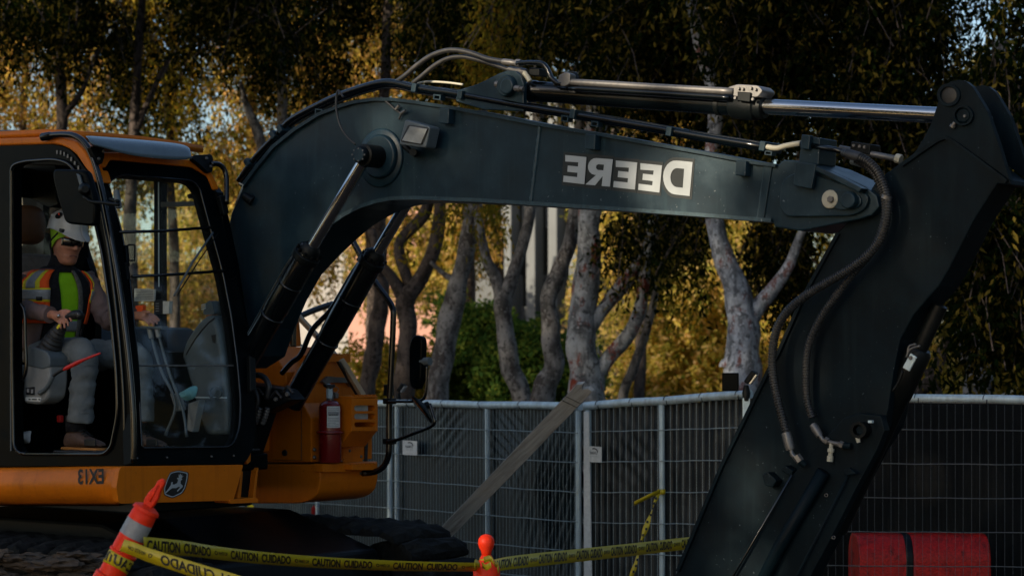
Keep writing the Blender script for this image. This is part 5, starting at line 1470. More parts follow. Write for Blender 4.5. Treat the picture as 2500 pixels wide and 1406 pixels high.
MB().prism(mlp([(478, 968), (554, 969), (554, 972), (478, 971)], .76), -L * .006).build('cowl_trim', MT['galv'], fc)
# monitor and clipboard
mo = MB().prism(mlp([(377, 733), (397, 730), (396, 766), (376, 766)], .80), L * .03).build('monitor', MT['decal_k'], EX, bevel=.004)
MB().prism(mlp([(397, 735), (413, 735), (411, 766), (397, 766)], .80), L * .03).build('monitor_side', MT['paper'], mo, bevel=.003)
for y in (740, 746, 752, 758): MB().prism(mlp([(380, y), (388, y), (388, y + 2), (380, y + 2)], .798), -L * .001).build('monitor_print', MT['silver'], mo)
sh = MB().prism(mlp([(328, 704), (378, 706), (376, 735), (328, 735)], .96), L * .01).build('paper_sheet', MT['paper'], EX)
for i in range(6): MB().prism(mlp([(331, 708 + i * 4), (374, 709 + i * 4), (374, 710 + i * 4), (331, 709 + i * 4)], .958), -L * .001).build('sheet_print', MT['ink'], sh)
MB().prism(mlp([(330, 746), (348, 744), (347, 762), (330, 762)], .72), L * .03).build('orange_pouch', MT['vest'], EX, bevel=.006)
# floor mat clutter
MB().prism([M(-.75, .1, zf + .0), M(-.05, .1, zf), M(-.05, .98, zf), M(-.75, .98, zf)], UP * .012).build('floor_mat', MT['rubber'], cab, bevel=.004)

# rag and face mask lying in the cab
def rag(name, pts, l, m, label, cat, amp=.02, th=.05):
    rows = []
    n = len(pts)
    cx = sum(p[0] for p in pts) / n; cy_ = sum(p[1] for p in pts) / n
    for s in (1, .8, .6, .4, .2, .02):
        rw = []
        for i in range(n + 1):
            x, y = pts[i % n]
            p = ML(cx + (x - cx) * s, cy_ + (y - cy_) * s, l)
            rw.append(p - L * (th * (1 - s) + amp * mnoise.noise(p * 22 + Vector((s * 3, 0, 0)))))
        rows.append(rw)
    tag(MB().grid(rows).build(name, m, smooth=True, solid=.004, subs=1), label, cat)
rag('white_rag', zl([(130, 1210), (150, 1175), (175, 1195), (205, 1190), (245, 1180), (235, 1215), (255, 1265), (245, 1290), (200, 1280), (150, 1290), (132, 1270)], 0, 680, 3.195), .16, MT['rag'], 'crumpled white rag on the cab floor beside the work boot', 'rag', .03)
rag('blue_mask', zl([(1400, 890), (1450, 870), (1480, 835), (1550, 830), (1540, 890), (1530, 930), (1480, 950), (1440, 960), (1410, 930)], 0, 680, 3.195), .60, MT['cloth_mask'], 'crumpled blue cloth mask hanging on a lever inside the windscreen', 'mask', .02)

# mirror at the front pillar
mi = MB().prism(mlp(rpoly([(146, 414), (225, 416), (236, 452), (249, 505), (246, 550), (236, 553), (175, 547), (158, 490), (145, 440)], [10, 14, 20, 14, 10, 10, 14, 10, 10]), -.16), -L * .045).build('cab_mirror', MT['frame'], EX, bevel=.012, seg=3, smooth=50)
MB().tube(spline(mlp([(205, 480), (222, 492), (250, 495), (290, 500)], -.215), 5), .009, 10).build('mirror_arm', MT['black2'], mi, smooth=True)
MB().lathe(ML(208, 462, -.205), ML(208, 462, -.23), [(0, .035), (.6, .03), (1, .018)], 18).build('mirror_ball', MT['black2'], mi, smooth=40)
MB().prism(mlp([(190, 424), (198, 428), (206, 458), (200, 460)], -.205), -L * .012).build('mirror_rib', MT['greyplastic'], mi, bevel=.003)
MB().tube([ML(284, 466, -.16), ML(290, 508, -.16)], .016, 12).build('mirror_joint', MT['greyplastic'], mi, smooth=40)
MB().tube([ML(288, 492, -.2), ML(270, 486, -.03)], .010, 10).build('mirror_arm', MT['black2'], mi, smooth=True)

# ------------------------------------------------------------------ upper body
deck = MB()
# skirt along the near side
sk = [(-420, 1150), (-420, 1232), (276, 1231), (282, 1229), (292, 1136), (280, 1134), (0, 1141)]
prof_ = []
side = MB()
def skirt_section(px):
    yt = np.interp(px, [-420, 0, 292], [1150, 1141, 1135]); yb = 1232
    o_ = [(0, .03), (.06, .0), (.18, -.028), (.45, -.045), (.75, -.03), (.92, .01), (1, .05)]
    return [ML(px, yt + (yb - yt) * v, l) for v, l in o_]
side.grid([skirt_section(px) for px in (-420, -300, -150, 0, 100, 200, 262, 282, 290)])
skirt = side.build('side_skirt', MT['orange'], EX, smooth=60, solid=.012)
kfront = .055
fp = rpoly([(292, 1138), (594, 1134), (582, 1180), (570, 1221), (290, 1229), (284, 1190)], [14, 4, 4, 6, 8, 4])
fpl = MB().prism(mkp(fp, kfront), -F * .04).build('front_panel', MT['orange'], EX, bevel=.008, seg=3)
MB().prism([M(-3.4, .05, O.z - .30), M(-.06, .05, O.z - .30), M(-.06, .05, O.z - .10), M(-3.4, .05, O.z - .10)], L * .88).build('platform', MT['black2'], EX, bevel=.01)
MB().prism([M(-3.4, 1.07, O.z - .30), M(-1.25, 1.07, O.z - .30), M(-1.25, 1.07, O.z - .06), M(-3.4, 1.07, O.z - .06)], L * 1.2).build('platform', MT['black2'], EX, bevel=.01)
# EX13, mirrored
vs, fs, asp = text_mesh('EX13', bold=.03, mirror=True)
MB().add([ML(190 + 63 * x, 1182.5 - 38 * y + (x * -1.5), -.052) for x, y in vs], fs).build('number_lettering', MT['ink'], skirt)
# deer emblem
em = rpoly([(415, 1152), (435, 1147), (460, 1152), (459, 1166), (453, 1190), (445, 1204), (420, 1216), (400, 1208), (399, 1192), (407, 1170)], 5)
c0 = np.mean(np.array(em), 0)
MB().prism(mkp(em, kfront), F * .003).build('emblem_border_dark', MT['decal_k'], fpl)
def scl(s): return [tuple(c0 + (np.array(p) - c0) * s) for p in em]
MB().prism(mkp(scl(.95), kfront + .003), F * .001, [mkp(scl(.875), kfront + .003)]).build('emblem_rim', MT['decal_w'], fpl)
deer = zl([(1660, 400), (1690, 385), (1700, 350), (1688, 345), (1690, 335), (1705, 335), (1704, 300), (1712, 318), (1718, 292), (1726, 315), (1738, 300), (1733, 322), (1748, 318), (1728, 338), (1738, 350), (1722, 360),
           (1720, 390), (1742, 410), (1738, 425), (1690, 468), (1688, 458), (1718, 425), (1700, 420), (1680, 432), (1640, 432), (1612, 455), (1570, 490), (1575, 478), (1605, 440), (1630, 402), (1632, 378), (1648, 374), (1642, 395)], 0, 1080, 3.906)
MB().prism(mkp(deer, kfront + .003), F * .0012).build('emblem_deer', MT['decal_w'], fpl)
# narrow orange frame between the cab and the tool box
MB().prism(mkp([(588, 1150), (594, 1150), (588, 1220), (580, 1220)], .02), -F * .03).build('frame_strip', MT['orange'], EX, bevel=.004)
MB().prism(mkp(rpoly([(604, 1100), (613, 1104), (612, 1126), (603, 1134), (600, 1120)], 3), .0), -F * .02).build('frame_strip', MT['orange'], EX, bevel=.003)
MB().prism(mkp([(626, 1150), (632, 1140), (624, 1216), (618, 1216)], -.02), -F * .05).build('frame_strip', MT['orange'], EX, bevel=.004)
MB().prism(mkp(rpoly([(560, 1219), (628, 1214), (632, 1226), (562, 1229)], 4), .06), -F * .16).build('lower_beam', MT['orange'], EX, bevel=.006)
# dark boom foot area
MB().prism(mlp([(540, 930), (690, 950), (712, 975), (640, 1010), (600, 1130), (585, 1215), (520, 1215)], 1.10), L * .12).build('boom_foot', MT['black2'], EX, bevel=.01)
MB().prism(mlp([(540, 930), (660, 950), (672, 975), (600, 1010), (560, 1130), (500, 1200), (440, 1200)], 1.45), L * .25).build('boom_foot', MT['black2'], EX, bevel=.01)
for (x, y) in ((628, 955), (672, 962), (700, 950)):
    MB().tube(spline(mlp([(x - 10, y + 8), (x, y - 6), (x + 6, y - 2), (x + 16, y + 10)], 1.09), 4), .008, 8).build('foot_hose', MT['hose'], EX, smooth=True)
    disc('foot_bolt', (x + 3, y + 12), 6, 1.09, .012, MT['steel'], EX, 6, 0)
MB().tube(spline(mlp([(612, 915), (640, 918), (656, 940), (652, 975)], 1.09), 5), .017, 10).build('foot_hose', MT['hose'], EX, smooth=True)
MB().tube(spline(mlp([(600, 935), (618, 945), (630, 975), (622, 1010)], 1.08), 5), .014, 10).build('foot_hose', MT['hose'], EX, smooth=True)
for (x, y, dx, dy) in ((622, 1035, 14, -40), (640, 1035, 14, -40)):
    P = resample(spline(mlp([(x, y), (x + 7, y - 16), (x + dx, y + dy)], 1.085), 8), .006)
    MB().tube(P, [.016 if i % 3 else .011 for i in range(len(P))], 10).build('coil_spring', MT['steel'], EX, smooth=True)
# tool box on the far side
LT = 1.74
KT = kof(ML(780, 1130, LT))
tank_side = rpoly([(560, 1132), (781, 1133), (782, 1175), (776, 1204), (758, 1220), (730, 1228), (560, 1228)], [4, 4, 10, 20, 16, 14, 4])
lR = lof(MK(921, 1140, KT))
tank = MB().prism(mlp(tank_side, LT), L * (lR - LT)).build('tool_box', MT['orange'], EX, bevel=.022, seg=4, smooth=50)
ub = [(560, 1128), (560, 985), (648, 985), (738, 983), (760, 1022), (760, 1128)]
KU = kof(ML(760, 1100, LT + .02))
lU = lof(MK(909, 1100, KU))
MB().prism(mlp(ub, LT + .02), L * (lU - LT - .02)).build('box_body', MT['orange'], tank, bevel=.007)
MB().tube(mlp([(736, 996), (736, 1124), (668, 1122)], LT + .018), .0022, 5).build('panel_gap', MT['decal_k'], tank)
disc('box_lock', (696, 1105), 8, LT + .02, .008, MT['decal_k'], tank, 16, 0)
for (x, y) in ((767, 1097), (767, 1116)):
    p = MK(x, y, KU); MB().lathe(p, p + F * .012, [(0, .013), (.4, .012), (1, .007)], 12).build('box_bolt', MT['steel'], tank)
for (x, y) in ((852, 1100), (880, 1114)):
    p = MK(x, y, KU); MB().lathe(p, p + F * .012, [(0, .012), (.4, .011), (1, .007)], 12).build('box_bolt', MT['steel'], tank)
MB().prism(mkp([(836, 1092), (884, 1092), (884, 1128), (836, 1128)], KU), F * .006).build('mount_plate', MT['orange'], tank, bevel=.002)
MB().prism(mkp([(889, 1080), (896, 1078), (894, 1126), (889, 1126)], KU), F * .01).build('rubber_strip', MT['rubber'], tank)
# lamp housing with three slots
KL = KU + .20
def rr(x0, x1, y0, y1): return rrect((x0 + x1) / 2, (y0 + y1) / 2, x1 - x0, y1 - y0, 6)
hq = [(858, 972), (922, 972), (922, 1052), (858, 1051)]
slots = [rr(865, 916, 989, 1003), rr(865, 916, 1009, 1023), rr(865, 916, 1030, 1042)]
lhf = MB().prism(mkp(hq, KL), -F * .012, [mkp(s, KL) for s in slots])
lh = lhf.build('lamp_housing', MT['orange'], EX, bevel=.003)
l0 = lof(MK(858, 1000, KL)); l1 = lof(MK(922, 1000, KL)); zt = MK(858, 972, KL).z; zb = MK(858, 1052, KL).z
def box_m(k0, k1, la, lb, za, zb_): return MB().box(M((k0 + k1) / 2, (la + lb) / 2, (za + zb_) / 2), F, L, UP, abs(k1 - k0), abs(lb - la), abs(zb_ - za))
box_m(KU, KL - .012, l0, l0 + .008, zb, zt).build('housing_side', MT['orange'], lh)
box_m(KU, KL - .012, l1 - .008, l1, zb, zt).build('housing_side', MT['orange'], lh)
box_m(KU, KL, l0 - .0, l1, zt + .001, zt + .012).build('housing_top', MT['orange'], lh, bevel=.002)
MB().prism([M(KL, l0, zb), M(KL - .10, l0, zb - .10), M(KU, l0, zb - .10), M(KU, l0, zb)], L * (l1 - l0)).build('housing_underside', MT['orange'], lh, bevel=.003)
box_m(KL - .06, KL - .03, l0 + .015, l1 - .05, zb + .05, zt - .02).build('head_lamp', MT['lens'], lh, bevel=.004)
for i in range(6):
    la = l0 + (l1 - l0) * (.12 + .15 * i)
    box_m(KL - .02, KL + .004, la, la + .012, zt + .0125, zt + .02).build('step_tooth', MT['orange'], lh)
# steps
def step(px0, px1, py0, py1, k, dep, nm='step_plate', teeth=6):
    q = mkp([(px0, py1), (px1, py1), (px1, py0), (px0, py0)], k)
    o = MB().prism(q, -F * dep).build(nm, MT['orange'], tank, bevel=.003)
    la, lb = lof(q[0]), lof(q[1]); zt_ = q[2].z
    for i in range(teeth):
        t = la + (lb - la) * (i + .3) / teeth
        box_m(k - .03, k + .002, t, t + (lb - la) / teeth * .6, zt_ + .0005, zt_ + .009).build('step_tooth', MT['orange'], tank)
step(860, 921, 1133, 1147, KT + .10, .14)
step(788, 858, 1132, 1152, KT + .04, .07, teeth=0)
step(784, 856, 867, 884, KU - .10, .30)
# sloping inner panel and beams
KP = KU - .12
pn = mkp([(690, 985), (735, 900), (790, 856), (842, 872), (880, 950), (890, 985)], KP)
MB().prism(pn, -F * .04).build('sloping_panel', MT['orange'], tank, bevel=.006)
def beam(a, b, k0, k1, w_, m, nm):
    pa, pb = MK(*a, k0), MK(*b, k1)
    d_ = (pb - pa).normalized(); s_ = d_.cross(F).normalized()
    return MB().box((pa + pb) / 2, d_, s_, d_.cross(s_), (pb - pa).length, w_, .03).build(nm, m, tank, bevel=.004)
MT['beam'] = mat('beige_orange', (0.42, 0.30, 0.18), rough=.6, var=.15)  # pale beige tone for the side beams
beam((832, 878), (886, 966), KU - .05, KU + .02, .036, MT['beam'], 'side_beam')
beam((700, 742), (822, 872), KU - .5, KU - .12, .03, MT['beam'], 'side_beam')
MB().prism(mkp([(826, 882), (832, 884), (882, 966), (874, 966)], KU - .03), -F * .02).build('beam_seal', MT['rubber'], tank)
# upper box
KB2 = KU - .28
MB().prism(mlp([(540, 850), (660, 846), (697, 908), (706, 986), (540, 986)], LT + .01), L * .44).build('upper_box', MT['orange'], tank, bevel=.006)
MB().prism(mkp([(640, 764), (731, 763), (738, 846), (640, 848)], KU - .5), -F * .5).build('engine_cover', MT['orange'], tank, bevel=.012, seg=3)
for i in range(5):
    p = MK(676 + i * 12, 762, KU - .5); MB().box(p - F * .03 + UP * .004, F, L, UP, .06, .022, .01).build('step_tooth', MT['orange'], tank)
for (x, y) in ((648, 846), (680, 845), (711, 845), (736, 846)): 
    p = MK(x, y, KU - .46); MB().lathe(p, p + UP * .014, [(0, .012), (1, .010)], 6).build('cover_bolt', MT['galv'], tank)
# latch
MB().prism(mkp(rpoly([(780, 932), (795, 918), (812, 920), (846, 922), (858, 936), (862, 946), (850, 944), (842, 934), (800, 934), (792, 940)], 3), KP + .012), F * .025).build('door_latch', MT['steel'], tank, bevel=.003)
# engine hood and counterweight at the back
MB().prism([M(-3.3, .15, O.z), M(-1.75, .15, O.z), M(-1.75, .15, O.z + .55), M(-1.9, .15, O.z + .72), M(-3.1, .15, O.z + .66), M(-3.3, .15, O.z + .5)], L * 2.1).build('engine_hood', MT['black2'], EX, bevel=.05, seg=3)
cwp = [M(-3.3 - .5 * math.sin(t), 1.25 - 1.2 * math.cos(t), O.z - .15) for t in [math.pi * i / 14 for i in range(15)]]
MB().prism(cwp, UP * .75).build('counterweight', MT['black2'], EX, bevel=.04, seg=3)
MB().prism([M(-1.75, 1.45, O.z - .05), M(-.75, 1.45, O.z - .05), M(-.75, 1.45, O.z + .32), M(-1.75, 1.45, O.z + .55)], L * .85).build('side_hood', MT['orange'], EX, bevel=.02)
# handrails of the far side
hr2 = [(846, 568), (862, 590), (912, 682), (945, 728), (958, 752), (960, 780), (955, 900), (950, 1000), (950, 1080), (948, 1112), (938, 1136), (918, 1150), (888, 1155), (862, 1155)]
lh2 = lof(MK(905, 1150, KT + .05))
MB().tube(spline(mlp(hr2, lh2 - .02), 5), .0185, 14).build('far_handrail', MT['gloss'], EX, smooth=True)
for (x, y) in ((880, 1155), (892, 1155)): disc('rail_bolt', (x, y), 4, lh2 - .04, .01, MT['steel'], EX, 6, 0)
hr3 = [(716, 850), (716, 815), (718, 790), (728, 776), (750, 764), (784, 751), (812, 742)]
MB().tube(spline([MK(x, y, KU - .44) for x, y in hr3], 5), .019, 14).build('deck_rail', MT['gloss'], EX, smooth=True)
# tall mirror and round mirror on the handrail
lm = lh2 - .02
tm = MB().prism(mlp(rpoly([(1003, 826), (1012, 817), (1028, 822), (1031, 835), (1028, 925), (1020, 951), (1004, 948), (998, 930), (997, 850)], 7), lm - .03), L * .05).build('tall_mirror', MT['frame'], EX, bevel=.012, seg=3, smooth=50)
MB().lathe(ML(1026, 882, lm - .02), ML(1050, 882, lm - .02), [(0, .012), (.4, .012), (.42, .024), (1, .024)], 14).build('mirror_joint', MT['greyplastic'], tm, smooth=40)
MB().tube(spline(mlp([(1042, 890), (1041, 930), (1038, 965), (1028, 977), (1005, 980), (970, 980), (945, 980)], lm - .02), 5), .009, 10).build('mirror_arm', MT['gloss'], tm, smooth=True)
for y in (979, 1077): MB().box(ML(951, y, lm), F, L, UP, .07, .05, .034).build('arm_clamp', MT['black2'], tm, bevel=.005)
c = ML(1028, 1000, lm - .06); nrm = Vector((.78, .16, .60)).normalized()
rm = MB().lathe(c - nrm * .004, c + nrm * .034, [(0, .094), (.15, .10), (.4, .095), (1, .03)], 32).build('round_mirror', MT['black2'], EX, smooth=50)
MB().lathe(c - nrm * .006, c - nrm * .0045, [(0, .09), (1, .092)], 32).build('mirror_face', MT['mirrorglass'], rm, smooth=40)
MB().lathe(c + nrm * .03, c + nrm * .06, [(0, .026), (1, .018)], 14).build('mirror_boss', MT['black2'], rm, smooth=40)
MB().tube(spline(mlp([(1049, 985), (1056, 1008), (1061, 1030), (1050, 1042), (1010, 1058), (965, 1075), (945, 1078)], lm - .04), 5), .010, 10).build('mirror_arm', MT['gloss'], rm, smooth=True)

# ------------------------------------------------------------------ fire extinguisher in its holder
ke = KU + .10
e0, e1 = MK(806, 1128, ke), MK(806, 976, ke)
fe = thing('fire_extinguisher', e0, 'dark red fire extinguisher with a white label, standing beside the slotted lamp housing', 'fire extinguisher')
rE = 28 / FPX * e0.y
MB().lathe(e0, e1, [(0, rE * .94), (.03, rE), (.88, rE), (.93, rE * .93), (.97, rE * .7), (1, rE * .34)], 32).build('cylinder_body', MT['red'], fe, smooth=50)
MB().lathe(e1, e1 + UP * .05, [(0, rE * .32), (.5, rE * .3), (1, rE * .25)], 12).build('valve', MT['steel'], fe, smooth=40)
hp = mkp([(796, 972), (806, 972), (806, 944), (800, 936), (796, 944)], ke)
MB().prism(hp, F * .02).build('handle', MT['galv'], fe, bevel=.002)
MB().prism(mkp([(788, 938), (812, 938), (812, 944), (800, 950), (790, 944)], ke), F * .022).build('lever', MT['decal_k'], fe, bevel=.002)
MB().prism(mkp([(812, 958), (822, 960), (820, 972), (814, 972)], ke), F * .02).build('gauge_bracket', MT['steel'], fe, bevel=.002)
MB().tube([MK(819 + 7 * math.cos(t), 951 + 7 * math.sin(t), ke + .01) for t in [i * math.pi / 8 for i in range(17)]], .002, 5).build('pull_ring', MT['steel'], fe, smooth=True)
# curved label
vfront = Vector((e0.x, e0.y, 0)) * -1; 
def on_body(ang, z, r): return Vector((e0.x + r * math.sin(ang), e0.y - r * math.cos(ang), z))
z0, z1 = MK(806, 1043, ke).z, MK(806, 991, ke).z
rows = [[on_body(-.18 + 1.25 * i / 10, z0 + (z1 - z0) * j / 4, rE + .0015) for i in range(11)] for j in range(5)]
MB().grid(rows).build('paper_label', MT['paper'], fe, smooth=True)
lp = MB()
for j in range(12):
    if j in (6,): continue
    z = z0 + (z1 - z0) * (.06 + .075 * j)
    a1 = 1.0 if j not in (2, 9) else .7
    hgt = .0035 if j not in (7, 8) else .010
    lp.grid([[on_body(-.10 + (a1) * i / 8, z + dz, rE + .0024) for i in range(9)] for dz in (0, hgt)])
lp.build('label_print', MT['silver'], fe, kind='stuff')
lp = MB()
for i in range(14):
    a_ = -.05 + .06 * i
    lp.grid([[on_body(a_ + q, z0 + (z1 - z0) * (.56 + dz), rE + .003) for q in (0, .025 + .012 * (i % 3))] for dz in (0, .07)])
lp.build('barcode', MT['ink'], fe, kind='stuff')
MB().tube([on_body(t, MK(806, 1055, ke).z, rE + .006) for t in [-2 + 4 * i / 16 for i in range(17)]], .010, 8).build('holder_strap', MT['red'], fe, smooth=True)

# ------------------------------------------------------------------ tracks
def make_track(lc, w_, first=None):
    """track frame with rollers and shoes; shoes share one mesh"""
    z1_, z0_ = .93, .0
    r = (z1_ - z0_) / 2
    kF, kR = .42 - r, -3.35 + r
    path = []
    n1 = 26
    per = 2 * (kF - kR) + 2 * math.pi * r
    ns = int(per / .171)
    step_ = per / ns
    def pos(s):
        a = kF - kR
        if s < a: return (kR + s, z1_ - r + r, 0.0)
        s -= a
        if s < math.pi * r:
            t = s / r; return (kF + r * math.sin(t), z0_ + r + r * math.cos(t), t)
        s -= math.pi * r
        if s < a: return (kF - s, z0_, math.pi)
        s -= a
        t = s / r; return (kR - r * math.sin(t), z0_ + r - r * math.cos(t), math.pi + t)
    trk = MB().prism([M(kR, lc - w_ * .28, .28), M(kF, lc - w_ * .28, .28), M(kF + .1, lc - w_ * .28, .5), M(kF, lc - w_ * .28, .72), M(kR, lc - w_ * .28, .72)], L * w_ * .56).build('track', MT['black2'], EX, bevel=.02)
    for kx in (kF, kR):
        p = M(kx, lc, z0_ + r)
        MB().lathe(p - L * w_ * .2, p + L * w_ * .2, [(0, r * .5), (.1, r * .84), (.9, r * .84), (1, r * .5)], 30).build('sprocket', MT['track'], trk, smooth=40)
    for i in range(7):
        p = M(kR + .35 + i * (kF - kR - .7) / 6, lc, .16)
        MB().lathe(p - L * w_ * .24, p + L * w_ * .24, [(0, .10), (1, .10)], 18).build('roller', MT['track'], trk, smooth=40)
    meshes = []
    for i in range(ns):
        k_, z_, t = pos(i * step_ + .05)
        # shoe: plate with a grouser and clods
        tx = F * math.cos(t) - UP * math.sin(t); tz = F * math.sin(t) + UP * math.cos(t)
        c = M(k_, lc, 0); c.z = z_
        if i < 3:
            mb = MB()
            pr = [(-.072, -.05), (-.074, -.028), (-.066, -.004), (-.052, .014), (-.03, .026), (-.005, .030), (.02, .027), (.044, .016), (.060, -.002), (.070, -.026), (.070, -.05)]
            NJ = 9
            rows = []
            for j in range(NJ + 1):
                y = -w_ / 2 + w_ * j / NJ
                ef = 1 - .55 * abs(2 * j / NJ - 1) ** 5
                rows.append([Vector(((x + .004 * rnd.uniform(-1, 1)) * (.75 + .25 * ef), y, (z + .03) * ef - .03 + (.012 * rnd.uniform(-.6, 1) if z > -.02 else 0) + .016 * max(0, mnoise.noise(Vector((x * 20, y * 12, i * 5)))))) for x, z in pr])
            for j in range(NJ):
                for q in range(len(pr)):
                    q2 = (q + 1) % len(pr)
                    mb.add([rows[j][q], rows[j][q2], rows[j + 1][q2], rows[j + 1][q]], [(0, 1, 2, 3)])
            mb.add(rows[0], [tuple(range(len(pr)))]); mb.add(rows[-1], [tuple(range(len(pr)))])
            me = bpy.data.meshes.new('track_shoe')
            bm = bmesh.new()
            me.from_pydata([tuple(v) for v in mb.v], [], mb.f)
            bm.from_mesh(me); bmesh.ops.remove_doubles(bm, verts=bm.verts, dist=1e-5); bmesh.ops.recalc_face_normals(bm, faces=bm.faces); bm.to_mesh(me); bm.free()
            me.materials.append(MT['track']); meshes.append(me)
        o = bpy.data.objects.new('track_shoe', meshes[i % 3]); COL.objects.link(o)
        mtx = Matrix((( tx.x, L.x, tz.x, c.x), (tx.y, L.y, tz.y, c.y), (tx.z, L.z, tz.z, c.z), (0, 0, 0, 1)))
        o.parent = trk; o.matrix_parent_inverse = Matrix.Translation(-WPOS[trk.name])
        o.matrix_basis = mtx
        WPOS[o.name] = c
    return trk
make_track(.10, .52)
make_track(2.15, .52)
MB().prism([M(-2.9, .4, .08), M(.0, .4, .08), M(.12, .4, .45), M(.0, .4, .82), M(-.7, .4, O.z - .4), M(-2.3, .4, O.z - .4), M(-2.9, .4, .82)], L * 1.5).build('undercarriage', MT['black2'], EX, bevel=.02)
# ================================================================== THE OPERATOR
PE = thing('person', ML(90, 870, .42), 'operator in white hard hat, sunglasses and orange vest, seated with one hand on the joystick', 'person')
def skin_mesh(chains, extra_sub=2, name='t'):
    """chains: list of lists of (point, radius); first points of later chains may repeat earlier ones"""
    vs, es, rs = [], [], []
    def idx(p, r):
        for i, q in enumerate(vs):
            if (q - p).length < 1e-5: return i
        vs.append(p); rs.append(r); return len(vs) - 1
    for ch in chains:
        ids = [idx(Vector(p), r) for p, r in ch]
        es += list(zip(ids, ids[1:]))
    me = bpy.data.meshes.new(name)
    me.from_pydata([tuple(v) for v in vs], es, [])
    o = bpy.data.objects.new(name, me); COL.objects.link(o)
    m = o.modifiers.new('s', 'SKIN'); m.use_smooth_shade = True
    for i, sv in enumerate(me.skin_vertices[0].data):
        sv.radius = (rs[i], rs[i]) if not hasattr(rs[i], '__len__') else rs[i]
        sv.use_root = (i == 0)
    s = o.modifiers.new('ss', 'SUBSURF'); s.levels = extra_sub; s.render_levels = extra_sub
    dg = bpy.context.evaluated_depsgraph_get()
    me2 = bpy.data.meshes.new_from_object(o.evaluated_get(dg))
    out = ([v.co.copy() for v in me2.vertices], [tuple(p.vertices) for p in me2.polygons])
    bpy.data.objects.remove(o); bpy.data.meshes.remove(me); bpy.data.meshes.remove(me2)
    return out
def J(px, py, l): return ML(px, py, l)
neck0, neck1 = J(141, 666, .42), J(148, 640, .42)
pel = J(108, 852, .42); chest = J(132, 715, .42); belly = J(124, 790, .42)
sN, eN, wN = J(60, 672, .235), J(38, 752, .175), J(120, 768, .16)
sFr, eF, wF = J(202, 676, .60), J(262, 775, .66), J(332, 772, .70)
# ---- head : profile loft.  local axes: f forward, s sideways (away), u up
hc = J(163, 590, .42)
hf = (F * .97 + L * -.10 - UP * .18).normalized(); hs = L - hf * L.dot(hf); hs.normalize(); hu = hf.cross(hs)
if hu.z < 0: hu = -hu
prof = [  # u, front, back, half width
    (-.128, .052, -.020, .030), (-.120, .070, -.040, .046), (-.105, .079, -.055, .054), (-.088, .078, -.064, .059), (-.074, .084, -.070, .062), (-.064, .079, -.075, .064),
    (-.055, .083, -.078, .066), (-.042, .084, -.082, .069), (-.030, .106, -.085, .071), (-.018, .103, -.088, .072), (-.004, .094, -.091, .073), (.012, .086, -.093, .074), (.028, .090, -.095, .0755), (.05, .090, -.096, .0765),
    (.075, .082, -.094, .075), (.10, .062, -.082, .066), (.12, .034, -.055, .045), (.128, .0, -.02, .015)]
def head_ring(u, fr, bk, hw, n=28, infl=0.0):
    mid = (fr + bk) / 2; hl = (fr - bk) / 2
    pts = []
    nose = max(0, fr - .092) if -.05 < u < .0 else 0
    for i in range(n):
        t = 2 * math.pi * i / n
        c_, s_ = math.cos(t), math.sin(t)
        fl = hl - (nose if c_ > 0 else 0)
        x = mid - (nose * 0) + math.copysign(abs(c_) ** .9, c_) * fl
        y = math.copysign(abs(s_) ** .9, s_) * hw
        if nose and abs(y) < .022 and c_ > 0: x += nose * 1.6 * (1 - abs(y) / .022)
        # eye sockets
        if -.006 < u < .03 and c_ > .2: x -= .008 * math.exp(-((abs(y) - .032) / .014) ** 2)
        pts.append(hc + hf * (x + infl * c_) + hs * (y + infl * s_) + hu * u)
    return pts
hm = MB(); hm.grid([r + [r[0]] for r in [head_ring(*p) for p in prof]])
nr = 29; m_ = len(prof)
hm.f += [tuple(range(nr - 1)), tuple((m_ - 1) * nr + q for q in range(nr - 1))]
hv, hfc = list(hm.v), list(hm.f)
# ---- hands
def hand(wrist, fingers, thumb, palm):
    ch = []
    for f in fingers: ch.append([(wrist, .024)] + [(palm[0], .026)] + f)
    return ch
def finger_chain(base, dirs, lens, r0):
    p = base; out = [(p, r0)]
    for d_, l_ in zip(dirs, lens):
        p = p + d_.normalized() * l_; r0 *= .93; out.append((p, r0))
    return out
def build_hand(wrist, palm_dir, down, side, curl, sc=1.0, thumb_dir=None):
    """fingers leave the palm along palm_dir, curl towards `down`; `side` runs from index to little finger"""
    pd, dn, sd = palm_dir.normalized(), down.normalized(), side.normalized()
    chains = [[(wrist - pd * .03, .026), (wrist, .026), (wrist + pd * .045 * sc, (.030)), (wrist + pd * .078 * sc, (.028))]]
    parts = [skin_mesh(chains)]
    for i, (off, ln) in enumerate(((-.030, .072), (-.010, .080), (.010, .074), (.029, .058))):
        b = wrist + pd * .075 * sc + sd * off * sc
        c0_ = curl[i]
        d1 = pd * math.cos(c0_ * .5) + dn * math.sin(c0_ * .5)
        d2 = pd * math.cos(c0_ * 1.1) + dn * math.sin(c0_ * 1.1)
        d3 = pd * math.cos(c0_ * 1.6) + dn * math.sin(c0_ * 1.6)
        ch = [(b - pd * .03, .010)] + finger_chain(b, (d1, d2, d3), (ln * .45 * sc, ln * .32 * sc, ln * .25 * sc), .0092)
        parts.append(skin_mesh([ch]))
    td = thumb_dir.normalized() if thumb_dir is not None else (pd * .7 - sd * .7).normalized()
    b = wrist + pd * .022 * sc - sd * .026 * sc
    parts.append(skin_mesh([[(b, .013), (b + td * .035 * sc, .0115), (b + (td * .8 + pd * .4).normalized() * .064 * sc, .0098), (b + (td * .55 + pd * .7).normalized() * .085 * sc, .0085)]]))
    return parts
near = build_hand(J(130, 768, .155), (J(172, 780, .15) - J(130, 766, .155)), UP * -1 - L * .2 + F * .1, (-UP * .5 - F * .55 - L * .25), [.55, .75, .85, .95], 1.02, thumb_dir=(F * .9 + UP * .25 + L * .3))
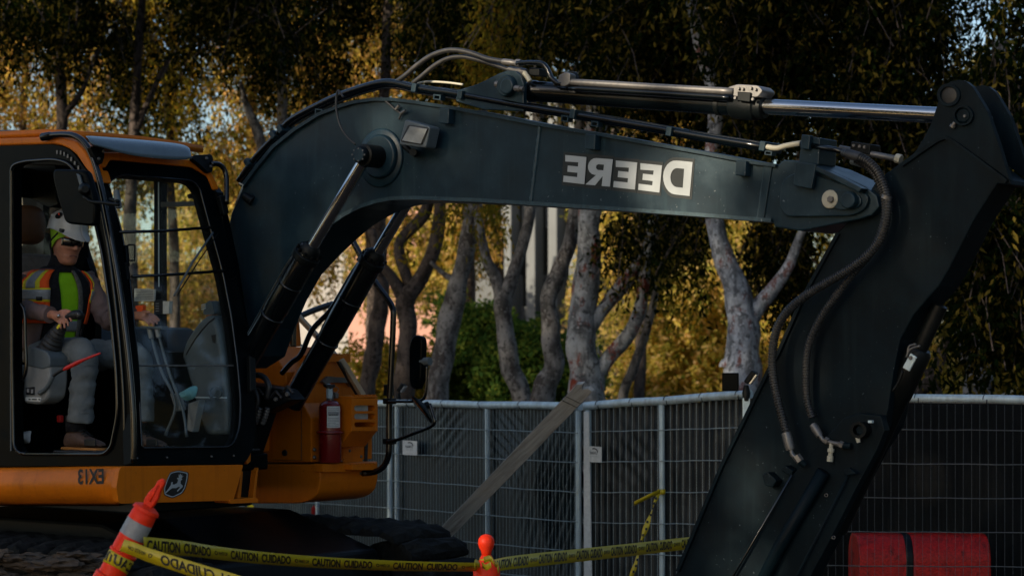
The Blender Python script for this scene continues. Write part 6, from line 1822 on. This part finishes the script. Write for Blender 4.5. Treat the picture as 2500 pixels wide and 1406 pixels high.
far = build_hand(J(336, 770, .70), F * .8 + L * .1 - UP * .1, -UP, -L * .6 + UP * -.3, [.5, .6, .7, .8], 1.0, thumb_dir=F * .5 - L * .5 + UP * .2)
# ---- body skin : torso, arms, legs under the clothes, joined with head and hands
bchains = [[(pel, .10), (belly, .10), (chest, .11), (neck0, .060), (neck1, .056), (hc - hu * .06 - hf * .015, .055)],
           [(chest, .11), (sN, .045), (eN, .036), (wN, .026), (J(134, 769, .155), .025)], [(chest, .11), (sFr, .045), (eF, .036), (wF, .026), (J(338, 770, .70), .025)],
           [(pel, .10), (J(95, 868, .33), .07), (J(212, 866, .30), .052), (J(198, 1035, .29), .036)], [(pel, .10), (J(150, 866, .52), .07), (J(342, 870, .60), .052), (J(352, 1035, .60), .036)]]
parts = [skin_mesh(bchains), (hv, hfc)] + near + far
bmb = MB()
for v, f in parts: bmb.add(v, f)
# ear (near side)
ec = hc + hs * -.074 + hf * -.008 + hu * -.004
ev = []
body = bmb.build('body', MT['skin'], PE, smooth=True)
rmod = body.modifiers.new('remesh', 'REMESH'); rmod.mode = 'VOXEL'; rmod.voxel_size = .0048; rmod.use_smooth_shade = True
smod = body.modifiers.new('smooth', 'SMOOTH'); smod.factor = .4; smod.iterations = 2
# lips and stubble line
MB().tube(spline([hc + hf * .0795 + hs * y + hu * (-.069 - abs(y) * .12) for y in (-.024, -.012, 0, .012, .024)], 3), .004, 6).build('lips', mat('lips', (.20, .07, .05), rough=.5), PE, smooth=True)
# dark neck gaiter
MB().tube([J(143, 664, .42), J(149, 645, .42), hc - hu * .085 - hf * .018], [.074, .066, .064], 20).build('neck_gaiter', MT['darkcloth'], PE, smooth=True)
# sunglasses
gl = []
MT['shades'] = mat('dark_shades', (.006, .006, .007), rough=.08, spec=.8)
rows = []
for j in range(6):
    u = .028 - .044 * j / 5
    rows.append([hc + hf * (.097 - .045 * (abs(t) ** 2.2) + .004 * math.sin(j / 5 * math.pi)) + hs * (.072 * t) + hu * (u + (.006 if abs(t) < .15 and j > 2 else 0)) for t in [x / 8 - 1 for x in range(17)]])
sg = MB().grid(rows).build('sunglasses', MT['shades'], PE, smooth=True, solid=.004)
MB().tube([hc + hf * .058 - hs * .072 + hu * .022, hc + hf * -.02 - hs * .080 + hu * .016], .004, 8).build('temple', MT['shades'], sg, smooth=True)
# green hood round the face
rows = []
hp_ = [p for p in prof if -.075 < p[0] < .11]
N = 22
for u, fr, bk, hw in hp_:
    # opening edge runs from the brow at the top back to the jaw
    e = np.interp(u, [-.075, -.03, .02, .036, .11], [2.1, 1.75, 1.25, .55, .0])
    rw = []
    for i in range(N + 1):
        t = e + (2 * math.pi - 2 * e) * i / N
        x = (fr + bk) / 2 + math.copysign(abs(math.cos(t)) ** .9, math.cos(t)) * ((fr - bk) / 2 + .008); y = math.copysign(abs(math.sin(t)) ** .9, math.sin(t)) * (hw + .010)
        w_ = .0025 * math.sin(u * 190 + x * 60)
        rw.append(hc + hf * x + hs * (y + math.copysign(w_, y)) + hu * u)
    rows.append(rw)
MB().grid(rows).build('hood', MT['hood'], PE, smooth=True, solid=.005, subs=1)
for path in ([(.03, .048), (.000, .022), (-.02, .005), (-.045, -.008), (-.075, .004)], [(-.055, .05), (-.04, .012), (-.03, -.02), (-.02, -.05), (.0, -.08)]):
    MB().tube(spline([hc + hf * x - hs * (.0865 - .35 * max(0, abs(x) - .03)) + hu * u for x, u in path], 4), .0055, 8).build('chin_strap', MT['darkcloth'], PE, smooth=True)
# hard hat : shell with a dropped brim
rows = []
NH = 40
def hat(t, v):
    """t around from the front, v from crown 0 to brim 1"""
    cx, sx = math.cos(t), math.sin(t)
    a, b, h = .128, .100, .112
    if v <= .8:
        q = v / .8 * math.pi / 2
        x, y, z = a * math.sin(q) ** .8 * cx, b * math.sin(q) ** .8 * sx, h * math.cos(q) ** .75
        z += .006 * math.cos(min(1, abs(y) / .03) * math.pi / 2) if abs(y) < .03 else 0
    else:
        k = (v - .8) / .2
        ext = .012 + .050 * max(0, cx) ** 3 + .012 * max(0, -cx) ** 2
        x, y = (a + ext * k) * cx, (b + .010 * k) * sx
        z = -k * (.016 + .026 * abs(cx) ** 2 - .022 * abs(sx) ** 4)
    return hc + hf * (x - .006) + hs * y + hu * (.064 + z)
for j in range(15):
    rows.append([hat(2 * math.pi * i / NH, .02 + .98 * j / 14) for i in range(NH + 1)])
hat_o = MB().grid(rows).build('hard_hat', MT['helmet'], PE, smooth=True, solid=.004, subs=1)
MB().tube([hat(.25 + x * .1, .5) + UP * .002 for x in range(4)], .004, 6).build('hat_vent', MT['decal_k'], hat_o)
stc = hat(4.9, .45)
stn = (stc - hc - hu * .05).normalized()
MB().lathe(stc - stn * .002, stc + stn * .004, [(0, .024), (1, .023)], 24).build('round_sticker', MT['decal_k'], hat_o)
MB().box(stc + stn * .0045, hf, hu, stn, .012, .020, .001).build('sticker_mark', MT['cone'], hat_o)
for tt in (4.35, 4.1): 
    c = hat(tt, .5); MB().lathe(c - stn * .002, c + stn * .003, [(0, .008), (1, .007)], 5).build('small_sticker', MT['paper'], hat_o)
MB().box(hat(5.3, .82) + stn * .004, hf, hu, hs, .03, .022, .02).build('side_clip', MT['decal_k'], hat_o, bevel=.004)

# ---- torso clothing: elliptical loft, parameter t 0 (hips) .. 1 (neck), angle from forward towards the camera
cl = [pel - UP * .02, belly, J(128, 750, .42), chest, J(135, 690, .42), J(140, 668, .42), J(144, 652, .42)]
hwL = [.185, .180, .195, .205, .205, .150, .075]
hwF = [.125, .130, .130, .128, .112, .085, .066]
tt_ = [0, .22, .42, .60, .78, .92, 1.0]
tf = (F * .98 - L * .16); tf.normalize()       # the chest is turned a little to the camera
ts = Vector((-tf.y, tf.x, 0))
if ts.dot(L) > 0: ts = -ts                     # towards the camera side
def torso(t, ang, off=0.0):
    c = Vector([np.interp(t, tt_, [q[i] for q in cl]) for i in range(3)])
    a = np.interp(t, tt_, hwF) + off; b = np.interp(t, tt_, hwL) + off
    cx, sx = math.cos(ang), math.sin(ang)
    cx = math.copysign(abs(cx) ** .85, cx); sx = math.copysign(abs(sx) ** .85, sx)
    w_ = .006 * mnoise.noise(Vector((ang * 2.5, t * 7, off * 40)))
    return c + tf * (cx * (a + w_)) + ts * (sx * (b + w_))
def patch(name, t0, t1, a0, a1, off, m, parent=PE, nt=14, na=16, a0b=None, a1b=None, solid=.006):
    rows = []
    for j in range(nt + 1):
        v = j / nt; t = t0 + (t1 - t0) * v
        b0 = a0 + ((a0b if a0b is not None else a0) - a0) * v; b1 = a1 + ((a1b if a1b is not None else a1) - a1) * v
        rows.append([torso(t, b0 + (b1 - b0) * i / na, off) for i in range(na + 1)])
    return MB().grid(rows).build(name, m, parent, smooth=True, solid=solid)
D = math.radians
patch('jacket', .02, .97, D(34), D(326), .012, MT['jacket'], nt=20, na=30)
patch('shirt', .0, .93, D(-40), D(16), .004, MT['lime'], nt=18, na=12, a0b=D(-12), a1b=D(20))
patch('shirt_band', .16, .25, D(-30), D(6), .010, MT['silver'], nt=4)
patch('jacket_lining', .06, .98, D(0), D(32), .014, MT['darkcloth'], a0b=D(14), a1b=D(36))
patch('jacket_lining', .03, .98, D(-58), D(-34), .014, MT['darkcloth'], a0b=D(-36), a1b=D(-12))
patch('jacket_zip', .03, .95, D(-38), D(-28), .016, MT['fleece'], a0b=D(-17), a1b=D(-9), na=4)
patch('collar', .93, 1.06, D(-170), D(190), .010, MT['darkcloth'], nt=4, na=30)
vest = patch('vest', .22, .955, D(22), D(128), .030, MT['vest'], a0b=D(28), a1b=D(120), nt=18)
patch('vest_side', .22, .955, D(-110), D(-40), .024, MT['vest'], a0b=D(-100), a1b=D(-46), nt=18, parent=vest)
# bands
for (a0, a1, sgn) in ((D(24), D(126), 1), (D(-108), D(-41), -1)):
    patch('yellow_band', .475, .665, a0, a1, .0335, MT['vesty'], parent=vest, nt=6, solid=.003)
    patch('silver_band', .505, .635, a0, a1, .0360, MT['silver'], parent=vest, nt=6, solid=.003)
    c = D(58) if sgn > 0 else D(-66)
    patch('yellow_band', .66, .95, c - D(17), c + D(17), .0335, MT['vesty'], parent=vest, nt=8, na=6, solid=.003)
    patch('silver_band', .66, .95, c - D(9), c + D(9), .0360, MT['silver'], parent=vest, nt=8, na=4, solid=.003)
patch('vest_pocket', .27, .47, D(32), D(80), .036, MT['vest'], parent=vest, nt=5, solid=.006)
patch('vest_tag', .49, .54, D(36), D(46), .039, MT['decal_k'], parent=vest, nt=3, na=3, solid=.002)
patch('pocket_flap', .455, .475, D(32), D(80), .040, MT['vest'], parent=vest, nt=2, solid=.004)
# sleeves
def sleeve(a, b, c, r, nm='sleeve', m='jacket'):
    P = spline([a, a.lerp(b, .5) + (a - c).normalized() * .006, b, b.lerp(c, .5), c], 14)
    n = len(P)
    rad = []
    for i in range(n):
        t = i / (n - 1)
        rr = np.interp(t, [0, .12, .45, .55, .8, .93, 1], [r * .95, r * 1.08, r * .92, r * .95, r * .78, r * .74, r * .72])
        rad.append(rr * (1 + .055 * math.sin(t * 46 + 2 * math.sin(t * 13))))
    mb = MB().tube(P, rad, 28)
    for i, v in enumerate(mb.v): mb.v[i] = v + (v - P[min(i // 28, n - 1)]).normalized() * (.008 * mnoise.noise(v * 24) + .007 * mnoise.noise(Vector((v.x * 30, v.y * 30, v.z * 55))))
    o = mb.build(nm, MT[m], PE, smooth=True)
    MB().tube([P[-2], P[-1] + (P[-1] - P[-2]).normalized() * .004], [rad[-1] * 1.04, rad[-1] * 1.05], 20).build('cuff', MT[m], o, smooth=40)
sleeve(J(58, 672, .24), J(34, 748, .185), J(122, 768, .158), .060)
sleeve(sFr, eF, J(325, 773, .69), .066)
# trousers
def leg(h, k, a, r, nm='trouser_leg'):
    P = spline([h, h.lerp(k, .55) + UP * .006, k, k.lerp(a, .45) + F * .008, a], 16)
    n = len(P); rad = []
    for i in range(n):
        t = i / (n - 1)
        rad.append(np.interp(t, [0, .3, .5, .62, 1], [r * 1.15, r * 1.05, r * .92, r * .84, r * .84]) * (1 + .03 * math.sin(t * 60)))
    mb = MB().tube(P, rad, 30)
    for i, v in enumerate(mb.v): mb.v[i] = v + (v - P[min(i // 30, n - 1)]).normalized() * (.009 * mnoise.noise(v * 20) + .007 * mnoise.noise(Vector((v.x * 28, v.y * 28, v.z * 45))))
    o = mb.build(nm, MT['pants'], PE, smooth=True)
    for q in (.60, .93):
        i = int(q * (n - 1)); 
        MB().tube([P[i] , P[i] + (P[i + 1] - P[i]).normalized() * .008], rad[i] * 1.03, 22).build('seam', MT['pants'], o, smooth=40)
leg(J(96, 868, .33), J(204, 864, .28), J(196, 1030, .28), .082)
leg(J(150, 866, .53), J(334, 872, .60), J(348, 1030, .60), .080)
MB().tube([J(60, 850, .42) - L * .0, J(110, 850, .42)], [.15, .14], 18).build('trouser_seat', MT['pants'], PE, smooth=True)
# boots
def boot(ax, ay, l):
    z0 = ML(ax, 1098, l).z
    base = ML(ax, ay, l)
    rows = []
    for (fx, zt, zb, hw) in ((-.085, .03, .018, .020), (-.075, .085, .014, .038), (-.05, .12, .012, .045), (-.01, .125, .012, .048), (.035, .105, .014, .049), (.08, .08, .016, .051), (.13, .066, .018, .053), (.175, .056, .02, .048), (.205, .042, .022, .034), (.215, .03, .024, .015)):
        rw = []
        for i in range(14):
            t = 2 * math.pi * i / 13
            zz = zb + (zt - zb) * (.5 - .5 * math.cos(t))
            rw.append(Vector((base.x, base.y, z0)) + F * fx + L * (hw * math.sin(t)) + UP * zz)
        rows.append(rw)
    o = MB().grid(rows).build('boot', MT['boot'], PE, smooth=True, subs=1)
    lp = [Vector((base.x, base.y, z0)) + F * x + L * y for x, y in rpoly([(-.095, -.042), (.0, -.05), (.12, -.06), (.20, -.05), (.228, 0), (.20, .05), (.12, .06), (0, .05), (-.095, .042), (-.102, 0)], .02)]
    MB().prism(lp, UP * .016).build('sole', MT['sole'], o, bevel=.006)
    MB().prism([p - UP * .014 for p in lp], UP * .013).build('tread', MT['decal_k'], o, bevel=.003)
    MB().tube([Vector((base.x, base.y, z0 + .10)) - F * .01, Vector((base.x, base.y, z0 + .19)) - F * .015], [.055, .056], 18).build('boot_shaft', MT['darkcloth'], o, smooth=True)
    for i in range(4):
        c = Vector((base.x, base.y, z0)) + F * (.03 + .022 * i) + UP * (.115 - .012 * i)
        MB().tube([c - L * .03, c + UP * .006, c + L * .03], .004, 6).build('lace', MT['decal_k'], o, smooth=True)
    MB().box(Vector((base.x, base.y, z0 + .045)) + F * .16 - L * .046, F, L, UP, .09, .012, .04).build('toe_cap', MT['decal_k'], o, bevel=.006)
boot(188, 1050, .28)
boot(338, 1050, .60)
# ring on the hand
rp_ = J(140, 776, .125)
MB().lathe(J(143, 771, .120), J(145, 772.5, .120), [(0, .0105), (1, .0105)], 14).build('finger_ring', MT['chrome'], PE, smooth=True)

# ================================================================== DELINEATORS
def delineator(top, bot, Y, label, kind=0):
    """flexible tube post: top/bottom pixels of its axis"""
    p1, p0 = R(*top, Y), R(*bot, Y)
    ax = (p1 - p0).normalized()
    # carry on to the ground
    base = p0 - ax * ((p0.z - .06) / ax.z)
    root = thing('delineator_post', (base.x, base.y, 0), label, 'traffic post', 'orange delineator posts holding the caution tape')
    Lw = (p1 - base).length
    s = Y / FPX
    return root, base, p1, ax, s
root, base, p1, ax, s = delineator((396, 1172), (270, 1406), 7.6, 'tilted orange delineator post with a silver band and tape wound round it')
side_ = ax.cross(Vector((0, 1, 0))).normalized()
if side_.x < 0: side_ = -side_
dep = ax.cross(side_)
Lw = (p1 - base).length
def at_(d): return p1 - ax * d    # d metres below the top
q = .0
pxm = s
# axis lengths in px measured along the post: total from top (396,1172)
def dpx(n): return n * s
TT = lambda a, b, prof_, nm, m: MB().lathe(at_(dpx(a)), at_(dpx(b)), prof_, 28).build(nm, m, root, smooth=45)
r_ = 32 * s
tubeo = TT(78, (Lw - .03) / s, [(0, r_ * .7), (.012, r_ * .97), (.03, r_), (1, r_ * 1.1)], 'post_tube', MT['cone'])
TT(70, 86, [(0, r_ * .55), (.5, r_ * 1.02), (1, r_ * 1.08)], 'post_shoulder', MT['cone'])
TT(114, 156, [(0, r_ * 1.015), (1, r_ * 1.03)], 'silver_band', MT['silver'])
TT(196, 206, [(0, r_ * 1.0), (.3, r_ * 1.10), (.7, r_ * 1.10), (1, r_ * 1.0)], 'post_ridge', MT['cone'])
TT(262, 300, [(0, r_ * 1.02), (.1, r_ * 1.2), (.5, r_ * 1.24), (1, r_ * 1.1)], 'post_collar', MT['cone'])
# grip : flattened handle with a finger hole edge
gp = [(-10, 74), (-16, 62), (-15, 40), (-8, 20), (-8, 4), (-3, -4), (5, -5), (11, 2), (11, 26), (15, 44), (13, 62), (10, 76)]
pts = [at_(dpx(y)) + side_ * (x * s) - dep * .018 for x, y in rpoly(gp, 5)]
MB().prism(pts, dep * .036).build('post_grip', MT['cone'], root, bevel=.010, seg=3, smooth=60)
MB().tube([at_(dpx(12)) + side_ * (-2 * s) - dep * .019, at_(dpx(58)) + side_ * (-1 * s) - dep * .019], .004, 6).build('grip_rib', MT['cone'], root, smooth=True)
MB().lathe(base, base + UP * .06, [(0, .26), (.4, .25), (.7, .12), (1, .09)], 10).build('rubber_base', MT['rubber'], root, smooth=30)
c1, ax1, s1, r1 = at_(dpx(232)), ax, s, r_
# second post, upright
root2, base2, p12, ax2, s2 = delineator((1187, 1303), (1188, 1406), 9.6, 'upright orange delineator post with a round grip, knotted with yellow tape')
Lw2 = (p12 - base2).length
at2_ = lambda d: p12 - ax2 * (d * s2)
MB().lathe(at2_(0), at2_(58), [(0, 4 * s2), (.06, 13 * s2), (.2, 19 * s2), (.38, 20.5 * s2), (.55, 18 * s2), (.72, 13 * s2), (1, 10 * s2)], 24).build('post_grip', MT['cone'], root2, smooth=True)
MB().lathe(at2_(52), p12 - ax2 * (Lw2 - .03), [(0, 13 * s2), (.02, 17 * s2), (.035, 27 * s2), (.06, 33 * s2), (.5, 34 * s2), (1, 38 * s2)], 28).build('post_tube', MT['cone'], root2, smooth=45)
MB().lathe(at2_(150), at2_(190), [(0, 34.5 * s2), (1, 35 * s2)], 28).build('silver_band', MT['silver'], root2, smooth=45)
MB().lathe(base2, base2 + UP * .06, [(0, .26), (.4, .25), (.7, .12), (1, .09)], 10).build('rubber_base', MT['rubber'], root2, smooth=30)

# ================================================================== CAUTION TAPE
def ribbon(path, wid, name, label, cat, text_flip=False, grp=None, tilt=None, txt=True, mat_=None, start=0.0, upside=False, th=.0006, pitch=None):
    """path: centre line; wid: ribbon height vector per point (or one). Lettering follows the ribbon."""
    P = [Vector(p) for p in path]
    n = len(P)
    Wv = wid if isinstance(wid, list) else [wid] * n
    o = MB().grid([[p + w_ * .5 for p, w_ in zip(P, Wv)], [p - w_ * .5 for p, w_ in zip(P, Wv)]]).build(name, mat_ or MT['tape'], smooth=True, solid=th)
    tag(o, label, cat, grp)
    if not txt: return o
    cum = [0]
    for a, b in zip(P, P[1:]): cum.append(cum[-1] + (b - a).length)
    tot = cum[-1]
    def S(s_, v, off):
        s_ = min(max(s_, 0), tot)
        i = min(max(int(np.searchsorted(cum, s_)) - 1, 0), n - 2)
        f = (s_ - cum[i]) / max(1e-9, cum[i + 1] - cum[i])
        p = P[i].lerp(P[i + 1], f); w_ = Wv[i].lerp(Wv[i + 1], f)
        nn_ = (P[i + 1] - P[i]).cross(w_).normalized()
        if nn_.dot(CAMP - p) < 0: nn_ = -nn_
        return p + w_ * (v - .5) + nn_ * off
    hgt = Wv[0].length
    words = [('CAUTION', .16, .86, .30, .035), ('CUIDADO', .16, .86, .30, .035), ('WHITE CAP', .36, .64, .20, .02)]
    base_asp = [text_mesh(w_[0], bold=w_[4], shear=.25) for w_ in words]
    pos = start
    gap = .022
    mb = MB()
    lens = [.205, .205, .105]
    cyc = 0
    while pos < tot:
        for (wd_, v0, v1, _, _), (vs, fs, asp), ll in zip(words, base_asp, lens):
            if pos + ll > tot: pos = tot + 1; break
            if wd_ == 'WHITE CAP':
                # round emblem before the small words
                c_ = []
                for r0 in (.16, .09):
                    c_.append([S(pos + (.018 + hgt * r0 * math.cos(t)) if not text_flip else tot - (pos + .018 + hgt * r0 * math.cos(t)), .5 + r0 * math.sin(t), .0016) for t in [i * math.pi / 8 for i in range(17)]])
                mb.grid(c_)
                x0 = pos + .036; l2 = ll - .036
            else:
                x0 = pos; l2 = ll
            pts = []
            for x, y in vs:
                sx = x0 + x * l2
                if text_flip: sx = tot - sx
                pts.append(S(sx, v0 + y * (v1 - v0), .0016))
            mb.add(pts, fs)
            pos += ll + gap
    mb.build('tape_lettering', MT['ink'], o, kind='stuff')
    return o
def tape_path(pts, n=8):
    return spline([R(*p) for p in pts], n)
TG = 'yellow caution tape'
main1 = tape_path([(352, 1331, 7.55), (400, 1334, 7.65), (462, 1339, 7.8), (530, 1349, 8.0), (640, 1361, 8.3), (800, 1373, 8.7), (960, 1380, 9.1), (1100, 1383, 9.4), (1172, 1383, 9.55)])
n_ = len(main1)
def wv(i, n_, w0, w1, tl): 
    t = i / (n_ - 1); w_ = .076 * (w0 + (w1 - w0) * t)
    return Vector((0, -tl * w_, w_))
W1 = []
for i in range(n_):
    t = i / (n_ - 1)
    k = np.interp(t, [0, .15, .3, .6, .85, 1], [.86, .82, .74, .68, .62, .56])
    a_ = math.acos(min(1, k)); W1.append(Vector((.0, -math.sin(a_) * .076, math.cos(a_) * .076)))
ribbon(main1, W1, 'caution_tape', 'yellow caution tape sagging between the two orange delineator posts', 'caution tape', grp=TG, start=.015)
main2 = tape_path([(1200, 1381, 9.65), (1260, 1371, 9.9), (1400, 1356, 10.7), (1540, 1341, 11.6), (1690, 1324, 12.5), (1800, 1312, 12.9)])
W2 = []
for i in range(len(main2)):
    t = i / (len(main2) - 1); k = np.interp(t, [0, .3, 1], [.66, .78, .95]); a_ = math.acos(k)
    W2.append(Vector((0, math.sin(a_) * .076, k * .076)))
ribbon(main2, W2, 'caution_tape', 'yellow caution tape rising from the upright post to behind the excavator arm', 'caution tape', grp=TG, start=.01)
# loop round the tilted post, then away to the lower right
loop = tape_path([(298, 1330, 7.45), (322, 1338, 7.42), (360, 1353, 7.42), (430, 1376, 7.40), (500, 1398, 7.38), (580, 1422, 7.36), (700, 1462, 7.3)])
W3 = []
for i in range(len(loop)):
    t = i / (len(loop) - 1)
    W3.append(Vector((.0, -.010, .052 + .006 * t)) + side_ * (.022 * (1 - t)))
ribbon(loop, W3, 'caution_tape', 'yellow caution tape with reversed lettering running from the tilted post to lower right', 'caution tape', text_flip=True, grp=TG, start=.05)
# wraps round the tilted post
wr = []
for i in range(40):
    t = 2 * math.pi * i / 39
    wr.append(at_(dpx(226 + 8 * math.sin(t))) + (side_ * math.cos(t) + dep * math.sin(t)) * (r_ * 1.06))
ribbon(wr, ax * .05, 'tape_wrap', 'band of yellow caution tape wound round the tilted orange post', 'caution tape', text_flip=True, grp=TG, start=.0)
wr = []
for i in range(30):
    t = 2 * math.pi * i / 29
    wr.append(at2_(68) + Vector((math.cos(t), math.sin(t), .12 * math.sin(3 * t))) * (17 * s2))
kn = ribbon(wr, UP * .034, 'tape_wrap', 'crumpled yellow tape knotted under the grip of the upright orange post', 'caution tape', grp=TG, txt=False)
for (a_, b_, c_) in (((1170, 1376), (1160, 1372), (1158, 1386)), ((1206, 1375), (1216, 1380), (1214, 1392)), ((1176, 1378), (1186, 1384), (1198, 1376)), ((1180, 1366), (1196, 1362), (1204, 1372))):
    pth = spline([R(*a_, 9.42), R(*b_, 9.38), R(*c_, 9.36)], 5)
    MB().grid([[p + UP * .013 for p in pth], [p - UP * .013 + Vector((.004, -.006, 0)) for p in pth]]).build('tape_end', MT['tape'], kn, smooth=True, solid=.0006)
# tape hanging from the fence post
hang = tape_path([(1548, 1229, 13.75), (1562, 1222, 13.75), (1590, 1208, 13.78), (1612, 1199, 13.85)], 5)
kn2 = ribbon(hang, [Vector((.0, -.02, .030)) for _ in hang], 'caution_tape', 'short yellow tape tail tied to the fence post and hanging down twisted', 'caution tape', grp=TG, txt=False)
hd = [(1608, 1204, 13.84), (1598, 1228, 13.8), (1588, 1256, 13.78), (1576, 1290, 13.76), (1566, 1320, 13.74), (1558, 1350, 13.72), (1550, 1380, 13.7), (1540, 1410, 13.7), (1528, 1450, 13.7)]
pth = tape_path(hd, 4)
rows = [[], []]
for i, p in enumerate(pth):
    t = i * .42
    w_ = .010 + .009 * abs(math.sin(t))
    rows[0].append(p + Vector((math.cos(t * .6), math.sin(t * .6) * .6, .2)) * w_); rows[1].append(p - Vector((math.cos(t * .6), math.sin(t * .6) * .6, .2)) * w_)
MB().grid(rows).build('tape_tail', MT['tape'], kn2, smooth=True, solid=.0006)
for i in range(2, len(pth) - 1, 2):
    p = pth[i]; MB().box(p + Vector((rnd.uniform(-.006, .006), -.012, 0)), Vector((1, 0, 0)), Vector((0, 1, 0)), UP, .014, .002, .016).build('tape_print', MT['ink'], kn2)
MB().tube([R(1615, 1194, 13.98), R(1615, 1206, 13.98)], .026, 14).build('tape_knot', MT['tape'], kn2, smooth=True)
# small yellow-green tape end and red strip seen under the machine
q = [R(600, 1262, 18.6), R(606, 1248, 18.6), R(603, 1236, 18.6), R(612, 1230, 18.6), R(620, 1234, 18.6), R(612, 1252, 18.6), R(608, 1266, 18.6)]
tag(MB().prism(q, Vector((0, .01, 0))).build('tape_scrap', MT['vesty']), 'yellow tape scrap fluttering at the fence under the orange tool box', 'tape scrap')
q = [R(760, 1272, 18), R(760, 1240, 18), R(766, 1232, 18), R(770, 1240, 18), R(769, 1274, 18)]
tag(MB().prism(q, Vector((0, .03, 0))).build('red_strip', MT['redbar'], bevel=.004), 'thin red strip beside a fence post under the excavator', 'strip')
# broken lumps of dirt heaped against the near track
def clod(px, py, Y, sz, i):
    bm_ = bmesh.new(); bmesh.ops.create_icosphere(bm_, subdivisions=3, radius=1)
    mb = MB(); c = R(px, py, Y)
    mb.v = [c + Vector((v.co.x * sz * 1.7, v.co.y * sz, v.co.z * sz * .45)) * (1 + .75 * mnoise.noise(v.co * 1.8 + Vector((i * 7, 0, 0))) + .25 * mnoise.noise(v.co * 5 + Vector((0, i * 3, 0)))) for v in bm_.verts]
    mb.f = [tuple(v.index for v in f.verts) for f in bm_.faces]; bm_.free()
    return mb
heap = MB()
for i in range(60):
    t = i / 59
    px = rnd.uniform(-60, 250); py = rnd.uniform(1345, 1500)
    cm = clod(px, py, 10.2 - rnd.uniform(0, .3), rnd.uniform(.02, .07), i)
    heap.add(cm.v, cm.f)
for i in range(30):
    cm = clod(rnd.uniform(-80, 220), rnd.uniform(1480, 1720), 10.1 - rnd.uniform(0, .4), rnd.uniform(.08, .16), i + 90); heap.add(cm.v, cm.f)
tag(heap.build('dirt_heap', MT['mud'], kind='stuff'), 'heap of broken dry mud clods against the near track', 'dirt')
